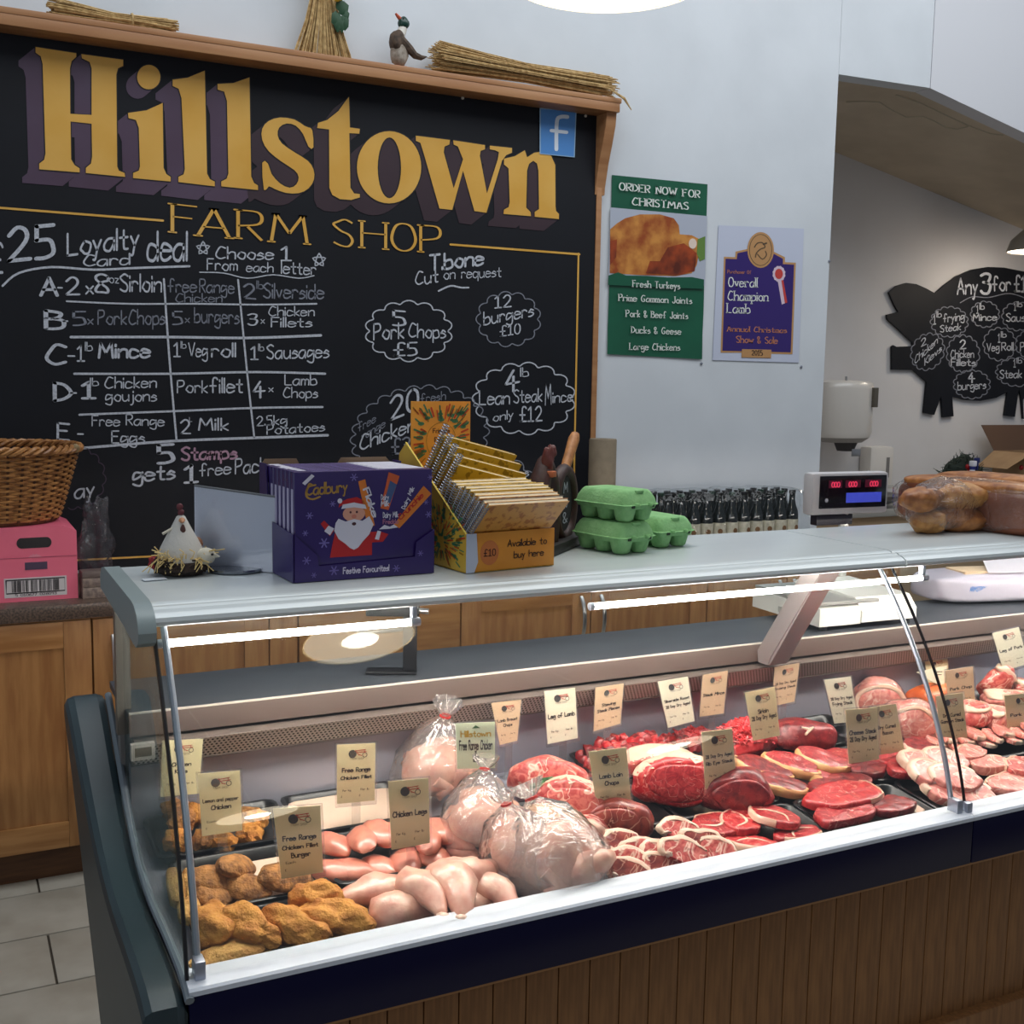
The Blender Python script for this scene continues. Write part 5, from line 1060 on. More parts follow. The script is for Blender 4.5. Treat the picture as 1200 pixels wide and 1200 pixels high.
part(sgn, 'top_edge', MB().tube([q4[0], q4[1]], .0022, 6), solid(srgb(96, 100, 104), .2), world=True)
mdl = (q4[2]+q4[3])/2; part(sgn, 'foot', MB().lathe([(.05, 0), (.052, .003), (.05, .006), (.02, .008)], 28, cap=True).xf(Matrix.Translation((mdl.x, mdl.y-.0, CT))), mat('chrome foot', srgb(150, 156, 164), .15, metal=.9), world=True)
# ---- purple selection boxes in a tray
purp = mat('purple card', srgb(44, 24, 98), .35, col2=srgb(38, 20, 86), ns=4, coat=.25); purp_d = solid(srgb(38, 20, 84), .4)
FL = onz(345, 683, CT); FR = onz(507, 671, CT)
ux = (FR-FL); Wd = ux.length; ang = math.atan2(ux.y, ux.x)
Hb = (ony(345, 555, FL.y).z-CT)*1.0
dpt = .20
pbx = thing('display_tray', 'purple card display tray printed Festive Favourites holding the selection boxes', 'display tray', (FL.x, FL.y, CT), (0, 0, ang))
def hexface(poly, y, th=.0015): return MB().prism(poly, 'y', y, y+th)
trayf = [(0, 0), (Wd, 0), (Wd, Hb*.42), (Wd*.87, Hb*.31), (Wd*.86, Hb*.17), (Wd*.165, Hb*.14), (Wd*.155, Hb*.24), (.0, Hb*.44)]
part(pbx, 'tray_front', hexface(trayf, -.0025), purp, False)
part(pbx, 'tray_base', MB().box((0, 0, 0), (Wd, dpt, .0015)), purp)
part(pbx, 'tray_side', MB().prism([(0, 0), (dpt, 0), (dpt, Hb*1.03), (dpt*.8, Hb*1.03), (dpt*.7, Hb*.5), (0, Hb*.44)], 'x', -.003, -.0008), purp, False)
part(pbx, 'tray_side', MB().prism([(0, 0), (dpt, 0), (dpt, Hb*1.03), (dpt*.8, Hb*1.03), (dpt*.7, Hb*.5), (0, Hb*.42)], 'x', Wd+.0008, Wd+.003), purp, False)
part(pbx, 'tray_back', MB().prism([(0, 0), (Wd, 0), (Wd, Hb*.99), (Wd*.95, Hb*1.06), (Wd*.6, Hb*1.06), (Wd*.55, Hb*.96), (Wd*.3, Hb*.96), (Wd*.26, Hb*1.06), (Wd*.03, Hb*1.06), (0, Hb*1.0)], 'y', dpt, dpt+.002), solid(srgb(132, 108, 84)), False)
tt = MB(); flat_text(tt, 'Festive Favourites!', Wd*.5, Hb*.055, Hb*.055, Wd*.33, -.0032, wd=1.8); part(pbx, 'lettering', tt, solid(srgb(206, 200, 222)), False)
def flake(mb, x, z, r, y):
    for k in range(3):
        a = k*pi/3; ribbon(mb, [(x-r*cos(a), z-r*sin(a)), (x+r*cos(a), z+r*sin(a))], r*.28, lambda u, v: Vector((u, y-.00002*k, v)))
fk = MB()
for x, z, r in ((.08, .20, .03), (.27, .09, .035), (.13, .06, .02), (.72, .07, .028), (.9, .2, .022)): flake(fk, x*Wd, z*Hb, r*Hb*1.2, -.0030)
part(pbx, 'snowflake_print', fk, solid(srgb(104, 92, 160)), False, kind='stuff')
wpr = solid(srgb(206, 206, 222), .5); redc = solid(srgb(176, 28, 34), .5); skin_ = solid(srgb(206, 150, 130)); orange = solid(srgb(206, 118, 44), .5); goldc = solid(srgb(170, 132, 62), .4)
bth = dpt/8.3
ordn = ['front', 'second', 'third', 'fourth', 'fifth', 'sixth', 'seventh', 'rearmost']
for i in range(8):
    y0 = .002+i*bth
    r = thing('selection_box', ordn[i]+' purple selection box in the display tray'+(', front printed with a bearded man in red' if i == 0 else ', counted from the front'), 'box', (0, 0, 0), (0, 0, ang), 'purple selection boxes in the display tray')
    r.location = Matrix.Rotation(ang, 4, 'Z') @ Vector((.002, y0, .002)) + Vector((FL.x, FL.y, CT))
    part(r, 'carton', MB().box((0, 0, 0), (Wd-.004, bth-.0012, Hb), .0012), purp)
    part(r, 'white_label', MB().box((.006+.003*((i*3) % 4), .001, Hb), (.03, bth-.004, Hb+.0004)).box((Wd*.62-.004*i*0, .0008, Hb), (Wd-.008, bth-.002, Hb+.0004)) if i > 3 or True else MB(), wpr, False, kind='stuff') if i in (1, 3, 5, 7, 2, 4, 6) else None
    lt = MB(); write(lt, 'selection box milk chocolate', lambda u, v: Vector((.035+u*Wd*.53/text_w('selection box milk chocolate'), bth*.25+v*bth*.05, Hb+.0004)), wd=1.4); part(r, 'top_print', lt, solid(srgb(150, 136, 196)), False)
    sb_ = MB().box((-.0006, bth*.35, Hb*.25), (.0, bth*.8, Hb*.84)); part(r, 'side_stripe', sb_, solid(srgb(176, 170, 200)), False)
    if i == 0:
        Y = -.0006
        def pm_(u, v, l=0): return Vector((u/100*Wd, Y-l, v/100*Hb))   # 0..100 across, 0..100 up
        g1 = MB(); W1 = text_w('Cadbury'); write(g1, 'Cadbury', lambda u, v: pm_(8+28*u/W1, 79+u/W1*2+v/9*10), wd=1.5); ribbon(g1, crom([(14, 88), (9, 86), (8, 78), (12, 75), (17, 77)]), 1.6, lambda u, v: pm_(u, v)); part(r, 'gold_script', g1, goldc, False)
        part(r, 'white_sticker', MB().poly3([pm_(5, 90), pm_(7, 88), pm_(13.5, 96), pm_(11.5, 98)]), wpr, False)
        bodyp = MB().poly3([pm_(*q) for q in ((24, 20), (26, 34), (28, 45), (50, 45), (54, 34), (54, 20))]).poly3([pm_(*q, .00005) for q in ((27, 45), (20, 55), (17.5, 52), (24, 40))]).poly3([pm_(*q, .00005) for q in ((52, 42), (60, 42), (66, 39), (62, 32), (54, 32))])
        bodyp.poly3([pm_(*q, .0001) for q in ((32, 68), (36, 74), (43, 75.5), (48, 72), (50, 67))]); bodyp.poly3([pm_(*q, .0001) for q in ((32, 68), (30, 66), (31, 71), (36, 74))]); part(r, 'red_coat_print', bodyp, redc, False, kind='stuff')
        part(r, 'face_print', MB().poly3([pm_(*q, .0002) for q in el(41, 60, 8, 7.5, 20)]), skin_, False)
        bd_ = MB().poly3([pm_(*q, .0003) for q in ((30, 56), (35, 53), (41, 55), (47, 53), (52, 57), (55, 49), (52, 40), (47, 33), (44, 28), (41, 26), (38, 28), (35, 32), (30, 37), (27, 45), (28, 52))])
        bd_.poly3([pm_(*q, .00035) for q in ((32, 65), (33, 69), (41, 70.5), (49, 68), (50, 64), (41, 66))]); bd_.poly3([pm_(*q, .0003) for q in el(31, 72.5, 1.7, 2.4, 12)]); bd_.poly3([pm_(*q, .0003) for q in ((20, 45), (23, 50), (27, 47), (24, 41))]); bd_.poly3([pm_(*q, .0003) for q in ((56, 35), (58, 43), (60.5, 42), (59, 34))])
        part(r, 'beard_print', bd_, wpr, False, kind='stuff')
        fe = MB().poly3([pm_(*q, .0004) for q in el(38.5, 61.5, .8, 1.2, 8)]).poly3([pm_(*q, .0004) for q in el(43, 61.5, .8, 1.2, 8)]).poly3([pm_(*q, .0004) for q in el(41, 50.5, 1.6, 1.6, 10)]); part(r, 'eye_print', fe, solid(srgb(70, 30, 40)), False, kind='stuff')
        part(r, 'nose_print', MB().poly3([pm_(*q, .0004) for q in el(41, 57.5, 1.8, 2, 10)]), solid(srgb(196, 120, 104)), False)
        for nm_, poly, c_ in (('orange_bar_print', ((44, 90), (49, 92), (56, 48), (51, 46)), orange), ('blue_bar_print', ((66, 98), (74, 94), (66, 62), (60, 64)), solid(srgb(196, 90, 50))), ('gold_bar_print', ((92, 84), (98, 76), (74, 44), (70, 48)), orange)):
            part(r, nm_, MB().poly3([pm_(*q, .0001) for q in poly]), c_, False)
        part(r, 'blue_patch_print', MB().poly3([pm_(*q, .0002) for q in ((67, 90), (72, 86), (67, 68), (63, 71))]), solid(srgb(60, 84, 130)), False)
        def slant(s, a, b, h, m, nm_):
            mb = MB(); Wt = text_w(s); dx, dz = b[0]-a[0], b[1]-a[1]; ar = Wd/Hb; l = math.hypot(dx*ar, dz); nx, nz = -dz/l/ar, dx*ar/l
            write(mb, s, lambda u, v: pm_(a[0]+dx*u/Wt+nx*v/9*h, a[1]+dz*u/Wt+nz*v/9*h, .0003), wd=1.7); part(r, nm_, mb, m, False)
        slant('Flake', (47.5, 82), (54.5, 56), 6, wpr, 'lettering'); slant('Crunchie', (75, 52), (92, 74), 5, redc, 'lettering'); slant('Dairy Milk', (78, 62), (85, 82), 4, wpr, 'lettering'); slant('Dairy', (60.5, 72), (66, 72), 5, wpr, 'lettering'); slant('Milk', (60.5, 66), (66, 66), 5, wpr, 'lettering'); slant('Dairy Milk', (62, 55), (73, 55), 5, wpr, 'lettering'); slant('Freddo', (62, 49), (73, 49), 4, solid(srgb(170, 110, 140)), 'lettering')
        part(r, 'white_swirl_print', MB().poly3([pm_(*q, .0001) for q in ((59, 44), (63, 48), (67, 46), (70, 48), (73, 45), (66, 44))]), wpr, False)
        fk = MB()
        for x, z, rr_ in ((41, 94, 2.6), (26, 70, 2), (10, 60, 2.4), (20, 34, 3.4), (7, 44, 2), (96, 56, 2.4), (97, 92, 2), (94, 68, 1.8)): flake(fk, x/100*Wd, z/100*Hb, rr_/100*Hb*1.3, Y)
        part(r, 'snowflake_print', fk, solid(srgb(110, 100, 168)), False, kind='stuff')
# ---- recipe books in a yellow display box
yel = mat('yellow printed card', srgb(214, 176, 66), .45, col2=srgb(204, 160, 56), ns=8); yel_dk = mat('orange printed card', srgb(220, 150, 52), .45, col2=srgb(212, 138, 44), ns=10)
BL_ = onz(546, 672, CT); BR_ = onz(628, 657, CT); WB = .205; ba = radians(7)
book_box = thing('book_display_box', 'yellow printed display box with tall header, holding spiral bound recipe books', 'display box', (BL_.x, BL_.y, CT), (0, 0, ba))
DB = .27
HX0, HX1, HC = .028, .172, .100
HB = .075
part(book_box, 'front_panel', MB().box((.012, 0, 0), (WB, .0025, HB), .0005), yel_dk)
part(book_box, 'white_corner_edge', MB().prism([(0, 0), (.018, 0), (.026, .02), (.022, HB), (0, HB)], 'y', -.0012, .0), solid(srgb(190, 200, 220)), False)
sidep = [(0, 0), (DB, 0), (DB, .21), (.24, .235), (0, HB)]
part(book_box, 'side_panel', MB().prism(sidep, 'x', 0, .0025), yel, False); part(book_box, 'side_panel', MB().prism([(0, 0), (DB, 0), (DB, .12), (.02, HB)], 'x', WB-.0025, WB), yel, False)
part(book_box, 'base', MB().box((0, 0, 0), (WB, DB, .002)), yel)
HT = .318
part(book_box, 'header_panel', MB().box((HX0, DB, 0), (HX1, DB+.003, HT), .0005), yel_dk)
part(book_box, 'side_edge_line', MB().tube([(-.0005, 0, HB), (-.0005, .24, .235)], .0014, 5), solid(srgb(240, 214, 90)))
def burst(cx, cz, W0, W1, H0, H1, r0, y, n, sz=1., seed=0, face='y'):
    rnd = random.Random(seed); mbs = {c: MB() for c in ('r', 'g', 'o')}
    for k in range(n):
        a = rnd.uniform(0, 2*pi); r = r0+rnd.random()**.8*max(W1-W0, H1-H0)*.8; l = rnd.uniform(.008, .018)*sz; wd = rnd.uniform(.0014, .0028)*sz
        x, z = cx+r*cos(a), cz+r*sin(a); x2, z2 = x+l*cos(a), z+l*sin(a)
        if not (W0 < x < W1 and W0 < x2 < W1 and H0 < z < H1 and H0 < z2 < H1): continue
        c = rnd.choice('rrog' if k % 3 else 'gg')
        mp_ = (lambda u, v: Vector((u, y, v))) if face == 'y' else (lambda u, v: Vector((y, u, v)))
        ribbon(mbs[c], [(x, z), (x2, z2)], wd, mp_)
        if k % 3 == 0: mbs[c].poly3([mp_(x+(wd*1.6)*cos(t)*1.5, z+wd*1.2*sin(t)) for t in [2*pi*j/8 for j in range(8)]])
    return mbs
cols = {'r': solid(srgb(196, 72, 36), .5), 'g': solid(srgb(70, 122, 84), .5), 'o': solid(srgb(150, 110, 30), .5)}
for nm_, args in (('header_print', (HC, .235, HX0+.003, HX1-.003, .08, HT-.004, .040, DB-.0006, 1500, 1.5, 1)), ('side_print', (DB*.35, .05, .004, DB*.9, .004, .13, .01, -.0006, 900, 1.2, 2, 'x'))):
    for c, m_ in burst(*args).items():
        if m_.v: part(book_box, nm_, m_, cols[c], False, kind='stuff')
ringm = MB(); P = el(HC, .235, .036, .038, 30); ribbon(ringm, P+[P[0]], .0012, lambda u, v: Vector((u, DB-.0008, v))); part(book_box, 'header_ring', ringm, cols['o'], False)
tx = MB(); flat_text(tx, 'Friends', HC, .252, .009, .04, DB-.0008, wd=1.4); flat_text(tx, 'Family', HC, .233, .009, .032, DB-.0008, wd=1.4); flat_text(tx, 'Favourites', HC, .214, .008, .044, DB-.0008, wd=1.4); part(book_box, 'header_lettering', tx, solid(srgb(60, 34, 20)), False, kind='stuff')
tx = MB(); flat_text(tx, 'Available to', WB*.68, .045, .013, .092, -.0012, wd=1.2, jig=.3); flat_text(tx, 'buy here', WB*.70, .022, .013, .07, -.0012, wd=1.2, jig=.3); part(book_box, 'front_lettering', tx, solid(srgb(46, 26, 16)), False, kind='stuff')
P = el(.052, .036, .021, .024, 24); dm = MB().poly3([Vector((x, -.0008, z)) for x, z in P]); part(book_box, 'price_disc', dm, solid(srgb(196, 116, 60)), False)
tx = MB(); flat_text(tx, '£10', .052, .030, .013, .026, -.0014, wd=1.1); part(book_box, 'price_lettering', tx, solid(srgb(60, 30, 20)), False)
cover_y = mat('yellow cover', srgb(208, 170, 54), .4, col2=srgb(150, 120, 34), ns=60, detail=2, ramp=(.55, .62)); cover_o = mat('orange cover', srgb(214, 152, 70), .4, col2=srgb(176, 106, 40), ns=70, detail=2, ramp=(.52, .62)); pagem = solid(srgb(222, 208, 176), .7); wirem = solid(srgb(150, 156, 168), .25, metal=.6)
bk = [(.020, 46, .188, 0, 'o', 'front recipe book of the row, its orange cover fully visible'), (.032, 45, .186, .002, 'o', 'second recipe book, grey back board showing behind the front one'), (.045, 43, .186, .004, 'o', 'third recipe book with an orange fore edge'), (.056, 41, .186, .004, 'y', 'fourth recipe book of the leaning row'),
 (.067, 39, .186, .006, 'y', 'fifth recipe book of the leaning row'), (.078, 37, .186, .006, 'y', 'sixth recipe book, its wire spine standing clear of the gap'), (.098, 35, .182, .004, 'y', 'seventh recipe book, just behind the gap in the row'), (.109, 33, .18, .006, 'y', 'eighth recipe book of the leaning row'), (.120, 31, .178, .008, 'y', 'ninth recipe book, topped by pale pages'),
 (.134, 29, .16, .058, 'y', 'lowest of the four raised recipe books with yellow edges'), (.148, 27, .16, .074, 'y', 'second lowest of the four raised recipe books'), (.162, 25, .16, .090, 'y', 'second highest of the four raised recipe books'), (.176, 23, .16, .106, 'y', 'topmost and rearmost recipe book at the back of the box')]
wire_mesh = None
for i, (y, th, H_, dz, c, lab) in enumerate(bk):
    w_ = WB-.012
    r = thing('recipe_book', lab, 'book', (0, 0, 0), (radians(th), radians(0 if i < 9 else 12), ba), 'spiral bound recipe books in the yellow box')
    r.rotation_mode = 'XYZ'
    r.location = Matrix.Rotation(ba, 4, 'Z') @ Vector((.006, y+.062, .006+dz)) + Vector((BL_.x, BL_.y, CT))
    r.rotation_euler = (Matrix.Rotation(ba, 4, 'Z') @ Matrix.Rotation(radians(14 if i > 8 else 0), 4, 'Y') @ Matrix.Rotation(radians(th), 4, 'X')).to_euler()
    cm = cover_o if c == 'o' else cover_y
    part(r, 'front_cover', MB().box((.008, -.0035, 0), (w_, -.0025, H_)), cm); part(r, 'pages', MB().box((.010, -.0025, .001), (w_-.002, .0035, H_-.001)), pagem); part(r, 'back_cover', MB().box((.008, .0035, 0), (w_, .0045, H_)), solid(srgb(150, 146, 138)) if i == 1 else cm)
    if wire_mesh is None:
        wmb = MB()
        for k in range(30):
            z = .006+k*.006; wmb.tube([(.006+.0065*cos(a), .0065*sin(a), z+.0015*(j/8)) for j, a in enumerate([2*pi*q/8 for q in range(9)])], .0011, 4)
        wire_mesh = wmb.mesh('wire_spine', wirem)
    o = link(bpy.data.objects.new('wire_spine', wire_mesh)); o.parent = r; o['kind'] = 'stuff'
# ---- carved dark ornament with slate
dkw = mat('dark carved wood', srgb(66, 36, 30), .5, col2=srgb(44, 24, 22), ns=30, bump=.3); og = onz(650, 648, CT)
cv = thing('carved_ornament', 'dark brown carved ornament with curved horns and a small chalk slate', 'ornament', (1.19, 2.14, CT), (0, 0, radians(42)))
part(cv, 'base', MB().box((-.13, -.035, 0), (.13, .035, .022), .004), solid(srgb(36, 32, 32), .5))
part(cv, 'arch', MB().tube([(-.115, 0, .02), (-.12, 0, .08), (-.11, 0, .15), (-.075, 0, .19), (-.045, 0, .15), (-.04, 0, .08), (-.045, 0, .02)], [.022, .024, .024, .02, .022, .024, .022], 12), dkw, 60)
part(cv, 'crest', MB().lump(.014, .012, .03, .15, 3, 2, 3, (-.085, -.01, .20)).lump(.012, .010, .016, .15, 3, 4, 3, (-.07, -.012, .215)), solid(srgb(96, 44, 40), .5))
part(cv, 'orange_block', MB().box((-.105, -.03, .165), (-.085, -.012, .178), .003), solid(srgb(176, 96, 56)))
part(cv, 'slate_ring', MB().tube([(.05+.062*cos(a), 0, .095+.075*sin(a)) for a in [2*pi*k/24 for k in range(25)]], .014, 10), dkw, 60)
part(cv, 'slate', MB().lathe([(.001, -.004), (.055, -.004), (.055, .004), (.001, .004)], 28).xf(Matrix.Translation((.05, 0, .095)) @ Matrix.Rotation(pi/2, 4, 'X') @ Matrix.Diagonal((1, 1.2, 1, 1))), solid(srgb(30, 30, 32), .7))
tx = MB(); 
for k, t in enumerate(('M', 'oo', '&')): flat_text(tx, t, .05, .12-.034*k, .022, .026, -.0052, wd=1.1, jig=.5)
part(cv, 'chalk_marks', tx, chalk, False, kind='stuff')
part(cv, 'tan_handle', MB().tube([(.055, 0, .17), (.085, 0, .2), (.115, 0, .235), (.125, 0, .245)], [.011, .012, .013, .010], 10), mat('tan horn', srgb(186, 128, 74), .5, col2=srgb(150, 96, 50), ns=60), 60)
# ---- egg boxes
eggm = mat('green pulp board', srgb(140, 192, 132), .85, col2=srgb(122, 176, 116), ns=50, bump=.35, bs=180)
def egg_box(label, loc, rz):
    r = thing('egg_box', label, 'egg box', loc, (0, 0, rz), 'green egg boxes on the counter')
    base = MB()
    for i in range(2):
        for j in range(3):
            cx, cy = -.0255+.051*i, -.051+.051*j
            base.rings([[Vector((cx+q*cos(a), cy+q*sin(a), z)) for a in [2*pi*k/12 for k in range(12)]] for q, z in ((.014, 0), (.019, .004), (.0235, .02), (.0262, .034))])
    def rr(w, d, c, z): return [Vector((sx*(w/2-c)+c*cos(a), sy*(d/2-c)+c*sin(a), z)) for sx, sy, a0 in ((1, 1, 0), (-1, 1, pi/2), (-1, -1, pi), (1, -1, 1.5*pi)) for a in (a0, a0+pi/4, a0+pi/2)]
    base.rings([rr(.100, .150, .012, .026), rr(.104, .155, .012, .034)])
    part(r, 'cup_base', base, eggm, 50)
    part(r, 'rim', MB().rings([rr(.110, .161, .014, .0345), rr(.113, .164, .014, .036), rr(.110, .161, .014, .0375)]), eggm, 50)
    part(r, 'lid', MB().rings([rr(.106, .157, .014, .0375), rr(.100, .151, .014, .050), rr(.088, .138, .014, .062), rr(.080, .130, .014, .0665), rr(.060, .110, .012, .0675)]), eggm, 45)
    part(r, 'latch', MB().lump(.004, .010, .005, .2, 3, 1, 2, (-.02, -.083, .037)).lump(.004, .010, .005, .2, 3, 2, 2, (.02, -.083, .037)), eggm)
    part(r, 'vent_hole', MB().box((-.034, -.0825, .030), (-.026, -.0795, .036)).box((.026, -.0825, .030), (.034, -.0795, .036)), solid(srgb(30, 50, 30)), kind='stuff')
    part(r, 'lid_notch', MB().box((-.012, -.072, .0605), (.012, -.050, .0670), .003), eggm)
    return r
egg_box('green egg box at the bottom of the stack of two', (1.305, 2.085, CT), radians(12)); egg_box('green egg box on top of the stack', (1.312, 2.09, CT+.0685), radians(14)); egg_box('green egg box standing alone right of the stack', (1.445, 2.135, CT), radians(8))
# ---- bread
crust = mat('bread crust', srgb(176, 116, 60), .55, col2=srgb(124, 70, 34), ns=34, bump=.6, bs=70, coat=.15); crust_l = mat('pale crust', srgb(196, 146, 84), .55, col2=srgb(156, 100, 50), ns=38, bump=.6, bs=60); crust_d = mat('dark crust', srgb(132, 70, 36), .45, col2=srgb(98, 48, 26), ns=10, bump=.2, coat=.2)
ylo = 2.05
for i, (px0, px1, py0, py1, lab, m_) in enumerate([(1056, 1106, 567, 592, 'bagged bread roll at the upper left of the four', crust), (1099, 1150, 571, 598, 'bagged bread roll at the upper right, glossy through the bag', crust_l), (1070, 1106, 596, 622, 'pale bagged bread roll at the lower left', crust_l), (1092, 1152, 601, 628, 'long bagged bread roll at the lower right', crust)]):
    a = ony(px0, (py0+py1)/2, ylo); b = ony(px1, (py0+py1)/2, ylo); t_ = ony((px0+px1)/2, py0, ylo); bo = ony((px0+px1)/2, py1, ylo)
    c_ = (a+b)/2; hh = (t_-bo).length/2; c_.z = CT+hh+(.0 if i > 1 else .058)
    single('bread_roll', MB().lump((b-a).length/2*1.08, .042, hh*1.12, .12, 2.2, i+300, 4, fine=.015), m_, lab, 'bread roll', c_, (0, 0, .3*(-1)**i), 'bread rolls in a clear bag')
pA = ony(1104, 598, ylo)
single('bread_bag', MB().lump(.115, .06, .066, .09, 2.5, 310, 4), wrapm, 'clear plastic bag around the four bread rolls', 'plastic bag', (pA.x, ylo, CT+.069), (0, 0, .05))
for i, (x, y, w_, d_, h_, lab, m_) in enumerate([(2.425, 2.09, .07, .22, .062, 'tin loaf of bread nearest the rolls, with a paler ridged top', crust_d), (2.58, 2.10, .075, .23, .066, 'second tin loaf of bread, cut off by the right edge', crust_d)]):
    r = thing('bread_loaf', lab, 'bread', (x, y, CT), (0, 0, .12), 'tin loaves on the counter')
    part(r, 'loaf', MB().lump(w_, d_, h_, .04, 2, 320+i, 4, (0, 0, h_*.93), pw=.5), m_, 60)
    part(r, 'top_crust', MB().lump(w_*.96, d_*.95, .020, .05, 2.2, 330+i, 4, (0, 0, h_*1.74), pw=.6), crust, 60)  # top crust lighter than the loaf sides
    part(r, 'clear_bag', MB().lump(w_*1.06, d_*1.03, h_*1.06, .05, 2, 340+i, 4, (0, 0, h_), pw=.5), wrapm, 60)
# ================================================================== ON THE BACK WORKTOP
WT = .9125
# paper roll
pc = ony(706, 540, 4.22); single('paper_roll', MB().lathe([(.060, 0), (.0605, .005), (.0605, .47), (.058, .476), (.02, .476), (.02, .46)], 28), mat('brown paper', srgb(140, 126, 104), .7, col2=srgb(128, 114, 94), ns=20), 'upright roll of brown paper standing beside the chalkboard', 'paper roll', (pc.x, 4.22, WT))
# bottles in shrink wrap
gb = mat('dark bottle glass', srgb(18, 24, 22), .06, spec=.6, coat=.5); labm = mat('cream bottle label', srgb(206, 200, 180), .6, col2=srgb(186, 178, 156), ns=60); capm = solid(srgb(24, 26, 26), .35, metal=.4); capg = solid(srgb(24, 60, 44), .35, metal=.4)
bprof = [(.028, 0), (.031, .003), (.031, .135), (.028, .155), (.018, .18), (.0135, .20), (.013, .232), (.014, .236), (.0, .237)]
bm_ = MB().lathe(bprof, 18).mesh('body', gb); lm_ = MB().lathe([(.0315, .035), (.0317, .036), (.0317, .118), (.0315, .119)], 18, cap=False).mesh('label', labm); cm_ = [MB().lathe([(.0145, .228), (.0155, .231), (.0150, .2415), (.0, .2425)], 16).mesh('cap', m_) for m_ in (capm, capg)]
dot_ = MB().lathe([(.011, 0), (.011, .001)], 16); dot_.xf(Matrix.Translation((0, -.0315, .085)) @ Matrix.Rotation(pi/2, 4, 'X')); dm_ = dot_.mesh('round_emblem', solid(srgb(120, 84, 50)))
xb0 = ony(782, 600, 3.93).x; k_ = 0
for j in range(3):
    for i in range(11):
        x = xb0+.0675*i+.01*j; y = 3.93+.068*j
        pos = 'front' if j == 0 else ('middle' if j == 1 else 'rear')
        r = thing('beer_bottle', 'dark beer bottle with cream label in the %s row of the shrink wrapped pack' % pos, 'bottle', (x+random.uniform(-.002, .002), y, WT), (0, 0, random.uniform(-.6, .6)), 'beer bottles in the %s row of the pack' % pos)
        for nm_, me in (('body', bm_), ('paper_label', lm_), ('cap', cm_[(i+j) % 4 == 1]), ('round_emblem', dm_)):
            o = link(bpy.data.objects.new(nm_, me)); o.parent = r; o.scale = (.98, .98, 1.06)
fm = MB(); nx = 40; R_ = []
def wr(x, y, z): return .006*noise.noise(Vector((x*25, y*25, z*25)))
xa, xb_ = xb0-.045, xb0+.0675*10+.07; ya, yb_ = 3.888, 4.115
for k in range(nx+1):
    x = xa+(xb_-xa)*k/nx; e = min(1, min(k, nx-k)/2.); zt = .262-(1-e)*.03+.010*noise.noise(Vector((x*16, 0, 3)))
    R_.append([Vector((x, ya-.0, .002)), Vector((x, ya-.002+wr(x, 0, .1), .10)), Vector((x, ya+.012+wr(x, 1, .2)*1.5, .19)), Vector((x, ya+.03+wr(x, 2, .3), zt)), Vector((x, (ya+yb_)/2, zt+.004+wr(x, 3, 0))), Vector((x, yb_-.02, zt)), Vector((x, yb_, .18)), Vector((x, yb_, .002))])
fm.rings(R_, cap=True)
sw = clear('shrink wrap', (.93, .95, .96), haze=.0, rough=.05, bump=1., bs=18, gain=.9)
single('shrink_wrap', fm, sw, 'crinkled clear shrink wrap around the pack of dark bottles', 'shrink wrap', (0, 0, WT), smooth=80)
# pink box, basket, cards, crumpled film
pinkm = mat('pink cardboard', srgb(222, 104, 128), .6, col2=srgb(214, 96, 120), ns=4)
px0_, px1_, yf = .105, .374, 3.835
pk = thing('pink_box', 'pink cardboard carton with a hand hole and barcode label under the basket', 'carton', ((px0_+px1_)/2, yf, WT))
tz = ony(92, 622, yf).z-WT; Wp = (px1_-px0_)/2
part(pk, 'carton', MB().prism([(-Wp, 0), (Wp, 0), (Wp, tz), (Wp*.72, tz+.018), (-Wp*.72, tz+.018), (-Wp, tz)], 'y', 0, .33), pinkm, False)
part(pk, 'fold_line', MB().box((-Wp+.004, -.0012, .139), (Wp-.002, 0, .1405)), solid(srgb(150, 60, 82)))
def hp(px, py): q = ony(px, py, yf); return q.x-(px0_+px1_)/2, q.z-WT
hx_, hz_ = hp(40, 636); hh_ = MB(); P = []
for k in range(24):
    a = 2*pi*k/24; P.append(Vector((hx_+(.036 if cos(a) > 0 else -.036)+.015*cos(a), -.001, hz_+.017*sin(a))))
part(pk, 'hand_hole', hh_.poly3(P), solid(srgb(14, 12, 18), .4), False)
lx, lz = hp(42, 688); lb = part(pk, 'barcode_label', MB().box((lx-.092, -.0012, lz-.030), (lx+.092, 0, lz+.032)), solid(srgb(196, 190, 190)))
fr_ = MB(); ribbon(fr_, [(lx-.086, lz+.026), (lx+.086, lz+.026), (lx+.086, lz-.016), (lx-.086, lz-.016), (lx-.086, lz+.026)], .004, lambda u, v: Vector((u, -.0018, v)))
for k in range(46):
    if random.random() < .72: x = lx-.070+k*.0031; fr_.box((x, -.0018, lz-.013), (x+random.choice((.0012, .0018, .0024)), -.0014, lz+.023))
o = link(bpy.data.objects.new('barcode', fr_.mesh('barcode', solid(srgb(34, 30, 34))))); o.parent = lb; o['kind'] = 'stuff'
tx = MB(); flat_text(tx, '5 010677 026093', lx, lz-.026, .007, .12, -.0018, wd=1.4); o = link(bpy.data.objects.new('digits', tx.mesh('digits', solid(srgb(70, 60, 66)), False))); o.parent = lb; o['kind'] = 'stuff'
cx_, cz_ = hp(42, 663); part(pk, 'dark_patch', MB().box((cx_-.032, -.001, cz_-.012), (cx_+.034, 0, cz_+.012)), solid(srgb(66, 50, 74)))
cx_, cz_ = hp(41, 653); P = [Vector((cx_+.02*cos(a)*(1 if k % 2 else .8), -.001, cz_+.012*sin(a)*(1 if k % 2 else .7))) for k, a in enumerate([pi*q/12 for q in range(13)])]; part(pk, 'crest_print', MB().poly3(P), solid(srgb(206, 120, 136)), False)
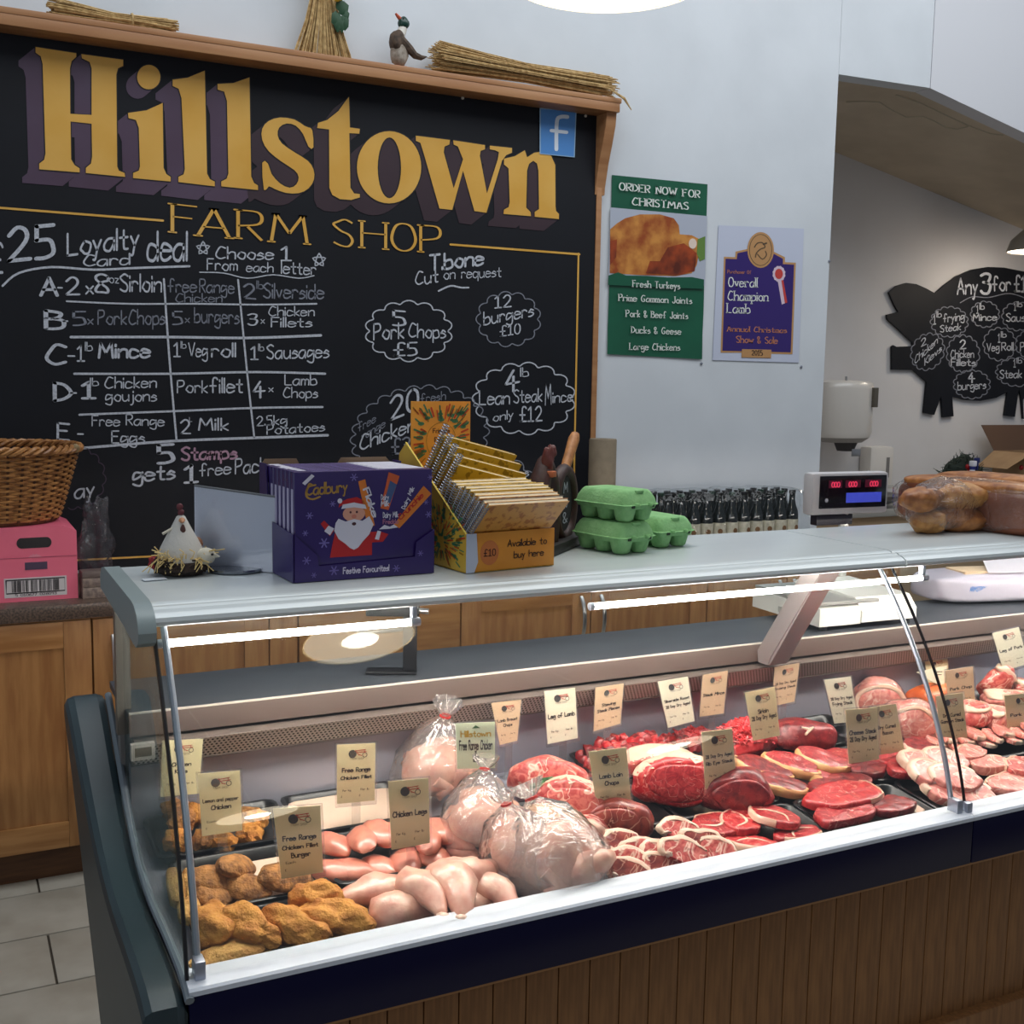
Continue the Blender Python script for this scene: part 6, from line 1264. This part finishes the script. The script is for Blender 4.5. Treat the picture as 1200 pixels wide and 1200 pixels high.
wick = mat('wicker', srgb(184, 130, 74), .5, col2=srgb(132, 84, 44), ns=40, coat=.2); wick_d = mat('dark wicker', srgb(96, 58, 30), .6, col2=srgb(66, 38, 22), ns=40)
bc = Vector((.155, 4.03, WT+tz+.020)); bk_ = thing('wicker_basket', 'round brown wicker basket standing on the pink carton', 'basket', bc)
Hk = .235; NS = 34
def brad(z): return .178+.070*(z/Hk)**.9
wv = MB(); rows_ = 25
for r_ in range(rows_):
    z = .014+(Hk-.034)*r_/(rows_-1); P = []
    for k in range(NS*4+1):
        a = 2*pi*k/(NS*4); ph = (k/4*pi)+(r_ % 2)*pi; P.append((( brad(z)+.0055*cos(ph))*cos(a), (brad(z)+.0055*cos(ph))*sin(a), z))
    wv.tube(P, .0045, 5, cap=False)
part(bk_, 'weave', wv, wick, kind='stuff')
st_ = MB()
for k in range(NS):
    a = 2*pi*k/NS; st_.tube([(brad(z)*cos(a), brad(z)*sin(a), z) for z in (.005, Hk*.5, Hk)], .0045, 5)
part(bk_, 'stakes', st_, wick_d, kind='stuff')
for q in range(3):
    P = []
    for k in range(121):
        a = 2*pi*k/120; ph = a*17+q*2*pi/3; P.append(((brad(Hk)+.004+.010*cos(ph))*cos(a), (brad(Hk)+.004+.010*cos(ph))*sin(a), Hk+.004+.010*sin(ph)))
    part(bk_, 'braided_rim', MB().tube(P, .0068, 6, cap=False), wick)
part(bk_, 'bottom', MB().lathe([(.01, 0), (.178, 0), (.183, .012), (.175, .016), (.01, .010)], 36), wick_d)
part(bk_, 'rim_tie', MB().lump(.016, .012, .014, .2, 3, 2, 2, (brad(Hk)*.88+.01, -.12, Hk+.006)), solid(srgb(150, 128, 92)))
cs = thing('card_stack', 'small stack of printed cards beside the pink carton', 'cards', (.421, 3.83, WT), (0, 0, .05))
for k, (z0, z1) in enumerate(((0, .036), (.037, .066), (.067, .088))): part(cs, 'bundle', MB().box((-.037, -.02, z0), (.037+.001*k, .04, z1), .002), mat('card bundle %d' % k, srgb(*((150, 132, 118), (134, 116, 104), (96, 82, 76))[k]), .5, col2=srgb(98, 84, 80), ns=70))
single('crumpled_film', MB().lump(.05, .045, .13, .35, 3, 9, 4), clear('dim film', (.8, .8, .82), haze=.10, hazecol=(.35, .35, .4), rough=.2, bump=1, bs=40, gain=1.4), 'crumpled clear plastic film behind the pink carton', 'plastic film', (.46, 4.1, WT+.15))
# ================================================================== POSTERS
def wpt(px, py, l=0.): return ony(px, py, WY-.003-l)
def bil(Q, l=0.):
    A, B, Cc, D = [wpt(*q) for q in Q]
    return lambda u, v, e=0.: A*(1-u)*(1-v)+B*u*(1-v)+Cc*u*v+D*(1-u)*v+Vector((0, -l-e, 0))
grn = mat('green poster', srgb(22, 92, 66), .35, coat=.3, col2=srgb(18, 84, 60), ns=5); ptxt = solid(srgb(222, 226, 220), .5)
Q = [(717, 205), (829, 216), (822, 421), (711, 415)]; f = bil(Q)
gp = thing('green_poster', 'green Christmas order poster with a roast turkey picture on the white wall', 'poster', wpt(768, 315))
gm = MB(); n = 14; gv = []
for k in range(n+1):
    for j in range(3): gv.append(f(j/2, k/n, .001+.004*abs(sin(k*.8))*(.3 if j == 1 else 1)*(k/n)))
gm.add(gv, [(k*3+j, k*3+j+1, k*3+j+4, k*3+j+3) for k in range(n) for j in range(2)])
part(gp, 'sheet', gm, grn, 60, world=True)
ph_ = mat('poster sky', srgb(176, 182, 196), .4); part(gp, 'photo_background', MB().poly3([f(-.012, .18, .007), f(1.0, .18, .007), f(1.0, .575, .007), f(-.012, .56, .007)]), ph_, False, world=True)
roast = mat('roast skin print', srgb(206, 140, 66), .4, col2=srgb(150, 70, 28), ns=11, detail=8, kind='noise', ramp=(.38, .62)); roast_r = mat('roast red print', srgb(166, 70, 30), .4, col2=srgb(90, 34, 18), ns=14, detail=6)
def fp(px, py, e): # through the poster plane from the close-up crop (scale 4.286, origin 680,180)
    return wpt(680+px/4.286, 180+py/4.286, e)
part(gp, 'roast_bird_print', MB().poly3([fp(*q, .008) for q in ((148, 600), (150, 380), (185, 350), (225, 325), (300, 305), (400, 305), (470, 325), (495, 360), (500, 405), (560, 410), (600, 430), (600, 480), (585, 560), (560, 600), (480, 615), (300, 610))]), roast, False, world=True)
part(gp, 'roast_shadow_print', MB().poly3([fp(*q, .0086) for q in ((330, 600), (350, 540), (400, 540), (440, 470), (520, 450), (585, 500), (575, 590), (480, 612))]).poly3([fp(*q, .0086) for q in ((150, 560), (150, 440), (185, 430), (180, 520))]), roast_r, False, world=True, kind='stuff')
part(gp, 'highlight_print', MB().poly3([fp(565+20*cos(a), 452+26*sin(a), .0092) for a in [2*pi*k/16 for k in range(16)]]), solid(srgb(226, 206, 190)), False, world=True)
part(gp, 'greens_print', MB().poly3([fp(*q, .0088) for q in ((590, 430), (628, 415), (626, 530), (600, 540), (585, 500))]), solid(srgb(96, 130, 56)), False, world=True)
part(gp, 'green_torn_edge_print', MB().poly3([fp(*q, .0094) for q in ((140, 640), (142, 612), (190, 596), (230, 612), (330, 614), (440, 622), (560, 620), (622, 632), (620, 680), (140, 660))]), grn, False, world=True)
def ptext(rt, s, p0, p1, h, m, nm_='lettering', wd=1.5, mod=.35, serif=1.1, e=.0096, crop=fp):
    mb = MB(); W = text_w(s, 1.9); A = crop(*p0, e); B = crop(*p1, e); T = crop(p0[0], p0[1]-h, e); U = (B-A)/W; V = (T-A)/9
    write(mb, s, lambda u, v: A+U*u+V*v, wd=wd, mod=mod, serif=serif, sp=1.9); part(rt, nm_, mb, m, False, world=True)
for s, a, b, h in (('ORDER NOW FOR', (197, 182), (600, 222), 36), ('CHRISTMAS', (262, 257), (542, 280), 36), ('Fresh Turkeys', (264, 668), (500, 680), 32), ('Prime Gammon Joints', (194, 738), (560, 754), 32), ('Pork & Beef Joints', (230, 818), (540, 830), 32), ('Ducks & Geese', (258, 900), (505, 908), 32), ('Large Chickens', (248, 984), (500, 988), 32)): ptext(gp, s, a, b, h, ptxt)
pp_ = thing('purple_poster', 'white and purple award certificate with a rosette, right of the green poster', 'poster', wpt(888, 345))
Q = [(842, 264), (942, 268), (936, 425), (835, 422)]; f = bil(Q)
part(pp_, 'sheet', MB().poly3([f(0, 0, .001), f(1, 0, .001), f(1, 1, .001), f(0, 1, .001)]).poly3([f(0, 0, -.001), f(1, 0, -.001), f(1, 1, -.001), f(0, 1, -.001)]), solid(srgb(196, 202, 220), .35), False, world=True)
gold_p = solid(srgb(186, 140, 92), .5)
o1 = [(722, 518), (778, 520), (780, 492), (845, 478), (970, 492), (1028, 520), (1028, 545), (1083, 548), (1066, 1008), (958, 1005), (958, 1028), (810, 1025), (810, 1000), (705, 1000)]
o2 = [(730, 528), (786, 530), (790, 500), (845, 488), (970, 502), (1018, 528), (1018, 555), (1074, 558), (1057, 998), (714, 990)]
part(pp_, 'gold_border', MB().poly3([fp(*q, .002) for q in o1]), gold_p, False, world=True)
part(pp_, 'purple_panel', MB().poly3([fp(*q, .0026) for q in o2]), mat('certificate purple', srgb(52, 34, 108), .3, coat=.3), False, world=True)
part(pp_, 'emblem_disc', MB().poly3([fp(906+67*cos(a), 484+90*sin(a), .0032) for a in [2*pi*k/28 for k in range(28)]]), gold_p, False, world=True)
em = MB(); ribbon(em, crom([(875, 470), (890, 450), (915, 448), (928, 470), (905, 480), (885, 500), (880, 520)]), 6, lambda u, v: fp(u, v, .0036)); ribbon(em, crom([(890, 505), (915, 530), (935, 510), (930, 490)]), 5, lambda u, v: fp(u, v, .0036)); P = el(906, 484, 56, 78, 28); ribbon(em, P+[P[0]], 3, lambda u, v: fp(u, v, .0035)); ribbon(em, [(920, 455), (935, 450)], 9, lambda u, v: fp(u, v, .0037)); part(pp_, 'emblem_print', em, solid(srgb(84, 66, 44)), False, world=True, kind='stuff')
for s, a, b, h in (('Overall', (745, 668), (888, 670), 46), ('Champion', (742, 736), (942, 740), 46), ('Lamb', (738, 798), (852, 802), 46)): ptext(pp_, s, a, b, h, ptxt, wd=1.25, e=.0034)
for s, a, b, h in (('Annual Christmas', (738, 892), (1036, 900), 26), ('Show & Sale', (784, 948), (990, 954), 32), ('Purchaser Of', (740, 600), (858, 604), 16)): ptext(pp_, s, a, b, h, solid(srgb(190, 120, 90)), wd=1.5, e=.0034)
part(pp_, 'year_panel', MB().poly3([fp(*q, .0038) for q in ((812, 982), (960, 985), (958, 1026), (811, 1023))]), gold_p, False, world=True); ptext(pp_, '2015', (862, 1012), (915, 1013), 24, solid(srgb(60, 40, 30)), wd=1.8, e=.0044)
part(pp_, 'rosette_print', MB().poly3([fp(998+32*cos(a)*(1.04 if k % 2 else .95), 604+40*sin(a)*(1.04 if k % 2 else .95), .0034) for k, a in enumerate([2*pi*k/24 for k in range(24)])]).poly3([fp(*q, .0033) for q in ((992, 640), (1012, 640), (1028, 752), (1012, 758))]), solid(srgb(212, 190, 206)), False, world=True, kind='stuff')
part(pp_, 'rosette_centre_print', MB().poly3([fp(998+20*cos(a), 604+26*sin(a), .0040) for a in [2*pi*k/20 for k in range(20)]]).poly3([fp(*q, .0039) for q in ((1010, 636), (1020, 636), (1040, 748), (1028, 752))]), solid(srgb(196, 62, 56)), False, world=True, kind='stuff')
for q in ((699, 423), (822, 426), (939, 430), (972, 306)): single('wall_screw', MB().lathe([(.006, 0), (.007, .003), (.003, .005)], 12).xf(Matrix.Rotation(pi/2, 4, 'X')), solid(srgb(120, 124, 136), .3), 'small screw head in the white wall '+{699: 'below the left corner of the green poster', 822: 'below the right corner of the green poster', 939: 'below the award certificate', 972: 'beside the alcove corner'}[q[0]], 'screw', wpt(*q)+Vector((0, .002, 0)))
# ================================================================== ALCOVE
AY = 5.5
pgb = thing('pig_chalkboard', 'black pig shaped chalkboard with offers hung on the alcove wall', 'chalkboard', ony(1130, 390, AY-.02))
def pp3(px, py): return (920+px/4.286, 240+py/4.286)
pig = [(522, 440), (560, 408), (610, 392), (660, 398), (710, 420), (755, 445), (800, 405), (860, 360), (940, 325), (1020, 312), (1100, 315), (1200, 335), (1290, 380), (1360, 450), (1390, 560), (1380, 700), (1330, 820), (1290, 900), (1300, 1050), (1240, 1070), (1225, 940), (1195, 980), (1200, 1075), (1195, 1075), (1185, 960), (1175, 925), (1155, 1065), (1102, 1058), (1118, 940), (1060, 970), (980, 985), (900, 980), (840, 962), (847, 1062), (792, 1068), (785, 960), (750, 1055), (697, 1045), (712, 890), (645, 830), (537, 828), (537, 712), (545, 705), (560, 713), (643, 710), (640, 690), (515, 575), (512, 552), (570, 538), (548, 500)]
pts = [ony(*pp3(*q), AY-.022) for q in pig]
part(pgb, 'board', MB().prism([(p.x, p.z) for p in pts], 'y', AY-.022, AY-.008), board_m, False, world=True)
def pig_w(s, a, b, h, wd=1.2, m=chalk):
    mb = MB(); P0, P1 = pp3(*a), pp3(*b); plane_text(mb, s, P0, P1, h/4.286, lambda u, v: ony(u, v, AY-.0232), wd=wd, jig=.25); return part(pgb, 'chalk_words', mb, m, False, world=True)
for s, a, b, h in (('Any', (865, 448), (965, 445), 78), ('3', (985, 445), (1030, 445), 100), ('for', (1042, 430), (1132, 430), 70), ('£10', (1152, 435), (1240, 435), 78), ('1', (745, 600), (757, 598), 45), ('lb', (762, 565), (785, 563), 30), ('frying', (795, 590), (900, 578), 40), ('Steak', (780, 640), (882, 628), 34),
  ('1', (962, 545), (972, 545), 40), ('lb', (978, 525), (1000, 525), 30), ('Mince', (944, 582), (1062, 580), 34), ('1', (1150, 530), (1160, 530), 36), ('lb', (1166, 512), (1190, 512), 26), ('Sausages', (1112, 585), (1300, 585), 40), ('2', (685, 712), (708, 700), 36), ('Chicken', (652, 800), (765, 695), 38), ('Kievs', (702, 806), (785, 735), 36),
  ('2', (880, 725), (908, 722), 44), ('Chicken', (832, 768), (948, 766), 38), ('Fillets', (834, 808), (956, 808), 34), ('1', (1070, 690), (1080, 690), 42), ('lb', (1086, 665), (1110, 665), 28), ('Veg', (1014, 735), (1075, 732), 38), ('Roll', (1088, 732), (1146, 730), 38), ('Pork', (1182, 735), (1270, 732), 42),
  ('4', (920, 890), (952, 888), 44), ('burgers', (868, 930), (1008, 922), 40), ('1', (1148, 815), (1158, 815), 38), ('lb', (1165, 795), (1188, 795), 26), ('Steak Pie', (1080, 870), (1260, 866), 40)): pig_w(s, a, b, h)
cl = MB()
for args in ((825, 588, 86, 70, 15), (1004, 550, 66, 60, 13), (1170, 560, 74, 66, 13), (716, 738, 74, 88, 14, .5), (894, 748, 76, 86, 14), (1078, 700, 76, 76, 13), (938, 902, 84, 66, 14), (1168, 840, 100, 66, 15), (1240, 700, 76, 66, 13)):
    ribbon(cl, crom([pp3(x, y) for x, y in cloud(*args)], 2), 1.1, lambda u, v: ony(u, v, AY-.0230))
ribbon(cl, crom([pp3(*q) for q in ((880, 492), (940, 462), (1020, 466), (1110, 446), (1170, 455), (1230, 480))]), 1.0, lambda u, v: ony(u, v, AY-.0231)); part(pgb, 'chalk_clouds', cl, chalk_dim, False, world=True, kind='stuff')
# towel dispenser
dm0 = ony(963, 480, 5.36); dm1 = ony(1013, 480, 5.36); zt = ony(990, 446, 5.36).z; zb = ony(990, 512, 5.36).z
cxd, rad_ = dm1.x-.20, .20
tdp = thing('towel_dispenser', 'large white rounded paper towel dispenser on the alcove wall by the corner', 'dispenser', (cxd, 5.33, zb)); Hd = zt-zb
wp = mat('cream white plastic', srgb(216, 210, 202), .3, coat=.3)
def oval(rx, ry, z, sx=0): return [Vector((sx+rx*cos(a), ry*sin(a), z)) for a in [2*pi*k/32 for k in range(32)]]
part(tdp, 'housing', MB().rings([oval(rad_*.93, .13, .0), oval(rad_, .14, .03), oval(rad_, .14, Hd-.05), oval(rad_*.97, .135, Hd-.012), oval(rad_*.8, .11, Hd)]), wp, 60)
part(tdp, 'lower_collar', MB().rings([oval(rad_*.7, .09, -.03), oval(rad_*.93, .13, .0)]), solid(srgb(166, 160, 154)), 60)
part(tdp, 'outlet', MB().rings([oval(.05, .05, -.085, .03), oval(.075, .07, -.03, .03)]), solid(srgb(60, 56, 56)), 60)
part(tdp, 'cutter', MB().box((.03, -.06, -.115), (.10, -.055, -.07), .001), steel)
part(tdp, 'window', MB().box((.115, -.135, Hd-.16), (.150, -.085, Hd-.04), .004), solid(srgb(90, 84, 74), .2)); part(tdp, 'lock', MB().cyl((-.01, -.02, Hd), (-.01, -.02, Hd+.025), .007, 10), steel)
s0 = ony(1016, 524, 5.43); s1 = ony(1043, 524, 5.43); zs = ony(1030, 523, 5.43).z; ze = ony(1030, 568, 5.43).z
sd = thing('soap_dispenser', 'small white soap dispenser on the alcove wall right of the towel dispenser', 'dispenser', ((s0.x+s1.x)/2, 5.44, ze)); ws = (s1.x-s0.x)/2
part(sd, 'housing', MB().box((-ws, -.05, 0), (ws, .055, zs-ze), .02), wp, 50); part(sd, 'window', MB().box((ws*.35, -.052, .05), (ws*.62, -.049, (zs-ze)*.72), .001), solid(srgb(120, 116, 112), .2)); part(sd, 'lever', MB().box((-.01, -.07, -.02), (ws*.9, -.03, .004), .003), solid(srgb(180, 176, 170)))
# greenery, spray bottle, carton
AT = .912
gr = thing('fir_garland', 'dark green fir garland with red berries behind the bread', 'garland', (*ony(1122, 555, 5.2).xy, AT)); g0 = ony(1128, 540, 5.2)
gn = MB()
for i in range(260):
    a = random.uniform(0, 6.3); q = math.sqrt(random.random()); p = Vector((g0.x-.02+.19*q*cos(a)+random.uniform(-.03, .03), 5.2+.06*sin(a)*q, g0.z-.05+.085*q*sin(a*1.7)))
    d = Vector((random.uniform(-1, 1), random.uniform(-1, 1), random.uniform(-.3, 1)))*.05; gn.tube([p, p+d], [.004, .001], 4)
part(gr, 'needles', gn, mat('fir green', srgb(34, 52, 40), .7, col2=srgb(22, 36, 28), ns=40), kind='stuff', world=True)
part(gr, 'core', MB().lump(.15, .06, .10, .25, 2.5, 3, 3, (g0.x, 5.2, g0.z-.08)).cyl((g0.x, 5.2, AT), (g0.x, 5.2, g0.z-.1), .07), solid(srgb(26, 38, 30), .8), world=True)
for q in ((1134, 547), (1136, 552), (1102, 560), (1197, 548)): p = ony(*q, 5.12); part(gr, 'berry', MB().lump(.018, .016, .018, .08, 2, 1, 2, p), solid(srgb(150, 20, 30), .3), world=True)
b_p = ony(1139, 560, 5.08); zsp = ony(1139, 540, 5.08).z
sy = thing('spray_bottle', 'white spray bottle with a blue trigger head behind the bread', 'bottle', (b_p.x, 5.08, AT)); hs = zsp-AT
part(sy, 'body', MB().lathe([(.035, 0), (.037, .01), (.037, hs-.14), (.02, hs-.08), (.014, hs-.05)], 18), solid(srgb(214, 214, 224), .4)); part(sy, 'blue_collar', MB().lathe([(.018, hs-.055), (.019, hs-.035)], 16), solid(srgb(34, 44, 110), .4))
part(sy, 'head', MB().box((-.015, -.018, hs-.035), (.018, .018, hs), .005), solid(srgb(216, 216, 226), .4)); part(sy, 'trigger', MB().box((.018, -.012, hs-.012), (.05, .012, hs+.018), .004).box((.03, -.01, hs-.06), (.042, .01, hs-.01), .003), solid(srgb(26, 36, 96), .4))
c0 = ony(1166, 562, 5.15); c1 = ony(1166, 530, 5.15); c2 = ony(1178, 505, 5.15)
kb = mat('corrugated card', srgb(150, 122, 90), .8, col2=srgb(138, 110, 80), ns=10); kd = mat('card inside', srgb(92, 68, 52), .8)
cbx = thing('cardboard_box', 'open brown cardboard box at the right edge of the alcove', 'cardboard box', (c0.x+.40, 5.2, AT)); hb = ony(1188, 531, 5.1).z-AT
part(cbx, 'wall', MB().box((-.19, -.15, 0), (.3, -.146, hb)), kb); part(cbx, 'wall', MB().box((-.19, .146, 0), (.3, .15, hb)), kb); part(cbx, 'wall', MB().box((-.194, -.15, 0), (-.19, .15, hb)), kb); part(cbx, 'wall', MB().box((.3, -.15, 0), (.304, .15, hb)), kb); part(cbx, 'bottom', MB().box((-.19, -.146, 0), (.3, .146, .004)), kb)
part(cbx, 'flap', MB().add([(-.19, .15, hb), (.3, .15, hb), (.3, .20, hb+.17), (-.27, .20, hb+.17), (-.19, .153, hb), (.3, .153, hb), (.3, .203, hb+.17), (-.27, .203, hb+.17)], [(0, 1, 2, 3), (7, 6, 5, 4), (0, 4, 5, 1), (1, 5, 6, 2), (2, 6, 7, 3), (3, 7, 4, 0)]), kd, False)
part(cbx, 'flap', MB().add([(-.194, -.15, hb), (-.194, .15, hb), (-.38, .12, hb-.10), (-.38, -.12, hb-.10), (-.194, -.15, hb-.003), (-.194, .15, hb-.003), (-.38, .12, hb-.103), (-.38, -.12, hb-.103)], [(0, 1, 2, 3), (7, 6, 5, 4), (0, 4, 5, 1), (1, 5, 6, 2), (2, 6, 7, 3), (3, 7, 4, 0)]), kb, False)
# ================================================================== PENDANT LAMPS
glow = mat('lamp diffuser', (1, .9, .7), .4, emit=(1.0, .86, .66), es=6.); glow_c = mat('lamp bulb', (1, 1, 1), .4, emit=(1.0, .95, .86), es=24); enam = mat('cream enamel', srgb(222, 214, 196), .35, coat=.3); enam_g = mat('grey enamel', srgb(140, 132, 120), .4)
def pendant(label, x, y, z, r_=.2, em=enam, top=4.6, cone=False):
    t = thing('pendant_lamp', label, 'lamp', (x, y, z), group='pendant lamps')
    h = .16 if cone else .10
    part(t, 'shade', MB().lathe([(r_, 0), (r_+.004, .003), (r_*.9, h*.45), (r_*.55, h*.85), (.035, h), (.03, h+.04), (.0, h+.042)], 40, cap=False), em, 50)
    part(t, 'diffuser', MB().lathe([(r_*.97, .004), (r_*.6, .001), (.0, 0)], 40, cap=False), glow); part(t, 'bulb', MB().lump(.06, .06, .03, 0, 1, 1, 3, (0, 0, .004)), glow_c)
    part(t, 'cord', MB().cyl((0, 0, h+.03), (0, 0, top-z), .004, 8), solid(srgb(200, 200, 196)))
pt = ony(712, -22, 2.0)
pendant('pendant lamp over the service side, its lit underside cut by the top edge', pt.x, 2.0, pt.z, .195)
pendant('pendant lamp above the customer side whose reflection shows round in the front glass', 1.12, 1.10, 2.45, .18)
pendant('pendant lamp in the shop behind the viewer on the left', 1.15, -1.15, 2.45, .18); pendant('pendant lamp in the shop behind the viewer on the right', 3.28, -1.03, 2.45, .18)
pa = ony(1187, 292, 4.95); pendant('cone pendant lamp inside the alcove at the right edge', pa.x+.24, 4.95, pa.z, .19, enam_g, 2.76, True)

al = bpy.data.lights.new('alcove_bulb', 'POINT'); al.energy = 7; al.color = (1.0, .86, .72); al.shadow_soft_size = .09
ao = bpy.data.objects.new('alcove_bulb', al); C.collection.objects.link(ao); ao.location = (pa.x+.24, 4.95, pa.z-.06)
